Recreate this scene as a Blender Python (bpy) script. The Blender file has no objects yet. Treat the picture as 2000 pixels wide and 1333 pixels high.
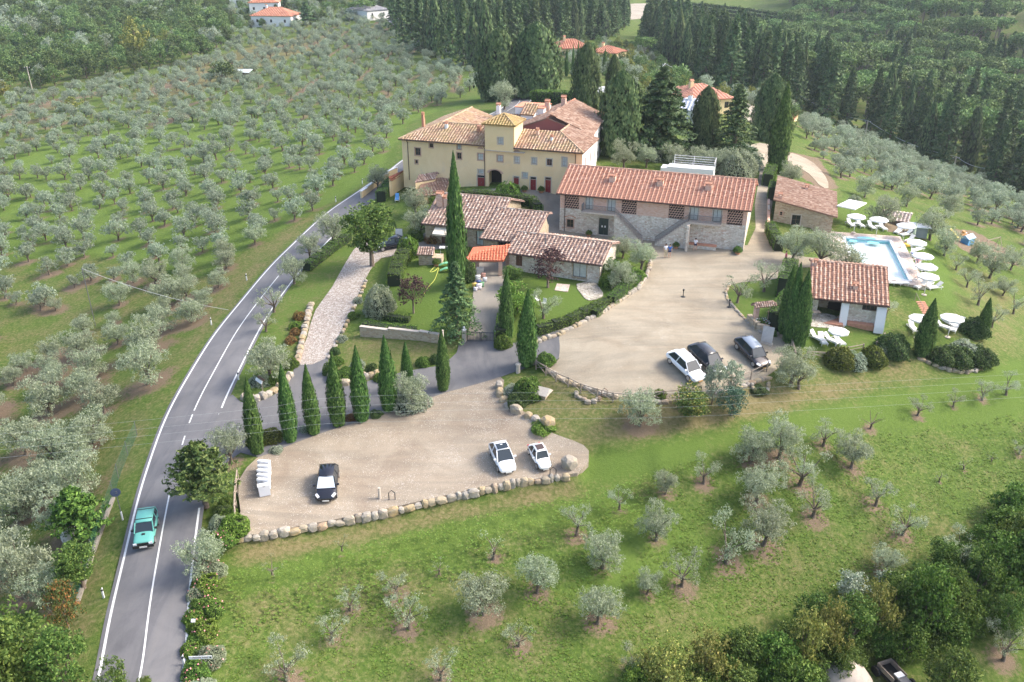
import bpy, bmesh, math, random
import numpy as np
from mathutils import Vector, Matrix, geometry
random.seed(7); RNG = np.random.default_rng(11)
R = math.radians
# ------------------------------------------------------------------ camera, sky, sun, exposure
S = bpy.context.scene
COL = S.collection
CAM_H = 41.0; CAM_PITCH = R(26.0); CAM_F = 1650.0        # eye height, look-down angle, focal length for a 2000 px wide frame
cd = bpy.data.cameras.new('camera'); cd.sensor_width = 36.0; cd.lens = 36.0 * CAM_F / 2000.0
cd.clip_start = 0.5; cd.clip_end = 6000
cam = bpy.data.objects.new('camera', cd); COL.objects.link(cam)
cam.location = (0, 0, CAM_H); cam.rotation_euler = (R(90) - CAM_PITCH, 0, 0)
S.camera = cam
SUN_AZ = math.atan2(0.97, 0.14)      # from +Y towards +X
SUN_EL = R(43)
w = bpy.data.worlds.new('World'); S.world = w; w.use_nodes = True
nt = w.node_tree; bg = nt.nodes['Background']
sky = nt.nodes.new('ShaderNodeTexSky'); sky.sky_type = 'NISHITA'; sky.sun_disc = False
sky.sun_elevation = SUN_EL; sky.sun_rotation = SUN_AZ; sky.air_density = 1.0; sky.dust_density = 4.0; sky.ozone_density = 1.0
nt.links.new(sky.outputs[0], bg.inputs[0]); bg.inputs[1].default_value = 0.15
sl = bpy.data.lights.new('sun', 'SUN'); sl.energy = 1.5; sl.angle = R(15); sl.color = (1.0, 0.94, 0.84)
sun = bpy.data.objects.new('sun', sl); COL.objects.link(sun)
sd = Vector((math.sin(SUN_AZ) * math.cos(SUN_EL), math.cos(SUN_AZ) * math.cos(SUN_EL), math.sin(SUN_EL)))
sun.rotation_euler = sd.to_track_quat('Z', 'Y').to_euler()
S.view_settings.view_transform = 'Standard'; S.view_settings.look = 'None'
S.view_settings.exposure = 1.44; S.view_settings.gamma = 1.0; S.view_settings.use_curve_mapping = False
S.cycles.max_bounces = 5; S.cycles.diffuse_bounces = 3; S.cycles.glossy_bounces = 2; S.cycles.transmission_bounces = 3
S.cycles.transparent_max_bounces = 4; S.cycles.volume_bounces = 0
# ------------------------------------------------------------------ pixel of the photograph -> point of the place
TP = [(200,1333,-1.2),(350,1333,-1.2),(290,1040,-.4),(360,800,.3),(450,650,1.2),(560,520,2.4),(650,420,3.6),(720,370,4.4),
 (470,1000,0),(650,900,.1),(900,800,.8),(970,750,1.4),(1120,880,.5),(1000,890,.3),(480,900,.1),(480,800,.3),(700,750,1),(900,700,2.2),
 (1060,680,3.1),(1200,750,3.4),(1100,680,3.4),(1400,740,3.5),(1470,680,3.6),(1300,600,3.8),(1350,500,4.4),(1500,450,5),(1490,330,6.3),
 (950,372,7.4),(1060,378,7.4),(1060,430,5.5),(1085,454,4.75),(1180,463,4.75),(1270,477,4.75),(1380,486,4.75),(1455,492,4.75),(1180,250,7.6),(850,560,4),(1100,590,4.2),(750,450,4.3),(1100,850,1.2),(1250,800,1.6),(1450,800,1.2),
 (700,1100,-1.5),(1000,1050,-1.2),(1300,950,-.6),(600,1300,-3),(1000,1300,-3.5),(1300,1200,-3.5),(1600,1000,-2),(1900,900,-3),(1700,800,0),
 (1950,750,-.5),(1950,1200,-6),(1600,1300,-7),(1710,500,4.25),(1650,400,4.3),(1640,440,4.25),(1750,452,4.2),(1775,560,4.15),(1800,530,4.0),(1690,555,4.2),(1660,480,4.25),(1580,430,4.9),(1650,570,4.1),(1650,670,3),(1850,640,2.2),
 (1900,560,.5),(1900,480,-1),(1800,400,-1.5),(1990,420,-7),(1700,330,-3),(1990,620,-2),(1560,310,3),(1450,200,5),(1600,260,-3),(1700,290,-8),
 (1860,345,-13),(1990,390,-16),(1010,180,3),(900,110,2),(1100,150,4),(1250,150,2),(1300,80,-3),(1400,130,-7),(1545,206,-8),(1685,259,-14),
 (1860,322,-17),(1996,371,-18),(1500,100,-12),(1700,150,-16),(1900,250,-18),(1990,200,-15),(1600,60,-6),(1900,100,-5),(1990,50,2),(1700,10,5),
 (1400,30,-2),(1300,5,0),(400,600,-.5),(200,600,-3.5),(100,760,-5),(50,900,-5),(100,1000,-4),(30,1200,-4.5),(150,1200,-1.6),(200,1000,-1.3),
 (300,760,-.6),(560,400,2),(100,400,-6),(300,350,-4),(500,300,-1),(700,280,3),(20,250,-8),(300,200,-5),(600,150,-2),(750,150,0),(50,150,-9),
 (250,100,-5),(500,60,0),(100,20,0),(500,10,3),(750,30,3),(1000,30,2),(640,640,2.0),(720,560,3.2),(560,700,.8),(780,690,1.9)]
def _ray(px, py):
    dx = (px - 1000) / CAM_F; dy = -(py - 666.5) / CAM_F
    s, c = math.sin(CAM_PITCH), math.cos(CAM_PITCH)
    return dx, c + dy * s, -s + dy * c
def atz(px, py, z):
    x, y, d = _ray(px, py); t = (z - CAM_H) / d
    return (x * t, y * t)
_P = [(*atz(a, b, z), z) for a, b, z in TP]
_P += [(-900,400,6),(-900,900,25),(0,1000,25),(500,1000,30),(1000,900,35),(1100,400,5),(-400,100,-9),(400,60,-14),(0,2300,60),(-2000,2000,60),(2000,2000,70),
       (-2200,0,0),(2200,0,0),(0,-300,-10),(-60,10,-5),(60,10,-9),(160,60,-10),(0,620,14),(250,620,14),(-300,620,14)]
_P = np.array(_P); _C = 6.0
def _phi(a, b): return np.sqrt(((a[:, None, :] - b[None, :, :]) ** 2).sum(2) + _C * _C)
_A = _phi(_P[:, :2], _P[:, :2]) + np.eye(len(_P)) * -1.2
_n = len(_P)
_M = np.zeros((_n + 1, _n + 1)); _M[:_n, :_n] = _A; _M[:_n, _n] = 1; _M[_n, :_n] = 1
_W = np.linalg.solve(_M, np.append(_P[:, 2], 0))
def TT(xy):
    xy = np.atleast_2d(np.asarray(xy, float)); out = np.empty(len(xy))
    for i in range(0, len(xy), 20000):
        out[i:i+20000] = _phi(xy[i:i+20000], _P[:, :2]) @ _W[:_n] + _W[_n]
    return out
def T(x, y): return float(TT([(x, y)])[0])
_ts = np.geomspace(35, 3000, 420)
def at(px, py, h=0.0):
    x, y, d = _ray(px, py)
    P = np.stack([x * _ts, y * _ts], 1); z = CAM_H + d * _ts
    below = z < TT(P) + h
    i = int(np.argmax(below)) if below.any() else len(_ts) - 1
    a, b = _ts[max(i - 1, 0)], _ts[i]
    for _ in range(12):
        m = (a + b) / 2
        if CAM_H + d * m < T(x * m, y * m) + h: b = m
        else: a = m
    return Vector((x * b, y * b, CAM_H + d * b))
def proj(x, y, z):
    s, c = math.sin(CAM_PITCH), math.cos(CAM_PITCH)
    f = y * c - (z - CAM_H) * s; u = y * s + (z - CAM_H) * c
    return 1000 + CAM_F * x / f, 666.5 - CAM_F * u / f
def h_at(base, top_py):                                   # height of an upright thing from its base and the row of its top
    lo, hi = 0.0, 60.0
    for _ in range(30):
        m = (lo + hi) / 2
        if proj(base[0], base[1], base[2] + m)[1] > top_py: lo = m
        else: hi = m
    return lo
def ppm(p): return CAM_F / (p[1] * math.cos(CAM_PITCH) - (p[2] - CAM_H) * math.sin(CAM_PITCH))   # photograph pixels per metre there
def inpoly(poly, P):
    P = np.atleast_2d(P); x, y = P[:, 0], P[:, 1]; ins = np.zeros(len(P), bool); n = len(poly)
    for i in range(n):
        x1, y1 = poly[i]; x2, y2 = poly[(i + 1) % n]
        c = ((y1 > y) != (y2 > y)) & (x < (x2 - x1) * (y - y1) / ((y2 - y1) or 1e-9) + x1)
        ins ^= c
    return ins
def segdist(P, path):
    P = np.atleast_2d(P)[:, :2]; best = np.full(len(P), 1e9)
    for a, b in zip(path, path[1:]):
        a = np.array(a[:2], float); b = np.array(b[:2], float); d = b - a; L = (d @ d) or 1e-9
        t = np.clip(((P - a) @ d) / L, 0, 1)
        best = np.minimum(best, np.hypot(*(P - a - t[:, None] * d).T))
    return best
def smooth(pts, k=4, closed=False):
    pts = [Vector(p) for p in pts]; n = len(pts); out = []
    rng = range(n) if closed else range(n - 1)
    for i in rng:
        g = (lambda j: pts[j % n]) if closed else (lambda j: pts[min(max(j, 0), n - 1)])
        a, b, c, d = g(i - 1), g(i), g(i + 1), g(i + 2)
        for s in range(k):
            t = s / k
            out.append(0.5 * ((2 * b) + (c - a) * t + (2 * a - 5 * b + 4 * c - d) * t * t + (3 * b - a - 3 * c + d) * t ** 3))
    if not closed: out.append(pts[-1])
    return out
# ------------------------------------------------------------------ mesh helpers
class MB:
    def __init__(s): s.v = []; s.f = []; s.m = []
    def add(s, vs, fs, mi=0):
        k = len(s.v); s.v += [tuple(p) for p in vs]; s.f += [tuple(k + i for i in f) for f in fs]; s.m += [mi] * len(fs); return s
    def box(s, x0, y0, z0, x1, y1, z1, mi=0):
        return s.add([(x0,y0,z0),(x1,y0,z0),(x1,y1,z0),(x0,y1,z0),(x0,y0,z1),(x1,y0,z1),(x1,y1,z1),(x0,y1,z1)],
                     [(0,3,2,1),(4,5,6,7),(0,1,5,4),(1,2,6,5),(2,3,7,6),(3,0,4,7)], mi)
    def cbox(s, c, d, rz=0, mi=0, rx=0):
        M = Matrix.Rotation(rz, 3, 'Z') @ Matrix.Rotation(rx, 3, 'X'); c = Vector(c); vs = []
        for z in (-.5, .5):
            for x, y in ((-.5,-.5),(.5,-.5),(.5,.5),(-.5,.5)): vs.append(c + M @ Vector((x*d[0], y*d[1], z*d[2])))
        return s.add(vs, [(0,3,2,1),(4,5,6,7),(0,1,5,4),(1,2,6,5),(2,3,7,6),(3,0,4,7)], mi)
    def tube(s, pts, rad, n=6, mi=0, cap=True):
        pts = [Vector(p) for p in pts]; rad = rad if isinstance(rad, (list, tuple)) else [rad] * len(pts); k = len(pts); vs = []
        for i, p in enumerate(pts):
            d = (pts[min(i + 1, k - 1)] - pts[max(i - 1, 0)]).normalized()
            u = d.cross(Vector((0, 0, 1)) if abs(d.z) < .9 else Vector((1, 0, 0))).normalized(); v = d.cross(u)
            vs += [p + (u * math.cos(2*math.pi*j/n) + v * math.sin(2*math.pi*j/n)) * rad[i] for j in range(n)]
        fs = [(i*n+j, i*n+(j+1)%n, (i+1)*n+(j+1)%n, (i+1)*n+j) for i in range(k-1) for j in range(n)]
        if cap: fs += [tuple(range(n)), tuple(range(k*n-1, (k-1)*n-1, -1))]
        return s.add(vs, fs, mi)
    def lathe(s, prof, n=12, mi=0, c=(0,0,0)):
        vs = [(c[0]+r*math.cos(2*math.pi*j/n), c[1]+r*math.sin(2*math.pi*j/n), c[2]+z) for r, z in prof for j in range(n)]
        return s.add(vs, [(i*n+j, i*n+(j+1)%n, (i+1)*n+(j+1)%n, (i+1)*n+j) for i in range(len(prof)-1) for j in range(n)], mi)
    def prism(s, poly, axis, a, b, mi=0):                 # poly in the two other axes, extruded along axis from a to b
        n = len(poly)
        def P(q, t): return (t, q[0], q[1]) if axis == 'x' else ((q[0], t, q[1]) if axis == 'y' else (q[0], q[1], t))
        vs = [P(q, a) for q in poly] + [P(q, b) for q in poly]
        return s.add(vs, [tuple(range(n-1, -1, -1)), tuple(range(n, 2*n))] + [(i, (i+1)%n, n+(i+1)%n, n+i) for i in range(n)], mi)
    def mesh(s, name, mats, sm=False):
        me = bpy.data.meshes.new(name); me.from_pydata(s.v, [], s.f)
        for m in (mats if isinstance(mats, (list, tuple)) else [mats]): me.materials.append(m)
        if len(me.materials) > 1: me.polygons.foreach_set('material_index', s.m)
        if sm: me.polygons.foreach_set('use_smooth', [True] * len(me.polygons))
        me.update(); return me
    def build(s, name, mats, parent=None, loc=(0,0,0), sm=False, rz=0):
        return put(name, s.mesh(name, mats, sm), parent, loc, rz)
def put(name, me, parent=None, loc=(0,0,0), rz=0, sc=None):
    o = bpy.data.objects.new(name, me); COL.objects.link(o); o.location = loc; o.rotation_euler = (0, 0, rz)
    if sc is not None: o.scale = sc
    if parent is not None: o.parent = parent
    return o
def tag(o, label, cat, group=None, kind=None):
    o['label'] = label; o['category'] = cat
    if group: o['group'] = group
    if kind: o['kind'] = kind
    return o
def structure(o, kind='structure'): o['kind'] = kind; return o
def thing(name, label, cat, loc, rz=0, group=None):
    o = bpy.data.objects.new(name, None); COL.objects.link(o); o.location = loc; o.rotation_euler = (0, 0, rz); o.empty_display_size = .3
    return tag(o, label, cat, group)
def copy_thing(root, loc, rz, label, group=None, sc=None):
    kids = {}
    for c in root.children: kids.setdefault(root, []).append(c)
    r = root.copy(); COL.objects.link(r); r.location = loc; r.rotation_euler = (0, 0, rz); r['label'] = label
    if group: r['group'] = group
    if sc is not None: r.scale = sc
    for ch in list(root.children):
        c = ch.copy(); COL.objects.link(c); c.parent = r
        for g in list(ch.children):
            d = g.copy(); COL.objects.link(d); d.parent = c
    return r
def qmesh(name, V, mats, mi=None, k=4):                    # V: (n*k,3) corners of n separate k-gons
    n = len(V) // k; me = bpy.data.meshes.new(name)
    me.vertices.add(n * k); me.vertices.foreach_set('co', np.asarray(V, np.float32).ravel())
    me.loops.add(n * k); me.loops.foreach_set('vertex_index', np.arange(n * k, dtype=np.int32))
    me.polygons.add(n); me.polygons.foreach_set('loop_start', np.arange(0, n * k, k, dtype=np.int32))
    for m in (mats if isinstance(mats, (list, tuple)) else [mats]): me.materials.append(m)
    if mi is not None: me.polygons.foreach_set('material_index', np.asarray(mi, np.int32))
    me.update(calc_edges=True); return me
# ------------------------------------------------------------------ materials
def newmat(name):
    m = bpy.data.materials.new(name); m.use_nodes = True; t = m.node_tree
    return m, t, t.nodes['Principled BSDF']
def ramp(t, fac, stops):
    r = t.nodes.new('ShaderNodeValToRGB'); e = r.color_ramp.elements
    while len(e) < len(stops): e.new(0.5)
    for q, (p, c) in zip(e, stops): q.position = p; q.color = (*c, 1)
    t.links.new(fac, r.inputs[0]); return r.outputs[0]
def noise(t, scale, detail=3, rough=.55, vec=None, dist=0):
    n = t.nodes.new('ShaderNodeTexNoise'); n.inputs['Scale'].default_value = scale; n.inputs['Detail'].default_value = detail
    n.inputs['Roughness'].default_value = rough; n.inputs['Distortion'].default_value = dist
    if vec is not None: t.links.new(vec, n.inputs['Vector'])
    return n.outputs['Fac']
def objco(t, scale=None):
    c = t.nodes.new('ShaderNodeTexCoord')
    if scale is None: return c.outputs['Object']
    m = t.nodes.new('ShaderNodeMapping'); m.inputs['Scale'].default_value = scale; t.links.new(c.outputs['Object'], m.inputs[0]); return m.outputs[0]
def mixc(t, f, a, b, mode='MIX'):
    m = t.nodes.new('ShaderNodeMix'); m.data_type = 'RGBA'; m.blend_type = mode
    for s, v in ((0, f), (6, a), (7, b)):
        if isinstance(v, (float, int)): m.inputs[s].default_value = v
        elif isinstance(v, tuple): m.inputs[s].default_value = (*v, 1)
        else: t.links.new(v, m.inputs[s])
    return m.outputs[2]
def math_(t, op, a, b=None):
    m = t.nodes.new('ShaderNodeMath'); m.operation = op
    for i, v in enumerate((a, b)):
        if v is None: continue
        if isinstance(v, (float, int)): m.inputs[i].default_value = v
        else: t.links.new(v, m.inputs[i])
    return m.outputs[0]
def bump(t, b, h, strength=.4, dist=.05):
    n = t.nodes.new('ShaderNodeBump'); n.inputs['Strength'].default_value = strength; n.inputs['Distance'].default_value = dist
    t.links.new(h, n.inputs['Height']); t.links.new(n.outputs[0], b.inputs['Normal'])
def island(t): return t.nodes.new('ShaderNodeNewGeometry').outputs['Random Per Island']
def plain(name, c, rough=.6, metal=0, c2=None, ns=4.0, bp=0, spec=.5, coat=0):
    m, t, b = newmat(name); b.inputs['Roughness'].default_value = rough; b.inputs['Metallic'].default_value = metal
    b.inputs['Specular IOR Level'].default_value = spec
    if coat: b.inputs['Coat Weight'].default_value = coat; b.inputs['Coat Roughness'].default_value = .05
    if c2: t.links.new(ramp(t, noise(t, ns, 4, .6, objco(t)), [(.3, c), (.7, c2)]), b.inputs['Base Color'])
    else: b.inputs['Base Color'].default_value = (*c, 1)
    if bp: bump(t, b, noise(t, ns * 4, 3, .6, objco(t)), bp)
    return m
def leafmat(name, stops, trans=.25, objvar=.25, rough=.65):
    m, t, b = newmat(name); c = ramp(t, island(t), stops)
    oi = t.nodes.new('ShaderNodeObjectInfo').outputs['Random']
    hs = t.nodes.new('ShaderNodeHueSaturation'); t.links.new(c, hs.inputs['Color'])
    t.links.new(math_(t, 'ADD', math_(t, 'MULTIPLY', oi, objvar * 1.6), 1 - objvar * .8), hs.inputs['Value'])
    t.links.new(math_(t, 'ADD', math_(t, 'MULTIPLY', oi, .03), .485), hs.inputs['Hue'])
    t.links.new(hs.outputs[0], b.inputs['Base Color']); b.inputs['Roughness'].default_value = rough
    b.inputs['Specular IOR Level'].default_value = .25
    tr = t.nodes.new('ShaderNodeBsdfTranslucent'); t.links.new(hs.outputs[0], tr.inputs[0])
    mx = t.nodes.new('ShaderNodeMixShader'); mx.inputs[0].default_value = trans
    t.links.new(b.outputs[0], mx.inputs[1]); t.links.new(tr.outputs[0], mx.inputs[2])
    t.links.new(mx.outputs[0], t.nodes['Material Output'].inputs[0]); return m
L_OLIVE = leafmat('olive_leaf', [(0,(.21,.25,.15)),(.35,(.30,.35,.22)),(.7,(.38,.43,.29)),(1,(.50,.55,.41))], .42, .15)
L_OLIVE2 = leafmat('olive_leaf_far', [(0,(.20,.25,.17)),(.4,(.29,.35,.245)),(.75,(.38,.44,.33)),(1,(.48,.54,.42))], .42, .2)
L_CYP = leafmat('cypress_leaf', [(0,(.03,.07,.017)),(.5,(.065,.14,.03)),(1,(.15,.24,.06))], .12, .12)
L_CYPD = leafmat('dark_cypress_leaf', [(0,(.038,.07,.026)),(.5,(.085,.135,.05)),(1,(.16,.21,.08))], .12, .2)
L_FIR = leafmat('conifer_leaf', [(0,(.038,.08,.03)),(.5,(.085,.15,.056)),(1,(.17,.24,.085))], .12, .2)
L_PINE = leafmat('pine_leaf', [(0,(.06,.115,.035)),(.5,(.13,.22,.065)),(1,(.26,.37,.11))], .15, .3)
L_GREEN = leafmat('broad_leaf', [(0,(.05,.10,.02)),(.5,(.10,.17,.036)),(1,(.20,.27,.06))], .3, .15)
L_LIGHT = leafmat('light_leaf', [(0,(.08,.15,.02)),(.5,(.14,.24,.04)),(1,(.26,.36,.07))], .3, .1)
L_HEDGE = leafmat('hedge_leaf', [(0,(.045,.10,.018)),(.5,(.105,.19,.032)),(1,(.20,.30,.06))], .25, .1)
L_YEL = leafmat('yellowing_leaf', [(0,(.10,.13,.03)),(.5,(.22,.25,.06)),(1,(.42,.39,.12))], .3, .2)
L_PLUM = leafmat('purple_leaf', [(0,(.035,.02,.025)),(.5,(.09,.045,.05)),(1,(.17,.09,.08))], .2, .05)
L_SILVER = leafmat('silver_leaf', [(0,(.16,.22,.15)),(.5,(.30,.36,.25)),(1,(.48,.52,.42))], .2, .1)
L_RUST = leafmat('rusty_leaf', [(0,(.16,.07,.03)),(.5,(.26,.13,.05)),(1,(.28,.24,.07))], .2, .1)
L_WOOD = leafmat('woodland_leaf', [(0,(.05,.095,.03)),(.5,(.105,.17,.055)),(1,(.21,.28,.09))], .25, .55)
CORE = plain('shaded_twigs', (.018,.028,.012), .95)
BARK = plain('bark', (.10,.075,.055), .95, 0, (.19,.15,.115), 6, .5)
BARK_G = plain('grey_bark', (.16,.14,.12), .95, 0, (.27,.25,.22), 6, .5)
PETAL_P = plain('pink_petals', (.80,.30,.33), .7); PETAL_R = plain('red_petals', (.55,.03,.03), .7); PETAL_W = plain('white_petals', (.8,.78,.8), .7)
# ------------------------------------------------------------------ foliage builders
def leaf_quads(P, size, aspect=.5, up=0.0, N=None, mixn=.6):
    n = len(P); s = np.broadcast_to(np.asarray(size, float), (n,))[:, None]
    A = RNG.normal(size=(n, 3))
    if up: A[:, 2] = np.abs(A[:, 2]) * up + up; A[:, :2] *= .35 if up > 1 else 1
    A /= np.linalg.norm(A, axis=1)[:, None]
    Q = RNG.normal(size=(n, 3))
    if N is not None: Q = N * mixn + Q * (1 - mixn)
    B = np.cross(A, Q); B /= np.linalg.norm(B, axis=1)[:, None] + 1e-9
    a = A * s * .5; b = B * s * .5 * aspect
    V = np.stack([P - a, P - a * .1 + b, P + a, P - a * .1 - b], 1).reshape(-1, 3)
    return V
def sph(n):
    d = RNG.normal(size=(n, 3)); return d / np.linalg.norm(d, axis=1)[:, None]
def clumpy(blobs, nclump, nleaf, crad, shell=.75, low=-1.0):
    """leaf positions in clumps near the surface of ellipsoid blobs; blobs: (x,y,z,rx,ry,rz)"""
    C = []; O = []
    B = np.array(blobs, float); wgt = B[:, 3] * B[:, 4]; wgt /= wgt.sum(); idx = RNG.choice(len(B), nclump, p=wgt)
    d = sph(nclump); d[:, 2] = np.where(d[:, 2] < low, -d[:, 2], d[:, 2])
    r = shell + (1 - shell) * RNG.random(nclump) ** .6
    C = B[idx, :3] + d * r[:, None] * B[idx, 3:6]
    cr = crad * (0.6 + .8 * RNG.random(nclump))
    P = np.repeat(C, nleaf, 0) + sph(nclump * nleaf) * (RNG.random(nclump * nleaf) ** .45 * np.repeat(cr, nleaf))[:, None] * np.array([1, 1, .75])
    N = np.repeat(d, nleaf, 0)
    return P, N
def limbs(mb, base, tips, r0, mi=0, n=5):
    for t in tips:
        t = Vector(t); b = Vector(base); m = b.lerp(t, .5) + Vector((random.uniform(-.15, .15), random.uniform(-.15, .15), random.uniform(-.1, .2)))
        mb.tube([b, m, t], [r0, r0 * .65, r0 * .25], n, mi)
def olive_meshes(seed, nblob=9, nclump=230, nleaf=14, R0=1.9, leaf=.17, gap=1.0, mat=None, nm='olive'):
    global RNG; RNG = np.random.default_rng(seed); random.seed(seed)
    blobs = []; tips = []
    for i in range(nblob):
        a = 2 * math.pi * i / nblob + random.uniform(-.4, .4); rr = R0 * random.uniform(.35, .85) * gap
        z = random.uniform(1.25, 2.7) if i % 3 else random.uniform(2.5, 3.3)
        r = random.uniform(.6, 1.1) * (1.0 if gap <= 1 else .7)
        blobs.append((rr * math.cos(a), rr * math.sin(a), z, r, r, r * .8)); tips.append((rr * math.cos(a) * .9, rr * math.sin(a) * .9, z - .1))
    if gap <= 1: blobs.append((0, 0, 2.4, 1.3, 1.3, 1.0))
    P, N = clumpy(blobs, nclump, nleaf, .30, .45)
    crown = qmesh('olive_crown', leaf_quads(P, leaf * (.7 + .6 * RNG.random(len(P))), .38, .6, N), mat or L_OLIVE)
    mb = MB(); tw = random.uniform(-.2, .2)
    mb.tube([(0, 0, -.3), (tw * .3, 0, .35), (tw, .05, .9)], [.24, .17, .14], 7)
    limbs(mb, (tw, .05, .85), tips, .085)
    return crown, mb.mesh('olive_trunk', BARK, True)
def cypress_meshes(seed, n=5200, H0=10.0, Rm=.9, mat=None, prof=None, rough=.16, leaf=.34):
    global RNG; RNG = np.random.default_rng(seed)
    f = prof or (lambda t: np.where(t < .28, .62 + .38 * (t / .28) ** .7, np.clip(1 - (np.maximum(t - .28, 0) / .72) ** 1.7, 0, 1)) )
    t = 1 - (1 - RNG.random(n)) ** .72; a = RNG.random(n) * 2 * math.pi
    ph = RNG.random(6) * 6.28
    rid = 1 + rough * (np.sin(5 * a + ph[0] + 3 * t) * .5 + np.sin(9 * a + ph[1] + 14 * t) * .5) + RNG.normal(size=n) * .10
    r = Rm * f(t) * rid * (1 + (RNG.random(n) < .07) * RNG.random(n) * .3) + .03
    lean = (np.sin(t * 4 + ph[2]) * .05, np.cos(t * 3 + ph[3]) * .05)
    P = np.stack([r * np.cos(a) + lean[0], r * np.sin(a) + lean[1], .25 + t * (H0 - .25)], 1)
    N = np.stack([np.cos(a), np.sin(a), np.zeros(n) + .2], 1)
    V = leaf_quads(P, leaf * (.6 + .8 * RNG.random(n)), .42, 1.6, N, .8)
    nb = 12; zs = np.linspace(0, 1, 15)
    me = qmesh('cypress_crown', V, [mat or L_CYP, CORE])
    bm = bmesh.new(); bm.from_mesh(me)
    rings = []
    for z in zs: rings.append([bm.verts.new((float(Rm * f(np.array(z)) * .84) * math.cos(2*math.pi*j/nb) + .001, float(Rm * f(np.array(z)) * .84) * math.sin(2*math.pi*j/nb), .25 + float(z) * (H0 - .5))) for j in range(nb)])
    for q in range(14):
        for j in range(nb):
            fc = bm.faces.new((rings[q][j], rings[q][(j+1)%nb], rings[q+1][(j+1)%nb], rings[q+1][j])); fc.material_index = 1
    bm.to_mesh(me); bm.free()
    mb = MB(); mb.tube([(0,0,-.3),(0,0,1.2)], [.16,.12], 7)
    return me, mb.mesh('cypress_trunk', BARK, True)
def tier_meshes(seed, H0=12.0, R0=3.0, nbr=110, per=42, droop=.25, leaf=.34, mat=None, start=.06, power=1.0, gaps=0, up=.1):
    """conifer with whorled boughs; every bough is a spray of short needle blades"""
    global RNG; RNG = np.random.default_rng(seed); Ps = []; mb = MB()
    mb.tube([(0,0,-.4),(0,0,H0*.5),(0,0,H0*.97)], [.30,.18,.03], 7)
    for i in range(nbr):
        t = start + (1 - start) * (i / nbr) ** .85
        if gaps: t = round(t * gaps) / gaps + RNG.normal() * .008
        t = min(t, .985); L = R0 * (1 - t) ** power * (.75 + .45 * RNG.random()) + .15
        a = i * 2.399 + RNG.normal() * .3; z = t * H0
        u = RNG.random(per) ** .7; wdt = L * .28 * (1 - u * .6)
        off = RNG.normal(size=per) * wdt * .55
        x = u * L; zz = z + up * x - droop * x * x / max(L, .5) + RNG.normal(size=per) * .07 - np.abs(off) * .15
        Ps.append(np.stack([x * math.cos(a) - off * math.sin(a), x * math.sin(a) + off * math.cos(a), zz], 1))
        if i % 3 == 0: mb.tube([(0,0,z),(L*.8*math.cos(a), L*.8*math.sin(a), z + up*L*.8 - droop*L*.64)], [.05,.015], 4)
    P = np.concatenate(Ps); N = P * np.array([1, 1, 0]); N /= np.linalg.norm(N, axis=1)[:, None] + .01; N[:, 2] += .8
    return qmesh('conifer_crown', leaf_quads(P, leaf * (.6 + .8 * RNG.random(len(P))), .45, 0, N, .7), mat or L_FIR), mb.mesh('conifer_trunk', BARK, True)
def round_meshes(seed, H0=8.0, R0=2.6, zc=.6, nblob=12, nclump=300, nleaf=14, leaf=.26, mat=None, trunk=.2, flat=1.0, crad=.42, th=None, shell=.6):
    global RNG; RNG = np.random.default_rng(seed); random.seed(seed)
    blobs = [(0, 0, H0 * zc, R0 * .75, R0 * .75, H0 * (1 - zc) * .85 * flat)]; tips = []
    for i in range(nblob):
        d = sph(1)[0]; c = (d[0] * R0 * .6, d[1] * R0 * .6, H0 * zc + d[2] * H0 * (1 - zc) * .6 * flat); r = R0 * random.uniform(.32, .5)
        blobs.append((*c, r, r, r * .8)); tips.append(c)
    P, N = clumpy(blobs, nclump, nleaf, crad, shell)
    crown = qmesh('crown', leaf_quads(P, leaf * (.7 + .6 * RNG.random(len(P))), .6, 0, N, .5), mat or L_GREEN)
    mb = MB(); top = H0 * zc * .55 if th is None else th
    mb.tube([(0,0,-.4),(0,0,top*.6),(0,0,top)], [trunk*1.3, trunk, trunk*.8], 7); limbs(mb, (0,0,top*.95), tips, trunk*.45)
    return crown, mb.mesh('trunk', BARK, True)
def dome_meshes(seed, H0=11.0, R0=3.6, nclump=120, nleaf=9, leaf=.6, mat=None):
    global RNG; RNG = np.random.default_rng(seed); random.seed(seed)
    blobs = [(0, 0, H0 * .74, R0, R0, H0 * .24)]
    for i in range(7):
        a = i * .9 + random.random(); r = R0 * random.uniform(.3, .45); blobs.append((R0*.65*math.cos(a), R0*.65*math.sin(a), H0*random.uniform(.76,.88), r, r, r*.7))
    P, N = clumpy(blobs, nclump, nleaf, .62, .88, -.25)
    mb = MB(); mb.tube([(0,0,-1),(.1,0,H0*.4),(0,0,H0*.7)], [.3,.22,.16], 6)
    limbs(mb, (0,0,H0*.5), [(R0*.5*math.cos(q), R0*.5*math.sin(q), H0*.74) for q in (0,1.6,3.1,4.7)], .12, 0, 4)
    return qmesh('pine_crown', leaf_quads(P, leaf * (.7 + .6 * RNG.random(len(P))), .6, 0, N, .6), mat or L_PINE), mb.mesh('pine_trunk', BARK_G, True)
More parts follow.
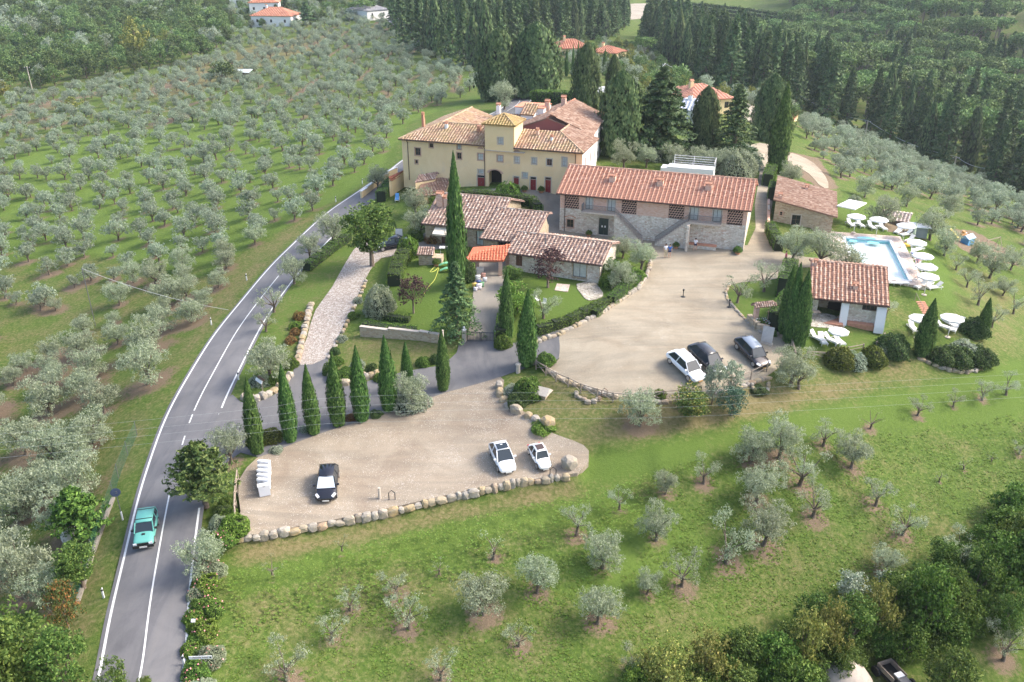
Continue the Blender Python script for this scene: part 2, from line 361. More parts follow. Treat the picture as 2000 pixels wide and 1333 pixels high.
def bush_mesh(seed, R0=1.0, H0=1.2, n=2600, leaf=.13, mat=None, lump=.14, aspect=.6):
    global RNG; RNG = np.random.default_rng(seed)
    d = sph(n); d[:, 2] = np.abs(d[:, 2]) * 1.0; ph = RNG.random(8) * 6.28
    a = np.arctan2(d[:, 1], d[:, 0]); r = 1 + lump * (np.sin(3*a+ph[0]+2*d[:,2]) + np.sin(5*a+ph[1]+5*d[:,2]) * .6 + np.sin(9*a + 9*d[:,2]+ph[2]) * .4) * .6 + RNG.normal(size=n) * .035
    P = d * r[:, None] * np.array([R0, R0, H0]); P[:, 2] = np.maximum(P[:, 2], .02)
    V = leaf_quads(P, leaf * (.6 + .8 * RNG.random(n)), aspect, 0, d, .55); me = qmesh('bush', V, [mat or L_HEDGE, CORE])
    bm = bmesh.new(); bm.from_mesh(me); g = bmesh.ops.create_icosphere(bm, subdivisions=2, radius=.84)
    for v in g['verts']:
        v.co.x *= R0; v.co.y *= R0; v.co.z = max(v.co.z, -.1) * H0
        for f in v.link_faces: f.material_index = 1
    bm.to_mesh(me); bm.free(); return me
def hedge(path, wd, ht, label, cat='hedge', mat=None, dens=110, leaf=.12, group=None, name='hedge', base=None, lumpy=.05):
    """clipped hedge along world points; one mesh: leaf blades over a dark twiggy core"""
    path = [Vector((p[0], p[1], 0)) for p in path]; o = path[0].copy(); Vs = []; core = MB()
    z0 = T(o.x, o.y)
    for a, b in zip(path, path[1:]):
        d = (b - a); L = d.length; d.normalize(); nrm = Vector((-d.y, d.x, 0)); n = int(L * (2 * ht + wd) * dens)
        u = RNG.random(n) * (L + wd * .4) - wd * .2; q = RNG.random(n) * (2 * ht + wd)
        side = np.where(q < ht, -1, np.where(q > ht + wd, 1, 0)); off = np.where(side == 0, q - ht - wd / 2, side * wd / 2)
        z = np.where(side == -1, q, np.where(side == 1, q - ht - wd, ht))
        wob = lumpy * (np.sin(u * 3.1) + np.sin(u * 7.3 + z * 4) * .7) + RNG.normal(size=n) * .03
        off = off + np.where(side == 0, 0, side * wob); z = z + np.where(side == 0, wob, 0)
        X = a.x + d.x * u + nrm.x * off; Y = a.y + d.y * u + nrm.y * off; G = TT(np.stack([X, Y], 1)) if base is None else np.full(n, base)
        P = np.stack([X - o.x, Y - o.y, G - z0 + z], 1); N = np.stack([nrm.x * side, nrm.y * side, (side == 0) * 1.0], 1)
        Vs.append(leaf_quads(P, leaf * (.6 + .8 * RNG.random(n)), .6, 0, N, .6))
        k = max(1, int(L / 1.5))
        for i in range(k):
            c = a + d * (L * (i + .5) / k); g = (T(c.x, c.y) if base is None else base) - z0
            core.cbox((c.x - o.x, c.y - o.y, g + ht * .45), (L / k + .02, wd * .84, ht * .95), math.atan2(d.y, d.x))
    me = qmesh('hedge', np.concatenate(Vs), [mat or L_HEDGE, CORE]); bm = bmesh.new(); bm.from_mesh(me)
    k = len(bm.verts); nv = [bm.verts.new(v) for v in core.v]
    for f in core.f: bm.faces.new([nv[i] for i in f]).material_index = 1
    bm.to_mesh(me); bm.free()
    return tag(put(name, me, None, (o.x, o.y, z0)), label, cat, group)
def scatter(name, pts, protos, zs=None, scl=None, kind='stuff', tilt=0):
    """ONE object of uncountable things: points carrying copies of a few small meshes"""
    n = len(pts); me = bpy.data.meshes.new(name); me.vertices.add(n); me.vertices.foreach_set('co', np.asarray(pts, np.float32).ravel())
    for nm, ty, ar in (('rotz', 'FLOAT', RNG.random(n) * 6.28), ('scl', 'FLOAT', np.asarray(scl if scl is not None else .7 + .6 * RNG.random(n))), ('pick', 'INT', RNG.integers(0, len(protos), n))):
        at_ = me.attributes.new(nm, ty, 'POINT'); at_.data.foreach_set('value', ar.astype(np.int32 if ty == 'INT' else np.float32))
    o = put(name, me); c = bpy.data.collections.new(name + '_kinds')
    for i, p in enumerate(protos):
        q = bpy.data.objects.new(f'{name}_kind_{i}', p); c.objects.link(q)
    g = bpy.data.node_groups.new(name, 'GeometryNodeTree')
    g.interface.new_socket('Geometry', in_out='INPUT', socket_type='NodeSocketGeometry'); g.interface.new_socket('Geometry', in_out='OUTPUT', socket_type='NodeSocketGeometry')
    N = g.nodes; L = g.links; gi = N.new('NodeGroupInput'); go = N.new('NodeGroupOutput'); ip = N.new('GeometryNodeInstanceOnPoints')
    m2p = N.new('GeometryNodeMeshToPoints')
    ci = N.new('GeometryNodeCollectionInfo'); ci.inputs[0].default_value = c; ci.inputs['Separate Children'].default_value = True; ci.inputs['Reset Children'].default_value = True
    def attr(nm, ty):
        a = N.new('GeometryNodeInputNamedAttribute'); a.data_type = ty; a.inputs[0].default_value = nm; return a.outputs[0]
    cx = N.new('ShaderNodeCombineXYZ'); L.new(attr('rotz', 'FLOAT'), cx.inputs[2])
    er = N.new('FunctionNodeEulerToRotation'); L.new(cx.outputs[0], er.inputs[0])
    L.new(gi.outputs[0], m2p.inputs[0]); L.new(m2p.outputs[0], ip.inputs['Points']); L.new(ci.outputs[0], ip.inputs['Instance']); ip.inputs['Pick Instance'].default_value = True
    L.new(attr('pick', 'INT'), ip.inputs['Instance Index']); L.new(er.outputs[0], ip.inputs['Rotation']); L.new(attr('scl', 'FLOAT'), ip.inputs['Scale'])
    L.new(ip.outputs[0], go.inputs[0])
    md = o.modifiers.new('scatter', 'NODES'); md.node_group = g; o['kind'] = kind; return o
def join2(a, b, name):                                      # crown + trunk as one mesh for trees too small to show parts
    bm = bmesh.new(); bm.from_mesh(a); n = len(bm.faces); bm.from_mesh(b); bm.faces.ensure_lookup_table(); ma = len(a.materials)
    me = bpy.data.meshes.new(name)
    for m in list(a.materials) + list(b.materials): me.materials.append(m)
    for i in range(n, len(bm.faces)): bm.faces[i].material_index += ma
    bm.to_mesh(me); bm.free(); return me
def plant(kind_name, meshes, label, cat, p, rz=None, sc=(1,1,1), group=None, parts=('crown', 'trunk')):
    t = thing(kind_name, label, cat, p, random.uniform(0, 6.28) if rz is None else rz, group); t.scale = sc
    for nm, me in zip(parts, meshes): put(nm, me, t)
    return t
# ------------------------------------------------------------------ the lie of the land: outlines, then everything that grows
def W2(poly): return [tuple(at(*p)[:2]) for p in poly]
LEFT_LINE = [(160,1420),(192,1333),(216,1200),(252,1050),(283,930),(318,830),(365,740),(415,660),(470,590),(525,525),(570,480),(612,440),(650,408),(690,382),(725,357),(765,331)]
_ll = [Vector((*at(*p)[:2], 0)) for p in LEFT_LINE]
_ll = smooth(_ll, 6)
for _ in range(6): _ll = [_ll[0]] + [(_ll[i-1] + _ll[i] * 2 + _ll[i+1]) / 4 for i in range(1, len(_ll) - 1)] + [_ll[-1]]
def offset(path, d):
    out = []
    for i, p in enumerate(path):
        t = (path[min(i + 1, len(path) - 1)] - path[max(i - 1, 0)]).normalized(); out.append(p + Vector((t.y, -t.x, 0)) * d)
    return out
ROADW = 5.15
_far = [Vector((*at(*p)[:2], 0)) for p in [(1013,205),(1012,180),(1013,160),(1000,141),(975,129),(930,116),(870,97),(815,72),(775,45),(745,20)]]
_mid = offset(_ll, ROADW / 2)
ROAD = _mid + smooth([_mid[-1], Vector((*at(830,300)[:2], 0)), Vector((*at(925,250)[:2], 0))] + _far, 6)[1:]
for _ in range(4): ROAD = ROAD[:60] + [(ROAD[i-1] + ROAD[i] * 2 + ROAD[i+1]) / 4 for i in range(60, len(ROAD) - 1)] + [ROAD[-1]]
PX = dict(
 lot=[(462,1046),(470,1000),(466,940),(505,893),(560,872),(640,842),(720,818),(800,790),(870,765),(975,735),(983,760),(1000,785),(1035,815),(1065,842),(1120,862),(1150,882),(1128,925),(990,943),(850,973),(740,998),(620,1022),(540,1037)],
 drive=[(395,930),(408,850),(440,790),(454,772),(470,786),(500,787),(545,767),(570,737),(582,712),(640,698),(641,742),(660,757),(720,745),(800,725),(850,717),(868,710),(892,690),(905,664),(972,664),(1000,672),(1024,664),(1050,655),(1086,640),(1092,662),(1093,690),(1086,706),(1055,710),(1020,722),(975,738),(870,768),(800,793),(720,820),(640,843),(560,873),(505,894),(470,885),(430,915)],
 cobble=[(584,714),(640,700),(660,660),(682,615),(705,565),(722,530),(745,505),(800,496),(808,478),(770,466),(720,470),(690,490),(650,560),(616,608),(600,660)],
 yard=[(1086,640),(1130,628),(1190,598),(1245,562),(1267,527),(1272,500),(1262,470),(1300,466),(1460,480),(1474,400),(1484,330),(1478,300),(1462,285),(1505,283),(1512,340),(1508,400),(1503,440),(1520,490),(1555,500),(1600,505),(1630,500),(1640,520),(1590,522),(1535,528),(1520,545),(1470,550),(1425,558),(1417,580),(1438,608),(1466,636),(1492,652),(1530,650),(1556,676),(1545,700),(1498,735),(1466,746),(1400,768),(1290,784),(1235,779),(1180,768),(1110,744),(1072,722),(1092,702)],
 court=[(893,374),(1140,384),(1096,398),(1094,460),(1046,462),(1050,430),(1052,392),(990,385),(900,380)],
 gdrive=[(912,664),(968,665),(982,610),(986,560),(995,512),(930,512),(925,560),(922,610)],
 terrace1=[(800,490),(872,486),(925,478),(925,455),(840,448),(822,470)],
 terrace2=[(1088,555),(1113,557),(1109,571),(1083,568)],
 lane=[(1046,430),(1092,445),(1262,458),(1280,480),(1262,492),(1190,478),(1050,466)],
 stonepatch=[(1126,556),(1160,552),(1172,565),(1178,580),(1150,588),(1135,575)],
 paving3=[(1573,635),(1610,641),(1648,640),(1650,622),(1580,612)],
 pooldeck=[(1630,432),(1650,450),(1700,452),(1748,458),(1764,500),(1778,553),(1745,560),(1690,548),(1650,520),(1636,480)],
 track=[(1538,300),(1560,304),(1590,320),(1612,345),(1618,368),(1600,362),(1580,340),(1556,326),(1540,320)],
)
GREEN = [  # (outline, lush, dry, smooth lawn)
 ([(760,500),(880,520),(895,560),(910,640),(860,655),(760,640),(715,640),(735,560)], 1, 0, 1), ([(1040,545),(1165,560),(1180,590),(1120,620),(1040,650),(985,655),(985,600)], 1, 0, 1),
 ([(1430,560),(1520,545),(1530,600),(1540,650),(1480,640),(1430,600)], .9, .1, 1), ([(1565,640),(1720,655),(1760,700),(1620,690),(1565,695)], .8, .15, 1),
 ([(1640,390),(1760,400),(1800,440),(1840,500),(1870,560),(1860,600),(1790,590),(1770,545),(1750,450),(1640,440)], 1, 0, 1),
 ([(600,480),(700,470),(650,560),(600,620),(540,700),(500,700),(560,560)], .6, .3, 1), ([(650,700),(700,650),(900,670),(860,700),(760,740),(660,750)], .2, .6, 1),
 ([(990,740),(1070,740),(1250,790),(1290,820),(1140,880),(1060,840),(1000,780)], .25, .7, 0),
 ([(1250,790),(1480,750),(1560,740),(1700,740),(1640,790),(1380,850),(1200,870),(1140,870)], .1, 1, 0),
 ([(1150,880),(1400,850),(1560,800),(1800,760),(2000,700),(2000,830),(1700,840),(1450,870),(1230,930),(1130,930)], 1, 0, .8),
 ([(460,1050),(1120,930),(1140,960),(800,1020),(460,1100)], .1, 1, 0), ([(450,1100),(800,1025),(1130,960),(1230,940),(1180,1000),(800,1080),(460,1160)], 1, 0, .3),
 ([(1180,960),(1300,1000),(1450,1100),(1250,1160),(1080,1180),(1150,1080)], .95, 0, .3),
 ([(1850,500),(1990,560),(1990,700),(1930,700),(1880,620)], .5, .5, .3), ([(1560,700),(1720,700),(1860,720),(1820,740),(1560,745)], .4, .6, .3),
 ([(520,490),(740,340),(800,240),(1000,160),(900,210),(700,220),(620,330),(540,430)], 1, .0, .15), ([(0,300),(200,250),(500,230),(760,200),(640,340),(560,430),(440,520),(0,500)], 1, 0, .0),
 ([(380,560),(640,400),(480,560),(300,790),(210,1000),(150,1333),(100,1333),(200,900),(300,720)], .35, .65, .2),
 ([(270,170),(420,110),(600,70),(640,90),(460,150),(330,200)], .1, .9, 0), ([(1060,120),(1200,150),(1190,210),(1060,190)], .6, .4, 0),
 ([(430,1150),(700,1090),(1000,1150),(1250,1180),(1700,1020),(2000,980),(2000,1100),(1700,1130),(1400,1200),(1200,1333),(420,1333)], .35, .42, 0),
 ([(-200,520),(180,500),(330,540),(400,600),(360,700),(260,860),(120,1000),(-200,1100)], .0, .42, 0),
]
SOILP = [[(1842,446),(1900,450),(1990,500),(1990,520),(1900,500),(1850,470)], [(1538,296),(1600,310),(1640,370),(1600,370),(1540,330)], [(1700,430),(1800,450),(1810,470),(1740,455)]]
# ------------------------------------------------------------------ tree positions
SOILDOTS = []                                                # (x, y, radius) of bare earth under trees
def jgrid(poly, sp, jit=.33, rot=.3, keep=1.0, margin=None):
    """jittered planting grid of the places whose photograph position lies in poly"""
    W = [at(*p) for p in poly]; x0 = min(p.x for p in W) - 5; x1 = max(p.x for p in W) + 5; y0 = min(p.y for p in W) - 5; y1 = max(p.y for p in W) + 5
    n = int(max(x1 - x0, y1 - y0) / sp) + 4; cx, cy = (x0 + x1) / 2, (y0 + y1) / 2; g = np.arange(-n, n + 1) * sp
    X, Y = np.meshgrid(g, g); X = X.ravel() + RNG.normal(size=X.size) * sp * jit; Y = Y.ravel() + RNG.normal(size=Y.size) * sp * jit
    c, s = math.cos(rot), math.sin(rot); X, Y = cx + X * c - Y * s, cy + X * s + Y * c
    ok = (X > x0) & (X < x1) & (Y > y0) & (Y < y1) & (RNG.random(X.size) < keep); X, Y = X[ok], Y[ok]
    P = np.stack([X, Y], 1); ok = inpoly([tuple(p[:2]) for p in W], P); P = P[ok]; Z = TT(P) if len(P) else np.zeros(0)
    return np.column_stack([P, Z])
GROVE_L = [(-110,1230),(60,1180),(130,1120),(200,940),(250,850),(300,770),(350,690),(430,600),(500,530),(560,475),(640,395),(700,335),(750,300),(790,240),(840,215),(905,190),(950,160),(890,128),(800,95),(745,36),(650,42),(560,52),(470,70),(400,120),(300,146),(180,164),(60,190),(-110,232)]
GROVE_R = [(1556,232),(1690,280),(1860,342),(2110,430),(2110,560),(1990,470),(1900,440),(1830,395),(1760,385),(1690,360),(1640,350),(1625,325),(1570,285)]
_roadpath = [tuple(p[:2]) for p in ROAD]
olives = jgrid(GROVE_L, 4.9, .27, .35, .9); olives = olives[segdist(olives, _roadpath) > 5.5]
_x, _y = W2([(240,350)])[0]
olives = np.vstack([olives, jgrid(GROVE_R, 4.2, .25, .2, .97)])
WOODLAND = [(-150,230),(50,185),(180,160),(300,142),(400,118),(455,85),(440,50),(385,30),(385,-14),(-150,-14)]
FOREST = [(1245,92),(1300,118),(1345,152),(1450,190),(1545,216),(1690,266),(1860,332),(2140,430),(2140,-16),(1530,-16),(1560,60),(1450,90),(1380,80),(1290,70)]
CLEARING = W2([(1925,-10),(1960,60),(1965,120),(2010,120),(2060,-10)])
MIDWOOD = [(765,62),(830,92),(900,108),(960,118),(1000,108),(1070,92),(1190,72),(1230,50),(1180,14),(1120,-12),(770,-12)]
wood_pts = jgrid(WOODLAND, 7.5, .3); forest_pts = jgrid(FOREST, 6.6, .26, .1); mid_pts = jgrid(MIDWOOD, 6.2, .3)
forest_pts = forest_pts[~inpoly(CLEARING, forest_pts[:, :2])]; mid_pts = mid_pts[segdist(mid_pts, _roadpath) > 5]
# (px, py of the foot, crown width in px, look) of the olives that stand apart
LONE = [(1250,832,80,'f'),(1545,752,85,'f'),(1210,992,42,'s'),(1127,1040,58,'s'),(965,1088,48,'y'),(1050,1158,78,'f'),(1178,1110,85,'f'),(1282,1055,74,'f'),(1300,965,50,'f'),(945,1200,100,'f'),(800,1228,68,'s'),
 (685,1192,48,'s'),(773,1165,58,'s'),(532,1122,34,'y'),(668,1075,26,'y'),(858,1122,30,'y'),(1264,1160,52,'f'),(1168,1218,86,'f'),(1014,1262,52,'s'),(1332,1145,70,'s'),(1420,1100,92,'s'),(1492,1065,96,'f'),
 (1375,945,50,'s'),(1478,982,88,'f'),(1468,905,76,'f'),(1522,895,84,'f'),(1562,948,82,'s'),(1608,872,56,'s'),(1662,915,72,'f'),(1710,988,58,'s'),(1762,1045,62,'s'),(1588,1010,70,'s'),(1700,838,46,'b'),
 (1792,812,42,'s'),(1862,795,30,'s'),(1918,782,40,'s'),(1965,772,46,'s'),(1882,918,22,'y'),(1834,942,24,'y'),(1936,902,16,'y'),(1990,888,28,'s'),(1866,1108,76,'s'),(562,1330,78,'s'),(862,1328,60,'s'),(1236,1318,60,'s'),(1730,1118,62,'f'),(1960,1290,70,'s'),(650,1250,60,'s'),
 (1844,500,50,'f'),(1867,528,34,'s'),(1908,513,45,'f'),(1932,544,60,'f'),(1973,528,45,'f'),(1888,562,38,'s'),(1815,470,66,'f'),(1910,597,50,'s'),(1979,614,42,'s'),(1937,640,45,'s'),(1958,578,40,'f'),(1770,404,44,'f'),(1688,386,46,'f'),(1850,424,50,'f'),
 (530,745,92,'f'),(652,478,60,'f'),(606,505,50,'f'),(575,555,56,'f'),(535,610,54,'s'),(520,648,40,'s'),(738,372,48,'f'),(812,418,55,'f'),(820,462,60,'f'),(842,348,34,'f'),(1062,622,55,'s'),(1208,565,58,'f'),(1252,528,60,'f'),(1216,505,44,'f'),
 (1546,512,66,'f'),(1600,522,76,'f'),(1440,592,50,'s'),(1492,570,54,'s'),(1540,366,50,'f'),(1728,622,44,'s'),(402,1118,92,'f'),(452,905,72,'f'),(806,800,72,'f'),(1218,330,52,'f'),(1262,328,44,'f'),(1318,330,46,'f'),(1368,335,50,'f'),(1400,338,46,'f'),
 (1725,440,60,'f'),(55,1165,130,'f'),(20,1110,90,'f'),(110,1180,90,'f'),(1560,760,60,'s'),(985,215,50,'f'),(60,1010,70,'f'),(1650,545,70,'f')]
GROUPNAME = {'f': 'full-crowned olive', 's': 'thin see-through olive', 'y': 'young olive sapling', 'b': 'nearly bare olive'}
lone = []
for (px, py, wd, k) in LONE:
    p = at(px, py); lone.append((p, wd / ppm(p) * (1.35 if k == 's' else 1.15), k, px, py))
for p, wd, k, px, py in lone:
    if py > 780: SOILDOTS.append((p.x, p.y, max(.5, wd * .45)))
for x, y, z in olives: SOILDOTS.append((x, y, 1.3 if RNG.random() < .5 else (3.2 if y < 95 else 2.2)))
# ------------------------------------------------------------------ terrain
def axis(lo, hi, step, far, grow=1.16):
    a = list(np.arange(lo, hi, step)); s = step
    while a[-1] < far[1]: s *= grow; a.append(a[-1] + s)
    s = step
    while a[0] > far[0]: s *= grow; a.insert(0, a[0] - s)
    return np.array(a)
gx = axis(-62, 92, .62, (-1500, 1500)); gy = axis(30, 172, .62, (-120, 2400))
GX, GY = np.meshgrid(gx, gy); G = np.stack([GX.ravel(), GY.ravel()], 1)
Z = TT(G)
_wall = W2([(455,1046),(540,1036),(620,1021),(740,997),(850,972),(990,942),(1128,924)])
_lotp = W2(PX['lot'])
near = (G[:, 1] < 72) & (G[:, 0] > -30) & (G[:, 0] < 12); dn = np.full(len(G), 99.); dn[near] = segdist(G[near], _wall)
out = near & ~inpoly(_lotp, G) & (G[:, 1] < 62)
f_ = np.clip(dn / .5, 0, 1) * np.clip((9 - dn) / 8, 0, 1); Z = np.where(out & (dn < 9), Z - .85 * f_, Z)
pA, pB, pC = at(1651,462), at(1736,474), at(1764,548); zP = 4.2; pu = (pB-pA); pu.z = 0; PLN = pu.length; pu.normalize(); pv = Vector((-pu.y, pu.x, 0)); PW = abs((pC-pA).dot(pv))
gu_ = (G[:,0]-pA.x)*pu.x + (G[:,1]-pA.y)*pu.y; gv_ = (G[:,0]-pA.x)*pv.x + (G[:,1]-pA.y)*pv.y
pm = (gu_ > -.62) & (gu_ < PLN+.62) & (gv_ < .62) & (gv_ > -PW-.62); Z = np.where(pm, zP - 1.6, Z); near_p = (gu_ > -4) & (gu_ < PLN+3.2) & (gv_ < 3.2) & (gv_ > -PW-3.2) & ~pm; Z = np.where(near_p, np.minimum(Z, zP - .02), Z)
lush = np.full(len(G), .45); dry = np.full(len(G), .28); lawn = np.zeros(len(G)); soil = np.zeros(len(G))
far_ = np.hypot(G[:, 0], G[:, 1]) > 260
for poly, a, b, c in GREEN:
    wp = W2(poly); ins = inpoly(wp, G); d = segdist(G[~far_], wp + [wp[0]]); dd = np.full(len(G), 9.); dd[~far_] = d
    k = np.clip(np.where(ins, .5 + dd / 2.2, .5 - dd / 2.2), 0, 1); lush = lush * (1 - k) + a * k; dry = dry * (1 - k) + b * k; lawn = lawn * (1 - k) + c * k
for poly in SOILP:
    wp = W2(poly); ins = inpoly(wp, G); soil = np.maximum(soil, ins * .9)
_dots = np.array(SOILDOTS); cell = {}
for i, (x, y, r) in enumerate(_dots): cell.setdefault((int(x // 6), int(y // 6)), []).append(i)
for (cx, cy), ids in cell.items():
    m = np.nonzero((G[:, 0] > cx * 6 - 4) & (G[:, 0] < cx * 6 + 10) & (G[:, 1] > cy * 6 - 4) & (G[:, 1] < cy * 6 + 10))[0]
    if len(m) == 0: continue
    for i in ids:
        x, y, r = _dots[i]; d = np.hypot((G[m, 0] - x), (G[m, 1] - y)) / r; soil[m] = np.maximum(soil[m], np.clip(1.25 - d, 0, 1) * .85)
for nm_, pl in (('w', WOODLAND), ('f', FOREST), ('m', MIDWOOD)):
    ins = inpoly(W2(pl), G); lush = np.where(ins, .25, lush); dry = np.where(ins, .2, dry); soil = np.where(ins, .35, soil)
nx, ny = len(gx), len(gy)
ii = (np.arange(ny - 1)[:, None] * nx + np.arange(nx - 1)).ravel(); F = np.stack([ii, ii + 1, ii + nx + 1, ii + nx], 1)
keep_ = ~pm[F].all(1) | True
me = bpy.data.meshes.new('ground'); me.vertices.add(len(G)); me.vertices.foreach_set('co', np.column_stack([G, Z]).astype(np.float32).ravel())
me.loops.add(F.size); me.loops.foreach_set('vertex_index', F.ravel().astype(np.int32)); me.polygons.add(len(F)); me.polygons.foreach_set('loop_start', np.arange(0, F.size, 4, dtype=np.int32))
me.polygons.foreach_set('use_smooth', np.ones(len(F), bool)); me.update(calc_edges=True)
for nm_, ar in (('lush', lush), ('dry', dry), ('lawn', lawn), ('soil', soil)):
    a = me.attributes.new(nm_, 'FLOAT', 'POINT'); a.data.foreach_set('value', ar.astype(np.float32))
gm, t, b = newmat('meadow')
def att(n): a = t.nodes.new('ShaderNodeAttribute'); a.attribute_name = n; return a.outputs['Fac']
co = objco(t); n1 = noise(t, .35, 4, .6, co); n2 = noise(t, 3.2, 4, .65, co); n3 = noise(t, 14, 3, .7, co); n4 = noise(t, .09, 3, .5, co, 1.0)
lushc = ramp(t, n2, [(.3, (.045,.085,.014)), (.55, (.085,.145,.022)), (.75, (.14,.20,.04))])
lawnc = ramp(t, n3, [(.25, (.07,.125,.018)), (.75, (.115,.185,.032))])
dryc = ramp(t, n2, [(.3, (.13,.115,.045)), (.55, (.20,.165,.08)), (.8, (.28,.23,.13))])
soilc = ramp(t, n3, [(.25, (.14,.095,.065)), (.6, (.22,.155,.115)), (.85, (.30,.23,.175))])
brt = t.nodes.new('ShaderNodeMapRange'); t.links.new(math_(t, 'ADD', att('lush'), math_(t, 'MULTIPLY', math_(t, 'SUBTRACT', n1, .5), .8)), brt.inputs[0]); brt.inputs[1].default_value = .62; brt.inputs[2].default_value = 1.0
lushc = mixc(t, brt.outputs[0], lushc, ramp(t, n2, [(.3, (.082,.145,.022)), (.7, (.15,.225,.042))]))
g1 = mixc(t, att('lawn'), lushc, lawnc)
dm = math_(t, 'ADD', math_(t, 'SUBTRACT', att('dry'), .5), math_(t, 'MULTIPLY', math_(t, 'ADD', math_(t, 'SUBTRACT', n1, .5), math_(t, 'SUBTRACT', n2, .5)), 1.3))
dk = t.nodes.new('ShaderNodeMapRange'); t.links.new(dm, dk.inputs[0]); dk.inputs[1].default_value = -.28; dk.inputs[2].default_value = .42
g2 = mixc(t, dk.outputs[0], g1, dryc)
sm_ = math_(t, 'ADD', math_(t, 'SUBTRACT', att('soil'), .45), math_(t, 'ADD', math_(t, 'MULTIPLY', math_(t, 'SUBTRACT', n1, .5), .9), math_(t, 'MULTIPLY', math_(t, 'SUBTRACT', n2, .5), 1.1)))
lk = math_(t, 'MULTIPLY', math_(t, 'SUBTRACT', .5, att('lush')), .32); sm2 = math_(t, 'ADD', sm_, math_(t, 'SUBTRACT', lk, .06))
sk = t.nodes.new('ShaderNodeMapRange'); t.links.new(sm2, sk.inputs[0]); sk.inputs[1].default_value = -.12; sk.inputs[2].default_value = .22
g3 = mixc(t, sk.outputs[0], g2, soilc)
g4 = mixc(t, math_(t, 'MULTIPLY', n4, .3), g3, (.12,.14,.05))
t.links.new(g4, b.inputs['Base Color']); b.inputs['Roughness'].default_value = .95; b.inputs['Specular IOR Level'].default_value = .15
bump(t, b, math_(t, 'ADD', n3, n2), .7, .12)
me.materials.append(gm); structure(put('ground', me))
# ------------------------------------------------------------------ draped surfaces
def sheet(name, poly, mat, off, step=.9, world=False, rnd=2, z=None, skirt=.5):
    W = [Vector((*p[:2], 0)) for p in (poly if world else W2(poly))]
    W = smooth(W, rnd, True) if rnd > 1 else W
    bd = []
    for i, a in enumerate(W):
        c = W[(i + 1) % len(W)]; k = max(1, int((c - a).length / step))
        bd += [a.lerp(c, j / k) for j in range(k)]
    B = [(p.x, p.y) for p in bd]; x0 = min(p[0] for p in B); x1 = max(p[0] for p in B); y0 = min(p[1] for p in B); y1 = max(p[1] for p in B)
    X, Y = np.meshgrid(np.arange(x0, x1, step), np.arange(y0, y1, step)); Q = np.stack([X.ravel(), Y.ravel()], 1)
    Q = Q[inpoly(B, Q)]
    if len(Q): Q = Q[segdist(Q, B + [B[0]]) > step * .35]
    vs = [Vector(p) for p in B] + [Vector(p) for p in Q]
    v, e, f, *_ = geometry.delaunay_2d_cdt(vs, [], [list(range(len(B)))], 1, 1e-4)
    xy = np.array([(p.x, p.y) for p in v]); zz = (TT(xy) if z is None else np.full(len(xy), z)) + off
    V = [(a[0], a[1], c) for a, c in zip(xy, zz)]; F = [tuple(q) for q in f]
    Fn = []
    for q in F:
        a, b_, c = (Vector(V[i]) for i in q[:3])
        Fn.append(q if (b_ - a).cross(c - a).z > 0 else q[::-1])
    n = len(V); idx = {}
    for i, p in enumerate(V): idx[(round(p[0], 3), round(p[1], 3))] = i
    loop = [idx.get((round(p[0], 3), round(p[1], 3))) for p in B]; loop = [q for q in loop if q is not None]
    for i in loop: V.append((V[i][0], V[i][1], V[i][2] - skirt))
    m = len(loop); Fn += [(loop[i], n + i, n + (i + 1) % m, loop[(i + 1) % m]) for i in range(m)]
    me = bpy.data.meshes.new(name); me.from_pydata(V, [], Fn); me.materials.append(mat); me.update()
    return structure(put(name, me))
def gravel(name, cols, stones=.5, big=(.52,.49,.45)):
    m, t, b = newmat(name); co = objco(t); v = t.nodes.new('ShaderNodeTexVoronoi'); v.inputs['Scale'].default_value = 15; t.links.new(co, v.inputs['Vector'])
    base = ramp(t, noise(t, .22, 5, .62, co, .8), [(.25, cols[0]), (.5, cols[1]), (.75, cols[2])])
    fine = ramp(t, noise(t, 28, 3, .7, co), [(.3, (.5,.5,.5)), (.7, (1.35,1.35,1.35))])
    c = mixc(t, 1.0, base, fine, 'MULTIPLY'); c = mixc(t, 1.0, c, ramp(t, noise(t, 1.0, 3, .6, objco(t, (.07, .55, 1)), 1.2), [(.35, (.86,.87,.88)), (.6, (1.06,1.05,1.04))]), 'MULTIPLY')
    sp = t.nodes.new('ShaderNodeSeparateColor'); t.links.new(v.outputs['Color'], sp.inputs[0])
    pk = math_(t, 'GREATER_THAN', math_(t, 'MULTIPLY', sp.outputs[0], math_(t, 'ADD', .45, noise(t, .35, 3, .6, co))), 1.07 - stones * .12)
    near_ = math_(t, 'LESS_THAN', v.outputs['Distance'], .42)
    c = mixc(t, math_(t, 'MULTIPLY', pk, near_), c, big)
    t.links.new(c, b.inputs['Base Color']); b.inputs['Roughness'].default_value = .95; b.inputs['Specular IOR Level'].default_value = .2
    bump(t, b, noise(t, 22, 3, .7, co), .6, .04); return m
GRAVEL = gravel('stony_gravel', [(.24,.19,.145),(.315,.265,.205),(.39,.335,.265)], 1.6)
FINEG = gravel('fine_gravel', [(.27,.225,.165),(.335,.29,.22),(.40,.35,.27)], 0.3)
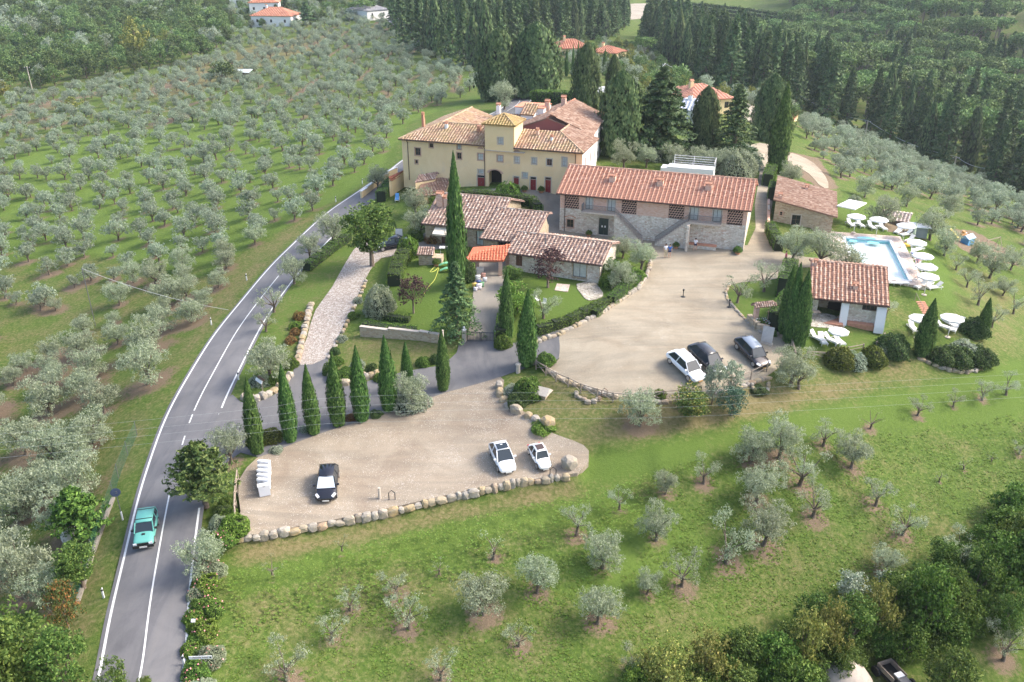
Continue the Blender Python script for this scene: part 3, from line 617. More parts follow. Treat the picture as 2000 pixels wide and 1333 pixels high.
def asphalt(name, c1, c2):
    m, t, b = newmat(name); co = objco(t)
    c = ramp(t, noise(t, .3, 5, .6, co, .6), [(.3, c1), (.7, c2)])
    c = mixc(t, 1.0, c, ramp(t, noise(t, 30, 2, .7, co), [(.2, (.8,.8,.8)), (.8, (1.2,1.2,1.2))]), 'MULTIPLY'); c = mixc(t, 1.0, c, ramp(t, noise(t, 1.0, 4, .6, objco(t, (.5, .06, 1)), 1.5), [(.35, (.84,.84,.86)), (.5, (1,1,1)), (.7, (1.1,1.08,1.05))]), 'MULTIPLY')
    t.links.new(c, b.inputs['Base Color']); b.inputs['Roughness'].default_value = .85; bump(t, b, noise(t, 60, 2, .7, co), .3, .02); return m
ASPH = asphalt('road_asphalt', (.115,.114,.120), (.165,.162,.167)); ASPH2 = asphalt('drive_asphalt', (.115,.115,.12), (.165,.16,.162))
CONC = asphalt('worn_concrete', (.20,.18,.15), (.29,.26,.22))
def cobblemat(name, cs, sc, gap=.05):
    m, t, b = newmat(name); co = objco(t); v = t.nodes.new('ShaderNodeTexVoronoi'); v.feature = 'DISTANCE_TO_EDGE'; v.inputs['Scale'].default_value = sc; t.links.new(co, v.inputs[0])
    v2 = t.nodes.new('ShaderNodeTexVoronoi'); v2.inputs['Scale'].default_value = sc; t.links.new(co, v2.inputs[0]); s = t.nodes.new('ShaderNodeSeparateColor'); t.links.new(v2.outputs['Color'], s.inputs[0])
    c = ramp(t, s.outputs[0], [(0, cs[0]), (.5, cs[1]), (1, cs[2])]); c = mixc(t, math_(t, 'LESS_THAN', v.outputs['Distance'], gap), c, tuple(q * .55 for q in cs[0]))
    t.links.new(c, b.inputs['Base Color']); b.inputs['Roughness'].default_value = .9; bump(t, b, v.outputs['Distance'], .5, .03); return m
COBB = cobblemat('pinkish_cobbles', [(.30,.245,.205),(.42,.36,.31),(.52,.48,.43)], 5.5); FLAG = cobblemat('flagstones', [(.34,.30,.24),(.45,.41,.34),(.55,.51,.44)], 2.2, .045)
DECKT = cobblemat('pink_paving', [(.50,.39,.33),(.57,.47,.41),(.62,.54,.48)], 2.6, .03)
sheet('parking_lot', PX['lot'], GRAVEL, .050, 1.1)
sheet('driveway', PX['drive'], ASPH2, .058, 1.1)
sheet('cobbled_track', PX['cobble'], COBB, .066, .9)
sheet('courtyard', PX['yard'], FINEG, .050, 1.3)
sheet('villa_forecourt', PX['court'], CONC, .058, 1.1, rnd=1)
sheet('garden_driveway', PX['gdrive'], CONC, .062, .9, rnd=1)
for nm_, k_, m_, o_ in (('terrace', 'terrace1', CONC, .07), ('gravel_lane', 'lane', FINEG, .054), ('stone_path', 'stonepatch', FLAG, .066), ('flagstone_paving', 'paving3', FLAG, .06), ('dirt_track', 'track', gravel('pale_dirt', [(.30,.25,.18),(.37,.31,.24),(.42,.36,.28)], .3), .05)):
    sheet(nm_, PX[k_], m_, o_, .9)
sheet('brick_landing', PX['terrace2'], DECKT, .06, .9, rnd=1)
def ribbon(name, path, w0, w1, mat, off, every=1.0, kind='structure', label=None):
    """strip along a path between the sideways distances w0 and w1"""
    ks = max(2, int(sum((b - a).length for a, b in zip(path, path[1:])) / every)); L = [0]
    for a, b in zip(path, path[1:]): L.append(L[-1] + (b - a).length)
    q = []; 
    for s in np.linspace(0, L[-1], ks):
        i = min(int(np.searchsorted(L, s, 'right')) - 1, len(path) - 2); u = (s - L[i]) / max(L[i+1] - L[i], 1e-6); p = path[i].lerp(path[i+1], u)
        tn = (path[min(i+2, len(path)-1)] - path[max(i-1, 0)]).normalized(); q.append((p, Vector((tn.y, -tn.x, 0))))
    m = max(2, int(abs(w1 - w0) / 1.2) + 1); V = []
    for p, nv in q:
        for w_ in np.linspace(w0, w1, m): V.append((p + nv * w_)[:2])
    zz = TT(np.array(V)); V = [(a[0], a[1], z_ + off) for a, z_ in zip(V, zz)]
    F = [(i*m+j, i*m+j+1, (i+1)*m+j+1, (i+1)*m+j) for i in range(len(q)-1) for j in range(m-1)]
    me = bpy.data.meshes.new(name); me.from_pydata(V, [], F); me.materials.append(mat); me.update(); return structure(put(name, me))
LINEM = plain('road_paint', (.78,.78,.76), .7, 0, (.62,.62,.61), 3)
ribbon('road', ROAD, -ROADW/2 - .35, ROADW/2 + .35, ASPH, .035, .8)
ribbon('road_edge_line', ROAD, -ROADW/2 - .09, -ROADW/2 + .09, LINEM, .043, .8)
def along(path, s0, s1):
    L = [0]
    for a, b in zip(path, path[1:]): L.append(L[-1] + (b - a).length)
    out = []
    for s in np.linspace(s0, s1, max(2, int((s1 - s0) / .8) + 1)):
        i = min(int(np.searchsorted(L, s, 'right')) - 1, len(path) - 2); out.append(path[i].lerp(path[i+1], (s - L[i]) / max(L[i+1] - L[i], 1e-6)))
    return out
def s_of(px, py):
    p = Vector((*at(px, py)[:2], 0)); L = 0; best = (1e9, 0)
    for a, b in zip(ROAD, ROAD[1:]):
        d = (p - a).length
        if d < best[0]: best = (d, L)
        L += (b - a).length
    return best[1]
s_a, s_b = s_of(385,800), s_of(535,545)
total = sum((b - a).length for a, b in zip(ROAD, ROAD[1:]))
dash = lambda p0, p1, w0, w1, nm: ribbon(nm, along(ROAD, p0, p1), w0, w1, LINEM, .047, .5)
dash(0, s_of(345,960), -.06, .06, 'centre_line')
q = s_of(355,915)
while q < s_a: dash(q, min(q + 1.4, s_a), -.06, .06, 'centre_dash'); q += 3.4
dash(s_a, s_b, -.06, .06, 'centre_line')
dash(s_b + 1.5, s_b + 4, -.06, .06, 'centre_dash')
dash(0, s_of(385,990), ROADW/2 - .08, ROADW/2 + .08, 'road_edge_line'); dash(s_of(445,785), s_of(640,440), ROADW/2 - .08, ROADW/2 + .08, 'road_edge_line')
q = s_of(400,900)
while q < s_of(440,790): dash(q, q + 1.2, ROADW/2 - .08, ROADW/2 + .08, 'junction_dash'); q += 2.2
for dd_ in (.55, 1.05): dash(s_of(412,860), s_of(436,795), ROADW/2 + dd_, ROADW/2 + dd_ + .14, 'stop_line')
q0 = s_of(985,215)
dash(q0, total - 60, -.06, .06, 'centre_line'); dash(q0, total - 60, ROADW/2 - .08, ROADW/2 + .08, 'road_edge_line')
# ------------------------------------------------------------------ growing things
OL = [olive_meshes(100 + i, 8 + i % 4, 400, 15, 1.9, .18) for i in range(6)]
OLT = [olive_meshes(200 + i, 7 + i % 3, 130, 12, 1.9, .17, 1.12) for i in range(4)]
OLY = [olive_meshes(300 + i, 5, 26, 9, 1.5, .17, 1.1) for i in range(2)]
OLB = [olive_meshes(350, 6, 22, 6, 1.9, .16, 1.3)]
OLF = [join2(*olive_meshes(400 + i, 7 + i % 3, 170, 10, 2.0, .30, 1.0, L_OLIVE2), 'olive_tree') for i in range(5)]
random.seed(5); RNG = np.random.default_rng(5)
LAND = [('the boulder at the corner of the lower car park', 1110,905), ('the stone wall below the black car', 640,1020), ('the stone wall below the white cars', 990,945), ('the mixed hedge at the meadow edge', 1640,1200),
 ('the roadside signpost', 395,1300), ('the pool umbrellas', 1800,490), ('the playground', 1900,490), ('the low cypress by the round lawn umbrella', 1915,640), ('the dark shrub bank below the garden loungers', 1880,690), ('the wooden rail of the gravel courtyard', 1400,770),
 ('the big broad-leaved tree by the cobbled track', 720,430), ('the turquoise car', 290,1040), ('the stone cottage with the pantile roof', 1560,400), ('the long brick barn', 1280,400), ('the yellow villa', 900,330), ('the low stone house', 1110,500), ('the brick entrance arch', 1490,610), ('the row of slim cypresses', 650,800), ('the middle of the meadow', 1100,1150), ('the power lines over the right-hand slope', 1800,800), ('the road bend', 520,620), ('the gate of the garden', 940,660)]
LANDP = [at(x, y) for _, x, y in LAND]
def nth(k): return ORD[k] if k < 10 else f"{k+1}{'th' if 10 <= k % 100 <= 12 or (k+1) % 10 not in (1,2,3) else {1:'st',2:'nd',3:'rd'}[(k+1) % 10]} nearest"
RANKED = {}
def ranked(o, text, marks): RANKED.setdefault((text, tuple(marks)), []).append(o); return o
def name_by_rank():
    for (text, marks), objs in RANKED.items():
        M_ = [(n, at(x, y)) for n, x, y in marks]; b_ = {}
        for o in objs:
            j = min(range(len(M_)), key=lambda q: (M_[q][1] - o.location).length); b_.setdefault(j, []).append(o)
        for j, l in b_.items():
            for k, o in enumerate(sorted(l, key=lambda o: (o.location - M_[j][1]).length)): o['label'] = f'{text}, {nth(k)} to {M_[j][0]}'
MG = [('the round road sign',240,1016),('the road bend post',413,635),('the slanting cable pole',160,560),('the field shed',475,152),('the leaning concrete pole',67,192),('the yellow grove tree',148,215),('the villa corner',786,350),('the upper road post',656,395),('the white far house',530,54),('the bend behind the villa',985,215),('the wire fence end',268,850)]
MS = [('the first wood-edge pole',1690,265),('the second wood-edge pole',1862,332),('the third wood-edge pole',1952,362),('the blue playhouse',1888,477),('the stone cottage',1640,400),('the bright lane cypress',1516,338),('the garden shed',1745,425)]
MF = MS[:3] + [('the vineyard rows',1450,60),('the umbrella pine',1257,130),('the orange-roofed house',1390,222),('the pale clearing',1965,80),('the far tiled house',1120,120)]
MWD = [('the leaning concrete pole',67,192),('the pole inside the wood',58,108),('the yellowing broad tree',275,118),('the small dark shed',417,48),('the bright grove tree',435,165)]
MH = [('the thatched hut',1642,1345),('the small tractor',1738,1325),('the yellow-brown shrub tree',1300,1370),('the meadow corner',1990,1010)]
MB_ = [('the cedar',1285,300),('the far tiled house',1120,120),('the white far house',530,54),('the grey-roofed house',740,40),('the orange-roofed house',1390,222),('the villa gable',1160,240),('the truck rack',1350,330)]
bins = {}
for i, (p, wd, k, px, py) in enumerate(lone):
    j = min(range(len(LAND)), key=lambda q: (LANDP[q] - p).length); bins.setdefault((j, k), []).append(((LANDP[j] - p).length, i))
ORD = ['nearest', 'second nearest', 'third nearest', 'fourth nearest', 'fifth nearest', 'sixth nearest', 'seventh nearest', 'eighth nearest', 'ninth nearest', 'tenth nearest', 'eleventh nearest', 'twelfth nearest', 'thirteenth nearest', 'fourteenth nearest']
for (j, k), lst in bins.items():
    for r_, (d, i) in enumerate(sorted(lst)):
        p, wd, k, px, py = lone[i]; src = {'f': OL, 's': OLT, 'y': OLY, 'b': OLB}[k]; s = wd / 4.6 if k != 'y' else wd / 3.2
        plant('olive_tree', src[i % len(src)], f'{GROUPNAME[k]} {ORD[r_]} to {LAND[j][0]}', 'olive tree', p, sc=(s, s, s * random.uniform(.95, 1.15)), group='olive trees standing apart')
d_ = np.hypot(olives[:, 0], olives[:, 1]); pr = [proj(*q) for q in olives]; inside = np.array([-30 < a < 2030 and -20 < b < 1380 for a, b in pr])
order = np.argsort(d_ + (~inside) * 1e4); NI = 300 - len(lone)
for n_, i in enumerate(order[:NI]):
    x, y, z = olives[i]; s = random.choice((.5,.65,.72,.78,.86,.95)) * random.uniform(.92, 1.08); lod = d_[i] < 120; s = random.uniform(.85, 1.2) if d_[i] < 95 and x < 0 else s
    lab = 'silvery olive tree in the grove across the road from the car park' if x < -15 else 'grey-green olive tree on the slope between the pool and the pine wood'
    g = 'olive trees of the roadside grove' if x < -15 else 'olive trees of the slope grove'
    if lod: o_ = plant('olive_tree', OL[i % 6], lab, 'olive tree', (x, y, z - .05), sc=(s, s, s), group=g)
    else: o_ = tag(put('olive_tree', OLF[i % 5], None, (x, y, z - .05), random.uniform(0, 6.3), (s, s, s)), lab, 'olive tree', g)
    ranked(o_, 'silvery olive tree of the roadside grove' if x < -15 else 'grey-green olive tree of the slope', MG if x < -15 else MS)
rest = olives[order[NI:]]
tag(scatter('olive_grove', rest, OLF, scl=.5 + .5 * RNG.random(len(rest))), 'far rows of grey-green olive trees up the hillside', 'olive grove', kind='stuff')
# conifers, cypresses
CY = [cypress_meshes(500 + i, 6500, 10, .95, None, None, .10) for i in range(4)]
CYW = [cypress_meshes(510 + i, 7000, 10, 1.7, L_CYPD, lambda t: np.where(t < .2, .78 + t * .9, np.clip(1 - (np.maximum(t - .2, 0) / .8) ** 4.2, 0, 1) ** .8 * .96), .2, .46) for i in range(3)]
TI = [tier_meshes(520 + i, 12, 3.0, 150, 46, .22, .36) for i in range(2)]
CEDAR = tier_meshes(530, 14, 5.4, 170, 120, .34, .50, leafmat('cedar_leaf', [(0,(.03,.07,.025)),(.5,(.06,.12,.04)),(1,(.13,.19,.07))], .12, .05), .1, .85, 13, .16)
random.seed(6)
def cyp(px, py, top, wpx, label, src=None, group=None, name='cypress_tree', w0=1.9, h0=10.0, i=0, cat='cypress'):
    p = at(px, py); h = h_at(p, top); wd = wpx / ppm(Vector((p.x, p.y, p.z + h * .35)))
    m = (src or CY)[i % len(src or CY)]
    return plant(name, m, label, cat, p, sc=(wd / w0, wd / w0, h / h0), group=group)
ROWC = [(503,885,738,30),(568,862,712,29),(613,848,712,28),(662,832,688,31),(707,822,676,31),(760,802,656,32),(797,762,668,21)]
rl = ['slim cypress at the road end of the row, behind the white bins', 'second slim cypress of the row counted from the road', 'third slim cypress of the row from the road, shorter than its neighbours', 'fourth slim cypress of the row, above the rusty shrub', 'fifth slim cypress of the row, beside the wet patch on the drive', 'sixth and tallest slim cypress of the row, beyond the wet patch', 'thin cypress of the row behind the silvery shrub']
for i, ((a, b_, c, wd), l) in enumerate(zip(ROWC, rl)): cyp(a, b_, c, wd, l, group='slim cypresses between drive and car park', i=i)
cyp(866,763,642,24,'thin cypress beside the concrete pole at the end of the row', i=2)
cyp(893,560,298,34,'very tall slender cypress in front of the farmhouse roof', i=1)
cyp(990,662,527,25,'cypress just inside the garden beside the gate', i=0)
cyp(1030,716,566,35,'broad-based cypress where the drive meets the gravel courtyard', i=3)
cyp(1530,655,518,25,'rear cypress of the tight clump by the pool house', i=0, group='cypress clump by the pool house')
cyp(1540,670,514,28,'middle cypress of the tight clump by the pool house', i=1, group='cypress clump by the pool house')
cyp(1557,678,528,33,'front cypress of the tight clump by the pool house', i=2, group='cypress clump by the pool house')
cyp(1800,695,584,33,'leaning-looking cypress between the garden loungers and the dark shrub bank', i=0)
cyp(1914,660,582,22,'slim cypress beside the round lawn umbrella and shrub', i=1)
cyp(1516,338,160,36,'tall bright cypress at the corner of the courtyard lane', i=3, w0=1.9)
cyp(1500,275,146,64,'dark bushy cypress behind the tall bright one by the lane', CYW, i=0, w0=3.4)
cyp(1143,222,84,50,'tall dark cypress behind the villa roof', CYW, i=1, w0=3.4)
cyp(1195,215,106,28,'narrower dark cypress beside the white canopy', CYW, i=2, w0=3.4)
cyp(1208,305,138,72,'broad old cypress right behind the villa gable', CYW, i=2, w0=3.4)
cyp(1372,302,170,52,'brownish cypress left of the blue-grey roof', CYW, i=0, w0=3.4)
cyp(975,195,56,78,'massive dark cypress at the roadside behind the villa', CYW, i=1, w0=3.4)
cyp(1046,190,44,84,'massive spreading conifer on the far side of the road bend', CYW, i=2, w0=3.4)
cyp(1060,184,90,22,'thin cypress in front of the massive conifer at the road bend', i=2)
cyp(1478,205,150,16,'small conifer beside the red-roofed house', TI, i=0, w0=5.6, h0=12, name='conifer_tree', cat='conifer')
cyp(893,658,512,108,'spruce-like conifer in front of the garden gate', TI, i=0, w0=5.6, h0=12, name='conifer_tree', cat='conifer')
cyp(1430,318,166,104,'dense conifer behind the long barn roof', TI, i=1, w0=5.2, h0=12, name='conifer_tree', cat='conifer')
cyp(1285,302,132,175,'large cedar with drooping tiers behind the villa', [CEDAR], w0=10, h0=14, name='cedar_tree', cat='cedar')
for i, (a, b_, c, wd) in enumerate([(1106,150,95,7),(1118,152,84,5),(1128,150,80,6),(1160,150,90,7),(1180,148,96,9)]): cyp(a, b_, c, wd, f'{["first","second","third","fourth","fifth"][i]} pencil-thin cypress in front of the far tiled house', i=i, group='cypresses by the far tiled house')
# round and broad trees
DEC = [round_meshes(600 + i, 8, 2.6, .6, 12, 420, 16, .26) for i in range(2)]
PLUM = round_meshes(610, 6, 2.3, .58, 10, 170, 13, .22, L_PLUM, .12, 1, .36, 1.9, .4)
YELT = round_meshes(611, 6, 2.4, .52, 12, 230, 12, .24, L_YEL, .12, 1.1, .38, None, .4)
YGR = round_meshes(612, 5, 2.2, .5, 10, 260, 13, .24, L_LIGHT, .12)
DK = [round_meshes(613 + i, 7, 3.0, .48, 14, 420, 15, .27, L_GREEN, .2, 1.1, .42, 1.2, .65) for i in range(2)]
DKD = round_meshes(618, 7, 3.0, .48, 14, 420, 15, .30, L_HEDGE, .2, 1.1, .45, 1.2, .6)
GRYT = round_meshes(619, 6, 2.4, .5, 12, 240, 14, .24, L_SILVER, .14, 1.1, .4, 1.0, .5)
random.seed(8)
def rt(px, py, top, wpx, label, m, name='broadleaf_tree', cat='tree', w0=5.4, h0=8.0, group=None):
    p = at(px, py); h = h_at(p, top); wd = wpx / ppm(Vector((p.x, p.y, p.z + h * .5))); return plant(name, m, label, cat, p, sc=(wd / w0, wd / w0, h / h0), group=group)
rt(727,520,382,112,'big round-crowned broad-leaved tree at the top of the cobbled track', DEC[0])
rt(808,612,532,72,'small purple-leaved plum tree on the garden lawn', PLUM, 'plum_tree', 'plum tree', 4.8, 6)
rt(1070,562,478,92,'purple-leaved plum tree against the low stone house', PLUM, 'plum_tree', 'plum tree', 4.8, 6)
rt(1010,612,545,88,'yellow-green tree behind the cypress by the garden gate', YGR, w0=4.8, h0=5)
rt(1000,560,518,50,'bright green shrub tree under the corner of the red carport', DEC[1], w0=5.4)
rt(1345,812,748,95,'persimmon-like bushy tree with yellowing leaves below the courtyard rail', round_meshes(620, 5, 2.4, .5, 12, 260, 14, .24, leafmat('mixed_leaf', [(0,(.05,.10,.02)),(.6,(.14,.19,.05)),(1,(.34,.28,.08))], .3, .1), .12), w0=5, h0=5)
rt(1390,790,700,46,'variegated tree hiding the black car front', GRYT, w0=5, h0=6)
rt(1425,775,702,54,'variegated tree between the parked hatchbacks', GRYT, w0=5, h0=6)
rt(1428,812,756,66,'blue-green conifer bush below the parked cars', round_meshes(621, 4, 2.2, .5, 9, 240, 14, .2, leafmat('blue_green_leaf', [(0,(.03,.08,.05)),(.5,(.07,.15,.10)),(1,(.16,.25,.18))], .2, .05), .12), 'conifer_bush', 'bush', 4.6, 4)
rt(402,985,862,140,'large spreading dark conifer over the road edge by the white bins', tier_meshes(640, 7, 3.6, 120, 60, .10, .42, leafmat('bushy_conifer', [(0,(.03,.07,.02)),(.5,(.08,.14,.035)),(1,(.20,.26,.08))], .2, .05), .12, .6, 0, .55), 'conifer_tree', 'conifer', 6.6, 7.5)
rt(160,1052,952,120,'bright green feathery conifer beside the wire fence', tier_meshes(641, 6, 3.3, 110, 60, .14, .42, leafmat('feathery_conifer', [(0,(.03,.08,.015)),(.5,(.09,.18,.03)),(1,(.20,.32,.06))], .2, .05), .1, .6, 0, .4), 'conifer_tree', 'conifer', 6.2, 6.4)
rt(165,1150,1060,95,'leafy green bush behind the wire fence', DEC[1], name='leafy_bush', cat='bush')
rt(135,1230,1130,80,'bush of reddish and green leaves behind the wire fence', round_meshes(642, 5, 2.4, .5, 12, 240, 14, .24, leafmat('red_green_leaf', [(0,(.07,.10,.03)),(.6,(.12,.15,.04)),(1,(.40,.14,.06))], .3, .1), .12), 'leafy_bush', 'bush', 5, 5)
rt(40,1345,1172,190,'big dark broad-leaved tree at the lower corner by the road', DK[0], w0=6.2, h0=7)
rt(130,1352,1230,130,'broad-leaved tree next to the road lay-by', DK[1], w0=6.2, h0=7)
rt(0,1400,1200,150,'broad-leaved tree at the very corner', DK[1], w0=6.2, h0=7)
rt(230,1375,1282,76,'small round tree touching the left road line', DK[0], w0=6.2, h0=7)
rt(287,1362,1325,40,'tip of a green shrub between the road lines', DEC[1])
HB = [(1300,1370,1250,130,YELT,6,'yellow-brown half-bare shrub tree'),(1380,1345,1230,110,YELT,6,'thin brown-twigged tree'),(1440,1330,1225,90,DEC[1],8,'leafy green tree'),(1500,1345,1235,110,DKD,7,'deep green tree'),(1560,1330,1180,90,YELT,6,'yellow tree with open crown'),
 (1610,1310,1165,90,YELT,6,'taller golden-yellow tree'),(1650,1290,1160,100,DEC[1],8,'green tree with light tips'),(1700,1260,1130,95,YELT,6,'tree with orange-yellow shoots'),(1745,1240,1120,90,DK[0],7,'dark leafy tree'),(1790,1250,1100,110,DKD,7,'dark dense tree'),(1840,1230,1110,100,DK[1],7,'broad green tree'),
 (1885,1200,1070,110,DK[0],7,'large rounded green tree'),(1925,1170,1040,110,DKD,7,'large deep green tree'),(1975,1120,1000,110,DK[1],7,'green tree near the frame edge'),(2010,1180,1010,120,DKD,7,'dense tree beyond the frame edge'),(1950,1235,1130,100,DK[0],7,'shaded green tree behind the hedge line'),
 (1730,1180,1120,80,GRYT,6,'greyish young tree'),(1660,1180,1120,80,GRYT,6,'grey-leaved willow-like tree'),(1850,1370,1270,120,DK[1],7,'bright-edged tree by the shaded clearing'),(1420,1395,1300,120,DEC[0],8,'low green tree at the bottom edge'),(1540,1390,1290,120,DKD,7,'dark green tree at the bottom edge'),(1790,1180,1115,70,DEC[0],8,'light green tree between dark ones'),(1240,1390,1300,70,YGR,5,'yellow-green bush'),(1990,1010,960,60,GRYT,6,'small silvery tree above the hedge')]
for i, (a, b_, c, wd, m, h0, l) in enumerate(HB): rt(a, b_, c, wd, f'{l} of the hedge, {ORD[i] + " to the yellow end" if i < 12 else ORD[i-12] + " to the frame corner"}', m, 'hedgerow_tree', 'tree', {6:5.0,8:5.4,7:6.2,5:4.8}[h0], h0, 'mixed trees of the meadow hedge')
HP = smooth([at(1250,1350), at(1400,1322), at(1520,1290), at(1620,1240), at(1720,1200), at(1830,1150), at(1930,1090), at(2010,1010)], 5)
HP2 = smooth([at(1330,1400), at(1480,1372), at(1600,1340), at(1700,1270), at(1800,1250), at(1900,1190), at(2010,1110)], 5)
SMT = [DK[0], DKD, YELT, YGR, DEC[1], GRYT, DK[1], YELT]
for i, p in enumerate(HP + HP2):
    q = Vector((p.x + random.uniform(-1, 1), p.y + random.uniform(-1, 1), 0)); q.z = T(q.x, q.y) - .3; s = random.uniform(.34, .62); j = random.choice((0, 1, 2, 2, 3, 4, 5, 6, 7)) if i < 20 else random.choice((0, 1, 1, 4, 6))
    ranked(plant('hedgerow_bush', SMT[j], 'x', 'tree', q, sc=(s, s, s), group='bushy growth of the meadow hedge'), 'bushy tree filling the meadow hedge', MH)
# shrubs
BU = [bush_mesh(700 + i, 1, 1.1, 3200) for i in range(2)]; BUD = bush_mesh(703, 1, 1.1, 3600, .13, leafmat('dark_shrub', [(0,(.035,.07,.02)),(.5,(.075,.13,.04)),(1,(.16,.22,.07))], .2, .1), .2)
BUS = bush_mesh(704, 1, 1.1, 2400, .15, L_SILVER, .2, .35); BUL = bush_mesh(705, 1, 1.1, 2400, .15, L_LIGHT, .22); BUR = bush_mesh(706, 1, .9, 1800, .14, L_RUST, .2); BUO = bush_mesh(707, 1, 1.1, 3400, .14, L_OLIVE, .18, .35); BUY = bush_mesh(708, 1, 1, 2600, .13, leafmat('olive_green_shrub', [(0,(.06,.08,.015)),(.5,(.12,.14,.025)),(1,(.2,.21,.05))], .2, .1), .1)
SH = [(1032,772,28,30,BU[0],'clipped dome shrub on the grass below the drive cypress'),(1012,788,22,20,BUD,'dark shrub beside the small well roof'),(1003,766,20,12,BUS,'greyish grass clump behind the dome shrub'),(1066,708,13,14,BU[1],'ball-clipped shrub in a terracotta pot at the courtyard corner'),
 (1000,690,0,0,None,''),(983,676,17,20,BU[0],'rounded shrub at the gate pillar'),(742,612,30,44,BUO,'round silver-green olive shrub on the garden lawn'),(570,716,14,16,BU[0],'green shrub at the end of the boulder row'),(585,622,12,14,BUR,'rusty shrub at the top of the boulder row'),(578,640,12,10,BUL,'light green shrub among the boulder row'),(577,652,11,12,BUR,'second rusty shrub along the boulder row'),(568,668,12,12,BUR,'third rusty shrub along the boulder row'),
 (518,750,16,15,BUS,'white-flecked shrub in the junction island'),(536,748,14,16,BU[1],'green shrub in the junction island'),(498,752,13,14,BUS,'blue-grey shrub at the tip of the junction island'),(506,738,10,9,BUL,'small green shrub behind the sign board of the island'),
 (527,858,26,18,BUY,'low olive-green shrub between the first two cypresses of the row'),(494,868,14,14,BUY,'olive-green shrub behind the first cypress of the row'),(540,882,14,9,BUS,'white-leaved ground shrub beside the second cypress'),(596,842,12,9,BUS,'white-leaved clump by the third cypress'),(688,818,13,11,BUR,'rusty clump between the fourth and fifth cypress'),(735,812,13,9,BUD,'dark clump below the wet patch'),
 (645,730,13,20,BU[1],'shrub at the corner of the planted bank'),(680,736,20,16,BU[0],'green shrub on the planted bank wall'),(700,718,14,13,BUS,'variegated shrub on the planted bank'),(727,726,12,14,BUD,'spiky dark shrub on the planted bank'),(827,712,14,13,BU[0],'round shrub at the end of the planted bank'),(848,708,9,14,BUD,'dark upright shrub next to the thin cypress'),(745,742,14,12,BUL,'pale shrub beside the planted bank'),
 (805,792,36,26,BUS,'large silvery shrub at the foot of the row'),(1638,710,30,30,BUY,'yellow-green dome shrub on the lawn edge'),(1702,708,27,30,BUY,'second yellow-green dome shrub on the lawn edge'),(1668,715,24,22,BUS,'silvery shrub between the two dome shrubs'),(1742,690,32,30,BUD,'dark spreading shrub behind the dome shrubs'),(1720,695,14,14,BUS,'grey shrub against the dark spreading one'),
 (1835,705,26,24,BUD,'first dark shrub of the shrub bank'),(1868,708,30,26,BUD,'middle dark shrub of the shrub bank'),(1912,708,28,26,BUD,'last dark shrub of the shrub bank'),(1880,690,30,20,BUS,'silvery shrub on top of the shrub bank'),(1900,652,26,26,BUD,'round shrub beside the slim lawn cypress'),
 (1552,692,12,13,BU[0],'round shrub at the foot of the cypress clump'),(1540,690,10,12,BU[1],'smaller shrub at the foot of the cypress clump'),(1510,655,8,9,BU[0],'small ball shrub behind the info board'),(1197,548,22,34,BU[0],'dense green shrub at the end of the low stone house'),(1185,560,14,20,BUL,'yellow-green shrub at the end of the low stone house'),(1232,545,26,18,BUL,'yellow-green shrub on the yard corner bed'),(1215,562,26,18,BU[1],'green shrub on the yard corner bed'),(1440,492,9,9,BU[0],'small potted shrub at the barn corner'),
 (1060,382,0,0,None,''),(995,385,24,22,BUL,'light green shrub in front of the villa doors'),(800,500,20,30,BUL,'tall leafy shrub beside the parked black saloon'),(812,470,16,22,BU[0],'green shrub at the terrace of the farmhouse'),(848,472,18,20,BUR,'brown climbing shrub on the farmhouse wall'),(765,448,9,14,BUD,'dark shrub near the blue lounger'),(908,548,20,34,BUD,'dark ivy-like shrub under the red carport'),(1437,345,38,40,BUO,'large rounded grey-green shrub behind the barn'),
 (1060,838,24,10,BUL,'bright lime shrub on the boulders of the lower car park'),(458,1040,28,30,BUL,'oleander shrub at the end of the stone wall'),(430,1030,20,20,BUO,'grey-green shrub beside the split-rail fence'),(1668,400,14,14,BUO,'round bush behind the square white parasol'),(845,392,12,12,BUL,'sunlit shrub by the annex'),(1720,472,0,0,None,''),(1545,650,14,20,BU[0],'green shrub against the hedge of the cypress clump'),(1835,420,0,0,None,''),(660,710,12,12,BU[0],'small shrub beside the cobbles'),(655,690,10,10,BUD,'dark ground shrub beside the cobbles'),(668,665,11,9,BUS,'grey ground shrub beside the cobbles'),(690,620,12,9,BU[1],'green ground shrub beside the upper cobbles'),(700,590,10,8,BUS,'pale ground shrub beside the upper cobbles'),(1290,775,12,12,BUL,'tuft of shrubs below the courtyard rail'),(1482,765,17,10,BUD,'shrub in the semicircular stone bed')]
for (a, b_, rw, hh, m, l) in SH:
    if m is None: continue
    p = at(a, b_); k = ppm(p); tag(put('shrub', m, None, (p.x, p.y, p.z - .05), random.uniform(0, 6), (rw / k, rw / k, hh / k / .92)), l, 'shrub')
OLE = [(402,1150,26),(418,1120,24),(410,1195,28),(400,1240,26),(415,1290,26),(385,1320,26),(380,1215,20),(395,1360,30),(432,1062,26),(372,1275,18),(384,1165,18),(374,1340,18)]
for i, (a, b_, rw) in enumerate(OLE):
    p = at(a, b_); k = ppm(p); s = rw / k
    t_ = thing('oleander_bush', f'pink-flowering oleander bush on the verge, {ORD[i]} to the stone wall end', 'bush', p, random.uniform(0, 6), 'oleander bushes along the verge'); t_.scale = (s, s, s)
    put('foliage', (BUL, BUO, BU[0])[i % 3], t_)
    P = sph(26); P[:, 2] = np.abs(P[:, 2]); fl = qmesh('blossom', leaf_quads(P * np.array([1.0, 1.0, 1.15]) * 1.02, .16, .9), PETAL_P); put('blossom', fl, t_)
def wp(l): return [at(*q) for q in l]
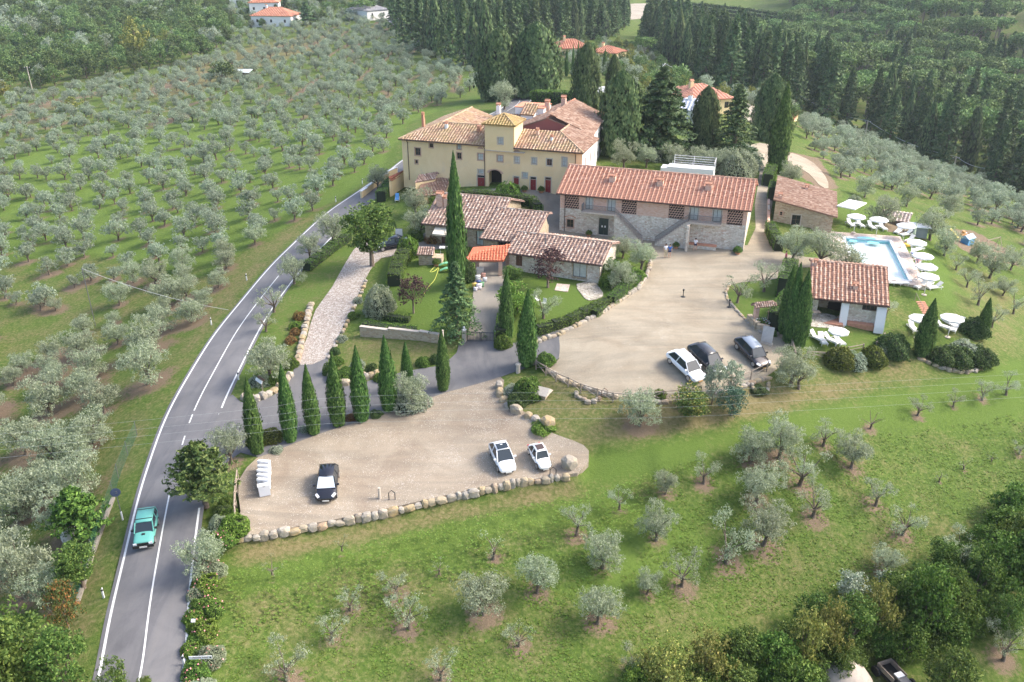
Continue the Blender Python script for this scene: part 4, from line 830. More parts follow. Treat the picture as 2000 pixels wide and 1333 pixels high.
for l, a, wd, ht, dn_ in [('clipped hedge curving behind the farmhouse roof',[(884,390),(950,390),(1040,402),(1052,418),(1048,440)],1.2,1.2,120),('low hedge along the low lawn edge above the courtyard stones',[(1050,655),(1110,635),(1160,610),(1185,598)],1.0,1.0,120),
    ('sunlit hedge on the courtyard corner bed',[(1192,596),(1215,578),(1245,552)],1.2,1.1,120),('clipped hedge beside the garden driveway',[(978,672),(984,640),(992,612)],1.3,1.5,130),('clipped low hedge along the garden wall top',[(712,640),(760,648),(812,652)],1.0,.7,110),
    ('short low hedge in front of the olive shrub',[(752,625),(800,628)],.8,.6,110),('trimmed hedge beside the garden lawn and terrace',[(770,560),(778,530),(792,505)],1.7,1.6,110),('tall flat-topped hedge behind the brick entrance arch',[(1518,648),(1545,610)],2.6,2.2,110),
    ('tall hedge along the lane beside the round lawn',[(1540,545),(1528,582)],1.6,2.4,110),('clipped box hedge at the lane corner',[(1498,365),(1505,345)],1.6,2.0,100),('small clipped hedge block beside the stone cottage',[(1505,392),(1508,378)],1.0,2.0,100),('curved hedge in front of the stone cottage',[(1502,455),(1512,478),(1520,492)],1.2,1.6,100),
    ('long tall hedge behind the villa',[(1045,210),(1135,214)],3.0,3.6,40),('clipped hedge beside the white canopy',[(1172,212),(1192,215)],3.0,3.0,40),('clipped hedge along the villa driveway',[(745,395),(768,365)],1.6,1.7,100),('rough hedge along the road verge',[(600,530),(650,490),(680,470)],1.4,1.1,90),('yellowish hedge end above the courtyard stones',[(1160,620),(1178,606)],.9,.8,120)]:
    hedge(wp(a), wd, ht, l, dens=dn_, leaf=.13 if dn_ > 50 else .3)
# far woods
FAR_T = [join2(*tier_meshes(800 + i, 17, 4.3 - .7 * i, 90, 26, .2, .95, None, .05, .8), 'conifer_tree') for i in range(3)]
FAR_C = [join2(*cypress_meshes(810 + i, 1100, 16, 1.8, L_CYPD, None, .2, 1.0), 'cypress_tree') for i in range(2)]
FAR_D = [join2(*dome_meshes(820 + i, 13.5, 5.0 + .5 * i, 260, 11, .72), 'pine_tree') for i in range(4)]
FAR_R = [join2(*round_meshes(830 + i, 9, 3.6, .55, 9, 120, 9, .6, mt, .2, 1, .8, None, .75), 'woodland_tree') for i, mt in enumerate((L_WOOD, L_WOOD, L_WOOD, L_OLIVE2, L_YEL))]
random.seed(9); RNG = np.random.default_rng(9)
SHORT = {'dark spire-topped cypress in the first rows of the wood below the olive slope': ('spire-topped cypress at the wood edge', MF), 'dark ragged conifer in the first rows of the wood below the olive slope': ('ragged conifer at the wood edge', MF), 'domed umbrella pine rising from the wood across the valley': ('domed umbrella pine in the wood', MF), 'tall dark conifer in the belt of trees behind the villa': ('tall conifer of the dark belt', MB_), 'leafy tree in the mixed wood beyond the olive grove': ('leafy tree of the mixed wood', MWD), 'bushy garden tree between the far houses and the wood': ('bushy garden tree before the wood', MB_), 'grey-green tree among the far hillside houses': ('grey-green hillside tree', MB_)}
def far(name, p, m, lab, cat, grp, s, sz=None):
    o = tag(put(name, m, None, (p[0], p[1], p[2] - .3), random.uniform(0, 6.3), (s, s, sz or s)), lab, cat, grp)
    return ranked(o, *SHORT[lab]) if lab in SHORT else o
edge = W2([(1245,92),(1300,118),(1345,152),(1450,190),(1545,216),(1690,266),(1860,332),(2140,430)])
de = segdist(forest_pts, edge); dist = np.hypot(forest_pts[:, 0], forest_pts[:, 1]); seen = np.array([-20 < proj(*q)[0] < 2030 for q in forest_pts])
is_c = (de < 9 + RNG.random(len(de)) * 8) | (forest_pts[:, 0] < 85 + RNG.random(len(de)) * 30) & (dist < 480) | (RNG.random(len(de)) < .13)
ok_ = np.nonzero(seen & (de < 60))[0]; ok_ = ok_[np.argsort(dist[ok_])]
keepd = RNG.random(len(de)) < .44
con = [i for i in ok_ if is_c[i]][:150]; pin = [i for i in np.nonzero(seen & ~is_c & keepd)[0][np.argsort(dist[np.nonzero(seen & ~is_c & keepd)[0]])]][:150]
for i in con:
    k = random.random()
    if k < .35: far('cypress_tree', forest_pts[i], FAR_C[i % 2], 'dark spire-topped cypress in the first rows of the wood below the olive slope', 'cypress', 'cypresses at the edge of the wood', random.uniform(.95, 1.35))
    else: far('conifer_tree', forest_pts[i], FAR_T[i % 3], 'dark ragged conifer in the first rows of the wood below the olive slope', 'conifer', 'conifers at the edge of the wood', random.uniform(.95, 1.3))
for i in pin: far('pine_tree', forest_pts[i], FAR_D[i % 4], 'domed umbrella pine rising from the wood across the valley', 'pine tree', 'umbrella pines in the wood', random.uniform(.8, 1.2))
used = set(con) | set(pin)
rc = [forest_pts[i] for i in range(len(de)) if i not in used and is_c[i]]; rp = [forest_pts[i] for i in range(len(de)) if i not in used and not is_c[i] and keepd[i]]
tag(scatter('conifer_forest', rc, FAR_T + FAR_C, scl=.8 + .4 * RNG.random(len(rc))), 'mass of dark conifers filling the far wood', 'forest', kind='stuff')
tag(scatter('pine_forest', rp, FAR_D, scl=.8 + .45 * RNG.random(len(rp))), 'mass of domed pines filling the far wood', 'forest', kind='stuff')
om = np.argsort(np.hypot(mid_pts[:, 0], mid_pts[:, 1])); rm = mid_pts[om[150:]]
tag(scatter('conifer_belt', rm, FAR_T + FAR_C[:1], scl=.8 + .4 * RNG.random(len(rm))), 'dark mass of conifers at the top behind the villa', 'forest', kind='stuff')
for i, p in enumerate(mid_pts[om[:150]]):
    far('conifer_tree', p, (FAR_T + FAR_C[:1])[i % 4], 'tall dark conifer in the belt of trees behind the villa', 'conifer', 'conifers of the belt behind the villa', random.uniform(.85, 1.2))
dw = np.hypot(wood_pts[:, 0], wood_pts[:, 1]); vis = np.array([-20 < proj(*q)[0] < 2030 for q in wood_pts]); ow = np.argsort(dw + (~vis) * 1e4)
for n_, i in enumerate(ow[:200]):
    m = FAR_R[3] if random.random() < .12 else (FAR_R[4] if random.random() < .04 else FAR_R[i % 3]); far('woodland_tree', wood_pts[i], m, 'leafy tree in the mixed wood beyond the olive grove', 'tree', 'trees of the mixed wood', random.uniform(.65, 1.15))
rw = wood_pts[ow[200:]]
tag(scatter('woodland', rw, FAR_R[:4], scl=.7 + .5 * RNG.random(len(rw))), 'dense mixed wood on the far hillside', 'woodland', kind='stuff')
for (a, b_, top, wd, m, l) in [(275,118,30,52,FAR_R[4],'yellowing broad tree standing out of the mixed wood'),(435,165,118,60,FAR_R[1],'bright broad tree beside the small shed in the grove'),(148,215,188,38,FAR_R[4],'yellow-leaved tree alone in the olive grove'),(1257,130,70,46,FAR_D[1],'round umbrella pine beside the far tiled house'),(710,38,0,50,FAR_D[2],'flat umbrella pine in front of the grey-roofed house'),(542,45,8,34,FAR_T[0],'conifer in front of the white far house'),(600,48,2,40,FAR_T[1],'dark conifer beside the white far house'),(560,30,-5,30,FAR_T[2],'conifer behind the white far house'),
    (300,60,10,60,FAR_R[0],'large dark tree in the middle of the mixed wood'),(930,125,90,40,FAR_R[2],'round light green tree at the roadside behind the villa'),(20,170,115,44,FAR_R[2],'pale tree beside the leaning pole'),(1325,175,125,50,FAR_R[1],'dark round tree by the far power poles'),(1240,160,125,30,FAR_R[3],'grey shrub tree below the umbrella pine')]:
    p = at(a, b_); h = h_at(p, top); k = ppm(p); bb = max(v.co.z for v in m.vertices); bx = max(v.co.x for v in m.vertices) * 2
    tag(put('tree', m, None, p, 1.0, (wd / k / bx, wd / k / bx, h / bb)), l, 'tree')
mix0 = jgrid([(1195,150),(1290,130),(1340,165),(1450,200),(1540,228),(1560,300),(1490,240),(1440,200),(1380,180),(1320,190),(1340,220),(1320,300),(1230,300),(1200,200),(1195,165),(1100,158),(1062,130),(1066,96),(1190,82),(1245,92),(1290,125)], 5.4, .3)
mix = mix0[np.argsort(np.hypot(mix0[:,0], mix0[:,1]))[:240]]
for i, p in enumerate(mix):
    m = random.choice([FAR_R[0], FAR_R[1], FAR_R[3], FAR_R[3], FAR_R[4]]); far('garden_tree', p, m, 'bushy garden tree between the far houses and the wood', 'tree', 'garden trees by the far houses', random.uniform(.35, .6))
tmix0 = jgrid([(440,100),(470,58),(560,52),(620,48),(700,40),(760,38),(790,20),(760,-10),(400,-10),(400,30),(450,60)], 5.5, .3)
om = np.argsort(np.hypot(tmix0[:,0], tmix0[:,1])); tmix = tmix0[om[:110]]
tag(scatter('hillside_trees', tmix0[om[110:]], [FAR_R[3], FAR_R[1], FAR_R[0]], scl=.4 + .3 * RNG.random(len(om) - 110)), 'farther mixed trees round the hillside houses', 'woodland', kind='stuff')
for i, p in enumerate(tmix):
    m = random.choice([FAR_R[3], FAR_R[3], FAR_R[1], FAR_R[0]]); far('garden_tree', p, m, 'grey-green tree among the far hillside houses', 'tree', 'trees around the far hillside houses', random.uniform(.4, .7))
BELT = [(788,92,-30,44),(806,98,-12,38),(822,104,-24,42),(838,106,0,30),(852,112,-18,40),(868,116,-6,34),(884,120,4,38),(905,128,-12,44),(925,132,18,40),(948,136,-6,44),(800,60,-40,40),(835,66,-34,40),(870,80,-26,42),(905,92,-20,44),(940,100,-24,44),(962,112,8,38),(1010,104,-14,40),(1028,96,4,36),(1045,88,-10,40),(1072,80,6,38),(1096,72,-4,38),(1116,72,10,34),(1136,70,-2,36),(1156,74,8,34),(1176,78,4,38),(1196,70,-4,34)]
for i, (a, b_, top, wd) in enumerate(BELT):
    m = (FAR_T + FAR_C)[i % 5]; p = at(a, b_); h = h_at(p, top); k = ppm(p); bb = max(v.co.z for v in m.vertices); bx = max(v.co.x for v in m.vertices) * 2
    tag(put('conifer_tree', m, None, p, i, (wd / k / bx, wd / k / bx, h / bb)), 'x', 'conifer', 'tall conifers along the far road'); ranked(bpy.context.scene.collection.objects[-1], 'very tall conifer lining the far road', MB_)
SB = jgrid([(1195,300),(1240,312),(1300,318),(1400,330),(1475,335),(1470,300),(1400,295),(1330,285),(1240,290),(1200,270)], 2.6, .3)
for i, p in enumerate(SB):
    s = random.uniform(1.1, 1.9); ranked(tag(put('shrub', random.choice((BUO, BUO, BUD, BUS, BU[0])), None, (p[0], p[1], p[2] - .1), i, (s, s, s)), 'x', 'shrub', 'shrubbery behind the barn'), 'garden shrub behind the barn', MB_)
VG = [(352,1345),(358,1322),(356,1300),(362,1278),(363,1255),(366,1232),(368,1210),(370,1188),(374,1166),(376,1146),(380,1126),(386,1108),(392,1090),(440,985),(450,1010),(436,1000)]
for i, (a, b_) in enumerate(VG):
    a += 20 if b_ > 1050 else 0; p = at(a, b_); k = ppm(p); r_ = random.uniform(12, 18); tag(put('verge_shrub', (BUD, BU[0], BU[1])[i % 3], None, (p.x, p.y, p.z - .1), i, (r_ / k, r_ / k * 1.2, r_ / k)), f'dark green verge shrub at the road edge, {ORD[min(i, 13)] if i < 13 else ORD[i-13]} ' + ('up from the frame bottom' if i < 13 else 'beside the split-rail fence'), 'shrub', 'verge shrubs')
# grass tufts on the meadow: past counting
_wd = [leafmat('weed', [(0,(.08,.15,.018)),(1,(.16,.25,.04))], .3, .25), leafmat('pale_weed', [(0,(.10,.16,.025)),(1,(.19,.26,.055))], .3, .25)]
def tuft_mesh(mt, n=7):
    a = RNG.random(n) * 6.28; c = np.stack([np.cos(a) * .07, np.sin(a) * .07, np.full(n, .035)], 1); d = np.stack([np.cos(a), np.sin(a), np.full(n, .35)], 1) * .07; s = np.stack([-np.sin(a), np.cos(a), np.zeros(n)], 1) * .03
    return qmesh('tuft', np.stack([c - d, c + s, c + d, c - s], 1).reshape(-1, 3), mt)
tm = [tuft_mesh(m_) for m_ in _wd * 2]
mead = W2([(430,1120),(800,1040),(1130,965),(1350,900),(1700,850),(2060,800),(2060,1000),(1800,1110),(1600,1160),(1400,1220),(1250,1300),(1150,1400),(330,1400),(400,1200)])
A = np.array(mead); x0, y0 = A.min(0); x1, y1 = A.max(0); Q = np.column_stack([RNG.uniform(x0, x1, 90000), RNG.uniform(y0, y1, 90000)]); Q = Q[inpoly(mead, Q)]
def vn(P, s, seed):                                         # cheap value noise
    r = np.random.default_rng(seed); g = r.random((64, 64)); u = P * s; i = np.floor(u).astype(int); f = u - i; f = f * f * (3 - 2 * f)
    q = lambda a, b: g[(i[:, 0] + a) % 64, (i[:, 1] + b) % 64]
    return (q(0,0)*(1-f[:,0]) + q(1,0)*f[:,0])*(1-f[:,1]) + (q(0,1)*(1-f[:,0]) + q(1,1)*f[:,0])*f[:,1]
k_ = vn(Q, .35, 1) * .4 + vn(Q, 1.3, 2) * .6; Q = Q[RNG.random(len(Q)) < np.clip((k_ - .3) * 2.2, 0, .8)]
tag(scatter('meadow_weeds', np.column_stack([Q, TT(Q)]), tm, scl=.45 + .75 * RNG.random(len(Q))), 'scattered tufts of bright weeds over the meadow', 'grass', kind='stuff')

name_by_rank()
# ------------------------------------------------------------------ buildings
def rough_mat(name, c1, c2, ns=1.2, bp=.3, ns2=9, c3=None):
    m, t, b = newmat(name); co = objco(t)
    c = ramp(t, noise(t, ns, 5, .6, co, .5), [(.3, c1), (.7, c2)])
    if c3: c = mixc(t, ramp(t, noise(t, .5, 4, .7, co, 1), [(.55, (0,0,0)), (.75, (.6,.6,.6))]), c, c3)
    t.links.new(c, b.inputs['Base Color']); b.inputs['Roughness'].default_value = .92; b.inputs['Specular IOR Level'].default_value = .2
    bump(t, b, noise(t, ns2, 4, .7, co), bp, .05); return m
def stone_mat(name, cs, sc=(3.2, 3.2, 6.5), mortar=(.50,.46,.39)):
    m, t, b = newmat(name); co = objco(t, sc); v = t.nodes.new('ShaderNodeTexVoronoi'); v.feature = 'DISTANCE_TO_EDGE'; v.inputs['Scale'].default_value = 1; t.links.new(co, v.inputs[0])
    v2 = t.nodes.new('ShaderNodeTexVoronoi'); v2.inputs['Scale'].default_value = 1; t.links.new(co, v2.inputs[0]); s = t.nodes.new('ShaderNodeSeparateColor'); t.links.new(v2.outputs['Color'], s.inputs[0])
    c = ramp(t, s.outputs[0], [(i / (len(cs) - 1), q) for i, q in enumerate(cs)])
    c = mixc(t, math_(t, 'LESS_THAN', v.outputs['Distance'], .06), c, mortar)
    c = mixc(t, ramp(t, noise(t, .8, 4, .6, objco(t)), [(.4, (0,0,0)), (.7, (.5,.5,.5))]), c, mortar)
    t.links.new(c, b.inputs['Base Color']); b.inputs['Roughness'].default_value = .93; b.inputs['Specular IOR Level'].default_value = .2; bump(t, b, v.outputs['Distance'], .7, .06); return m
def brick_mat(name, c1, c2, mo=(.55,.48,.40)):
    m, t, b = newmat(name); co = objco(t); br = t.nodes.new('ShaderNodeTexBrick'); mp = t.nodes.new('ShaderNodeMapping'); mp.inputs['Rotation'].default_value = (R(90), 0, 0); t.links.new(co, mp.inputs[0]); t.links.new(mp.outputs[0], br.inputs[0])
    br.inputs['Color1'].default_value = (*c1, 1); br.inputs['Color2'].default_value = (*c2, 1); br.inputs['Mortar'].default_value = (*mo, 1); br.inputs['Scale'].default_value = 1; br.inputs['Brick Width'].default_value = .3; br.inputs['Row Height'].default_value = .095; br.inputs['Mortar Size'].default_value = .012
    c = mixc(t, ramp(t, noise(t, 1.1, 5, .65, co, .5), [(.4, (0,0,0)), (.8, (.4,.4,.4))]), br.outputs[0], mo)
    t.links.new(c, b.inputs['Base Color']); b.inputs['Roughness'].default_value = .92; bump(t, b, noise(t, 8, 4, .7, co), .3, .04); return m
RUBBLE = stone_mat('rubble_stone', [(.44,.35,.27),(.62,.55,.46),(.70,.65,.57),(.76,.72,.66),(.50,.34,.26)])
RUBBLE2 = stone_mat('warm_rubble', [(.28,.20,.13),(.42,.33,.22),(.50,.42,.31),(.36,.24,.16)], mortar=(.42,.36,.27))
BRICK = brick_mat('old_brick', (.58,.29,.20), (.70,.46,.35)); BRICKD = plain('brick_trim', (.42,.19,.12), .9, 0, (.55,.29,.19), 5, .3)
PLASTER = rough_mat('yellow_plaster', (.74,.56,.31), (.82,.65,.39), .35, .15, 6, (.66,.54,.37)); PLASTERW = rough_mat('white_plaster', (.78,.77,.76), (.84,.83,.82), .5, .1)
TOWER = rough_mat('tower_plaster', (.74,.58,.31), (.80,.65,.38), .4, .15); STONET = plain('pale_stone_trim', (.45,.39,.33), .9, 0, (.55,.49,.42), 4, .2); BRTR = plain('pinkish_surround', (.50,.33,.25), .9)
GLASS, _t, _b = newmat('window_glass'); _b.inputs['Base Color'].default_value = (.03,.035,.04,1); _b.inputs['Roughness'].default_value = .08
CURT = plain('curtained_glass', (.42,.47,.46), .25, 0, (.55,.60,.58), 3); SHUT = plain('grey_shutter', (.30,.29,.28), .7); FRM = plain('dark_green_frame', (.03,.05,.045), .6); FRB = plain('brown_frame', (.12,.06,.035), .6)
MAROON = plain('maroon_door', (.22,.02,.02), .55, 0, (.28,.03,.03), 3); DARK = plain('dark_interior', (.015,.014,.013), .9); METAL = plain('grey_metal', (.20,.20,.21), .5, .6); PIPE = plain('brown_pipe', (.09,.06,.05), .5, .3); WHITE = plain('white_paint', (.74,.74,.74), .5); WOODB = plain('weathered_wood', (.24,.19,.15), .9, 0, (.36,.30,.24), 5, .3); TERR = plain('terracotta', (.45,.19,.10), .85, 0, (.56,.27,.15), 4)
BLACKM = plain('black_metal', (.02,.02,.02), .5)
def tilemat(name, stops, moss=None):
    m, t, b = newmat(name); c = ramp(t, island(t), stops); co = objco(t)
    c = mixc(t, 1.0, c, ramp(t, noise(t, 3.5, 4, .7, co), [(.3, (.8,.8,.8)), (.7, (1.15,1.15,1.15))]), 'MULTIPLY')
    if moss: c = mixc(t, ramp(t, noise(t, .55, 4, .7, co, .5), [(.42, (0,0,0)), (.62, (.75,.75,.75))]), c, moss)
    t.links.new(c, b.inputs['Base Color']); b.inputs['Roughness'].default_value = .9; b.inputs['Specular IOR Level'].default_value = .2; return m
TM_BARN = (tilemat('barn_pan', [(0,(.38,.165,.11)),(.5,(.47,.22,.15)),(1,(.54,.29,.21))]), tilemat('barn_cover', [(0,(.43,.235,.165)),(.5,(.50,.30,.215)),(1,(.57,.37,.28))]))
TM_OLD = (tilemat('old_pan', [(0,(.17,.11,.09)),(.5,(.31,.20,.165)),(1,(.46,.33,.28))]), tilemat('old_cover', [(0,(.25,.165,.13)),(.4,(.34,.24,.19)),(.8,(.42,.325,.265)),(1,(.52,.45,.39))]))
TM_VIL = (tilemat('villa_pan', [(0,(.22,.13,.09)),(.5,(.35,.215,.15)),(1,(.48,.32,.23))], (.38,.28,.13)), tilemat('villa_cover', [(0,(.30,.175,.12)),(.5,(.44,.29,.20)),(1,(.58,.44,.33))], (.44,.34,.20)))
TM_TWR = (tilemat('mossy_pan', [(0,(.28,.18,.06)),(1,(.40,.28,.10))], (.34,.25,.10)), tilemat('mossy_cover', [(0,(.36,.24,.12)),(1,(.52,.38,.22))], (.44,.33,.14)))
TM_RED = (tilemat('red_pan', [(0,(.36,.13,.08)),(1,(.48,.20,.13))]), tilemat('red_cover', [(0,(.46,.20,.13)),(1,(.60,.32,.22))]))
TM_BRN = (tilemat('brown_pan', [(0,(.19,.115,.08)),(1,(.31,.19,.14))]), tilemat('brown_cover', [(0,(.26,.155,.11)),(.6,(.37,.24,.175)),(1,(.48,.36,.28))]))
TM_POOL = (tilemat('poolhouse_pan', [(0,(.20,.10,.075)),(.5,(.32,.17,.12)),(1,(.44,.25,.18))]), tilemat('poolhouse_cover', [(0,(.38,.20,.14)),(.5,(.50,.32,.23)),(1,(.60,.44,.34))]))
def fastmesh(name, V, F, mats, mi):
    me = bpy.data.meshes.new(name); F = np.asarray(F, np.int32); me.vertices.add(len(V)); me.vertices.foreach_set('co', np.asarray(V, np.float32).ravel())
    me.loops.add(F.size); me.loops.foreach_set('vertex_index', F.ravel()); me.polygons.add(len(F)); me.polygons.foreach_set('loop_start', np.arange(0, F.size, 4, dtype=np.int32))
    for m in mats: me.materials.append(m)
    me.polygons.foreach_set('material_index', np.asarray(mi, np.int32)); me.update(calc_edges=True); return me
def tile_proto(tw, row, cw, hgt):
    """a flat pan and the round cover beside it; x across, y up the slope"""
    l = row * 1.12; V = [(0,0,.055),(tw,0,.055),(tw,l,.008),(0,l,.008),(0,0,0),(tw,0,0)]; F = [(0,1,2,3),(4,5,1,0)]; mi = [0,0]; k = 6
    for s, y, h in ((1.0, -.02, hgt + .055), (.84, l, hgt)):
        for a in range(5): g = math.pi * a / 4; V.append((tw/2 - math.cos(g) * cw/2 * s, y, math.sin(g) * h + .01))
    for a in range(4): F.append((k+a, k+a+1, k+a+6, k+a+5)); mi.append(1)
    return np.array(V), np.array(F), mi
def roof_face(parent, poly, mats, tw=.42, row=.38, cw=.24, hgt=.065, singles=0, name='roof', th=.14):
    P = [Vector(p) for p in poly]; U = (P[1] - P[0]).normalized(); Nn = U.cross(P[2] - P[0]).normalized()
    if Nn.z < 0: Nn = -Nn
    Vv = Nn.cross(U).normalized()
    if Vv.z < 0: Vv = -Vv; 
    flip = U.cross(Vv).z < 0
    uv = [((p - P[0]).dot(U), (p - P[0]).dot(Vv)) for p in P]; n = len(P)
    mb = MB(); mb.add([p for p in P] + [p - Nn * th for p in P], [tuple(range(n)), tuple(range(2*n-1, n-1, -1))] + [(i, n+i, n+(i+1)%n, (i+1)%n) for i in range(n)]); ro = mb.build(name, mats[0], parent)
    umin, umax, vmin, vmax = min(q[0] for q in uv), max(q[0] for q in uv), min(q[1] for q in uv), max(q[1] for q in uv)
    nu = max(1, round((umax - umin) / tw)); tw = (umax - umin) / nu; nv = max(1, round((vmax - vmin) / row)); row = (vmax - vmin) / nv
    gu, gv = np.meshgrid(umin + (np.arange(nu) + .5) * tw, vmin + (np.arange(nv) + .5) * row); C = np.stack([gu.ravel(), gv.ravel()], 1); C = C[inpoly(uv, C)]
    pv, pf, pm = tile_proto(tw, row, cw, hgt); B = np.array([list(U), list(Vv), list(Nn)]); Or = np.array(P[0])
    if flip: pf = pf[:, ::-1]
    C = C[np.argsort(C[:, 1], kind='stable')]
    one = None
    if singles:
        one = fastmesh('tile', pv - np.array([tw/2, row/2, 0]), pf, mats, pm); M = Matrix((U, Vv, Nn)).transposed().to_4x4()
        for c in C[:singles]:
            o = bpy.data.objects.new('tile', one); COL.objects.link(o); o.parent = ro
            M2 = Matrix.Translation(P[0] + U * c[0] + Vv * c[1] + Nn * (.004 + random.random() * .012)) @ M @ Matrix.Rotation(random.uniform(-.02, .02), 4, 'Z'); o.matrix_local = M2
    C = C[singles:]
    if len(C):
        J = RNG.normal(size=(len(C), 1, 3)) * np.array([.012, .012, .008]); Vt = pv[None] - np.array([tw/2, row/2, 0]) + J; Vt[:, :, 0] += C[:, None, 0]; Vt[:, :, 1] += C[:, None, 1]; Vt[:, :, 2] += .01
        W = Vt.reshape(-1, 3) @ B + Or; F = (pf[None] + (np.arange(len(C)) * len(pv))[:, None, None]).reshape(-1, 4)
        o = put('tiles', fastmesh('tiles', W, F, mats, np.tile(pm, len(C))), ro); o['kind'] = 'stuff'
    return ro
def ridge(parent, a, b, mat, r=.13, name='ridge'):
    a, b = Vector(a), Vector(b); n = max(2, int((b - a).length / .4)); mb = MB()
    for i in range(n):
        p, q = a.lerp(b, i / n), a.lerp(b, (i + 1.08) / n); mb.tube([p, q], [r * 1.08, r * .92], 6)
    mb.build(name, mat, parent)
class Fr:                                                    # a facade frame: x along the front, y into depth, z up from the base
    def __init__(s, a, b, ze, base):
        A, B = Vector(atz(*a, ze)), Vector(atz(*b, ze)); s.o = A; s.d = B - A; s.L = s.d.length; s.rz = math.atan2(s.d.y, s.d.x); s.ze = ze; s.b = base
        s.u = s.d.normalized(); s.v = Vector((-s.u.y, s.u.x))
    def loc(s, px, py, z): p = Vector(atz(px, py, z)) - s.o; return p.dot(s.u), p.dot(s.v)
    def on(s, px, py, v0=0.0):                               # (x, local z) of the photograph point on the vertical plane y = v0
        dx, dy, dz = _ray(px, py); t = (s.o.dot(s.v) + v0) / (Vector((dx, dy)).dot(s.v)); p = Vector((dx * t, dy * t)); return (p - s.o).dot(s.u), CAM_H + dz * t - s.b
    def box(s, x0, y0, x1, y1, v0=0.0):
        xm, ym = (x0 + x1) / 2, (y0 + y1) / 2; return (s.on(x0, ym, v0)[0], s.on(xm, y1, v0)[1], s.on(x1, ym, v0)[0], s.on(xm, y0, v0)[1])
    def run(s, px, py, pitch=.36):                           # depth of the ridge seen at this point, for a given roof pitch
        v = 4.0
        for _ in range(20): v = .5 * v + .5 * s.loc(px, py, s.ze + pitch * v)[1]
        return v
def wall(mb, x0, x1, z0, z1, y, th, holes, mi=0):
    """front wall with real openings and their reveals"""
    xs = sorted({x0, x1} | {min(max(h[i], x0), x1) for h in holes for i in (0, 2)}); zs = sorted({z0, z1} | {min(max(h[i], z0), z1) for h in holes for i in (1, 3)})
    for a, b in zip(xs, xs[1:]):
        for c, d in zip(zs, zs[1:]):
            m, n = (a + b) / 2, (c + d) / 2
            if any(h[0] < m < h[2] and h[1] < n < h[3] for h in holes): continue
            mb.add([(a,y,c),(b,y,c),(b,y,d),(a,y,d)], [(0,1,2,3)], mi); mb.add([(a,y+th,c),(b,y+th,c),(b,y+th,d),(a,y+th,d)], [(3,2,1,0)], mi)
    for h in holes:
        a, c, b, d = h[:4]; mb.add([(a,y,c),(b,y,c),(b,y,d),(a,y,d),(a,y+th,c),(b,y+th,c),(b,y+th,d),(a,y+th,d)], [(0,4,5,1),(1,5,6,2),(2,6,7,3),(3,7,4,0)], mi)
def window(p, h, y, frame=FRB, glass=GLASS, bars=1, surround=None, name='window', cross=1):
    x0, z0, x1, z1 = h[:4]; f = .05; yy = y + .12
    mb = MB(); mb.box(x0,yy,z0,x0+f,yy+.06,z1).box(x1-f,yy,z0,x1,yy+.06,z1).box(x0+f,yy,z0,x1-f,yy+.06,z0+f).box(x0+f,yy,z1-f,x1-f,yy+.06,z1)
    for i in range(bars): c = x0 + (x1-x0)*(i+1)/(bars+1); mb.box(c-.025,yy+.005,z0+f,c+.025,yy+.055,z1-f)
    for i in range(cross):
        for k in range(bars + 1):
            a = x0 + (x1-x0)*k/(bars+1) + .03; b_ = x0 + (x1-x0)*(k+1)/(bars+1) - .03; c = z0 + (z1-z0)*(i+1)/(cross+1); mb.box(a,yy+.01,c-.015,b_,yy+.05,c+.015)
    w_ = mb.build(name, frame, p); MB().box(x0+.01,yy+.03,z0+.01,x1-.01,yy+.045,z1-.01).build('pane', glass, w_)
    if surround:
        s = .13; q = MB(); q.box(x0-s,y-.035,z1,x1+s,y+.02,z1+s).box(x0-s,y-.035,z0,x0,y+.02,z1).box(x1,y-.035,z0,x1+s,y+.02,z1).box(x0-s,y-.06,z0-s*.9,x1+s,y+.02,z0); q.build('surround', surround, w_)
    return w_
def door(p, h, y, mat, name='door', transom=True, surround=None):
    x0, z0, x1, z1 = h[:4]; zt = z1 - (z1 - z0) * .17 if transom else z1; m = (x0 + x1) / 2
    mb = MB(); mb.box(x0+.02,y+.13,z0,m-.012,y+.19,zt-.02).box(m+.012,y+.13,z0,x1-.02,y+.19,zt-.02)
    d = mb.build(name, mat, p); MB().box(m+.03,y+.08,z0+.9,m+.07,y+.13,z0+1.02).build('handle', METAL, d)
    if transom: MB().box(x0+.02,y+.15,zt+.03,x1-.02,y+.18,z1-.02).build('transom', GLASS, d); MB().box(x0,y+.1,zt-.02,x1,y+.2,zt+.03).build('rail', STONET, d)
    if surround:
        s = .11; q = MB(); q.box(x0-s,y-.03,z1,x1+s,y+.02,z1+s).box(x0-s,y-.03,z0,x0,y+.02,z1).box(x1,y-.03,z0,x1+s,y+.02,z1); q.build('surround', surround, d)
    return d
def chimney(p, x, y, z, w_=.55, h=1.1, mat=BRICK, cap=BRICKD, tiles=True):
    c = MB().box(x-w_/2,y-w_/2,z-.6,x+w_/2,y+w_/2,z+h).build('chimney', mat, p)
    mb = MB()
    for i in (-1, 1):
        for j in (-1, 1): mb.box(x+i*w_*.38-.06,y+j*w_*.38-.06,z+h,x+i*w_*.38+.06,y+j*w_*.38+.06,z+h+.22)
    mb.cbox((x, y-w_*.22, z+h+.36), (w_*1.15, w_*.75, .06), rx=R(32)); mb.cbox((x, y+w_*.22, z+h+.36), (w_*1.15, w_*.75, .06), rx=R(-32)); mb.build('chimney_cap', cap, c); return c
def gutter(p, x0, x1, y, z, pipes=()):
    MB().box(x0,y-.12,z-.10,x1,y,z).build('gutter', PIPE, p)
    for x, yy, z1 in pipes: MB().tube([(x,y-.06,z-.1),(x,yy-.07,z-.45),(x,yy-.07,z1)], .05, 6).build('downpipe', PIPE, p)
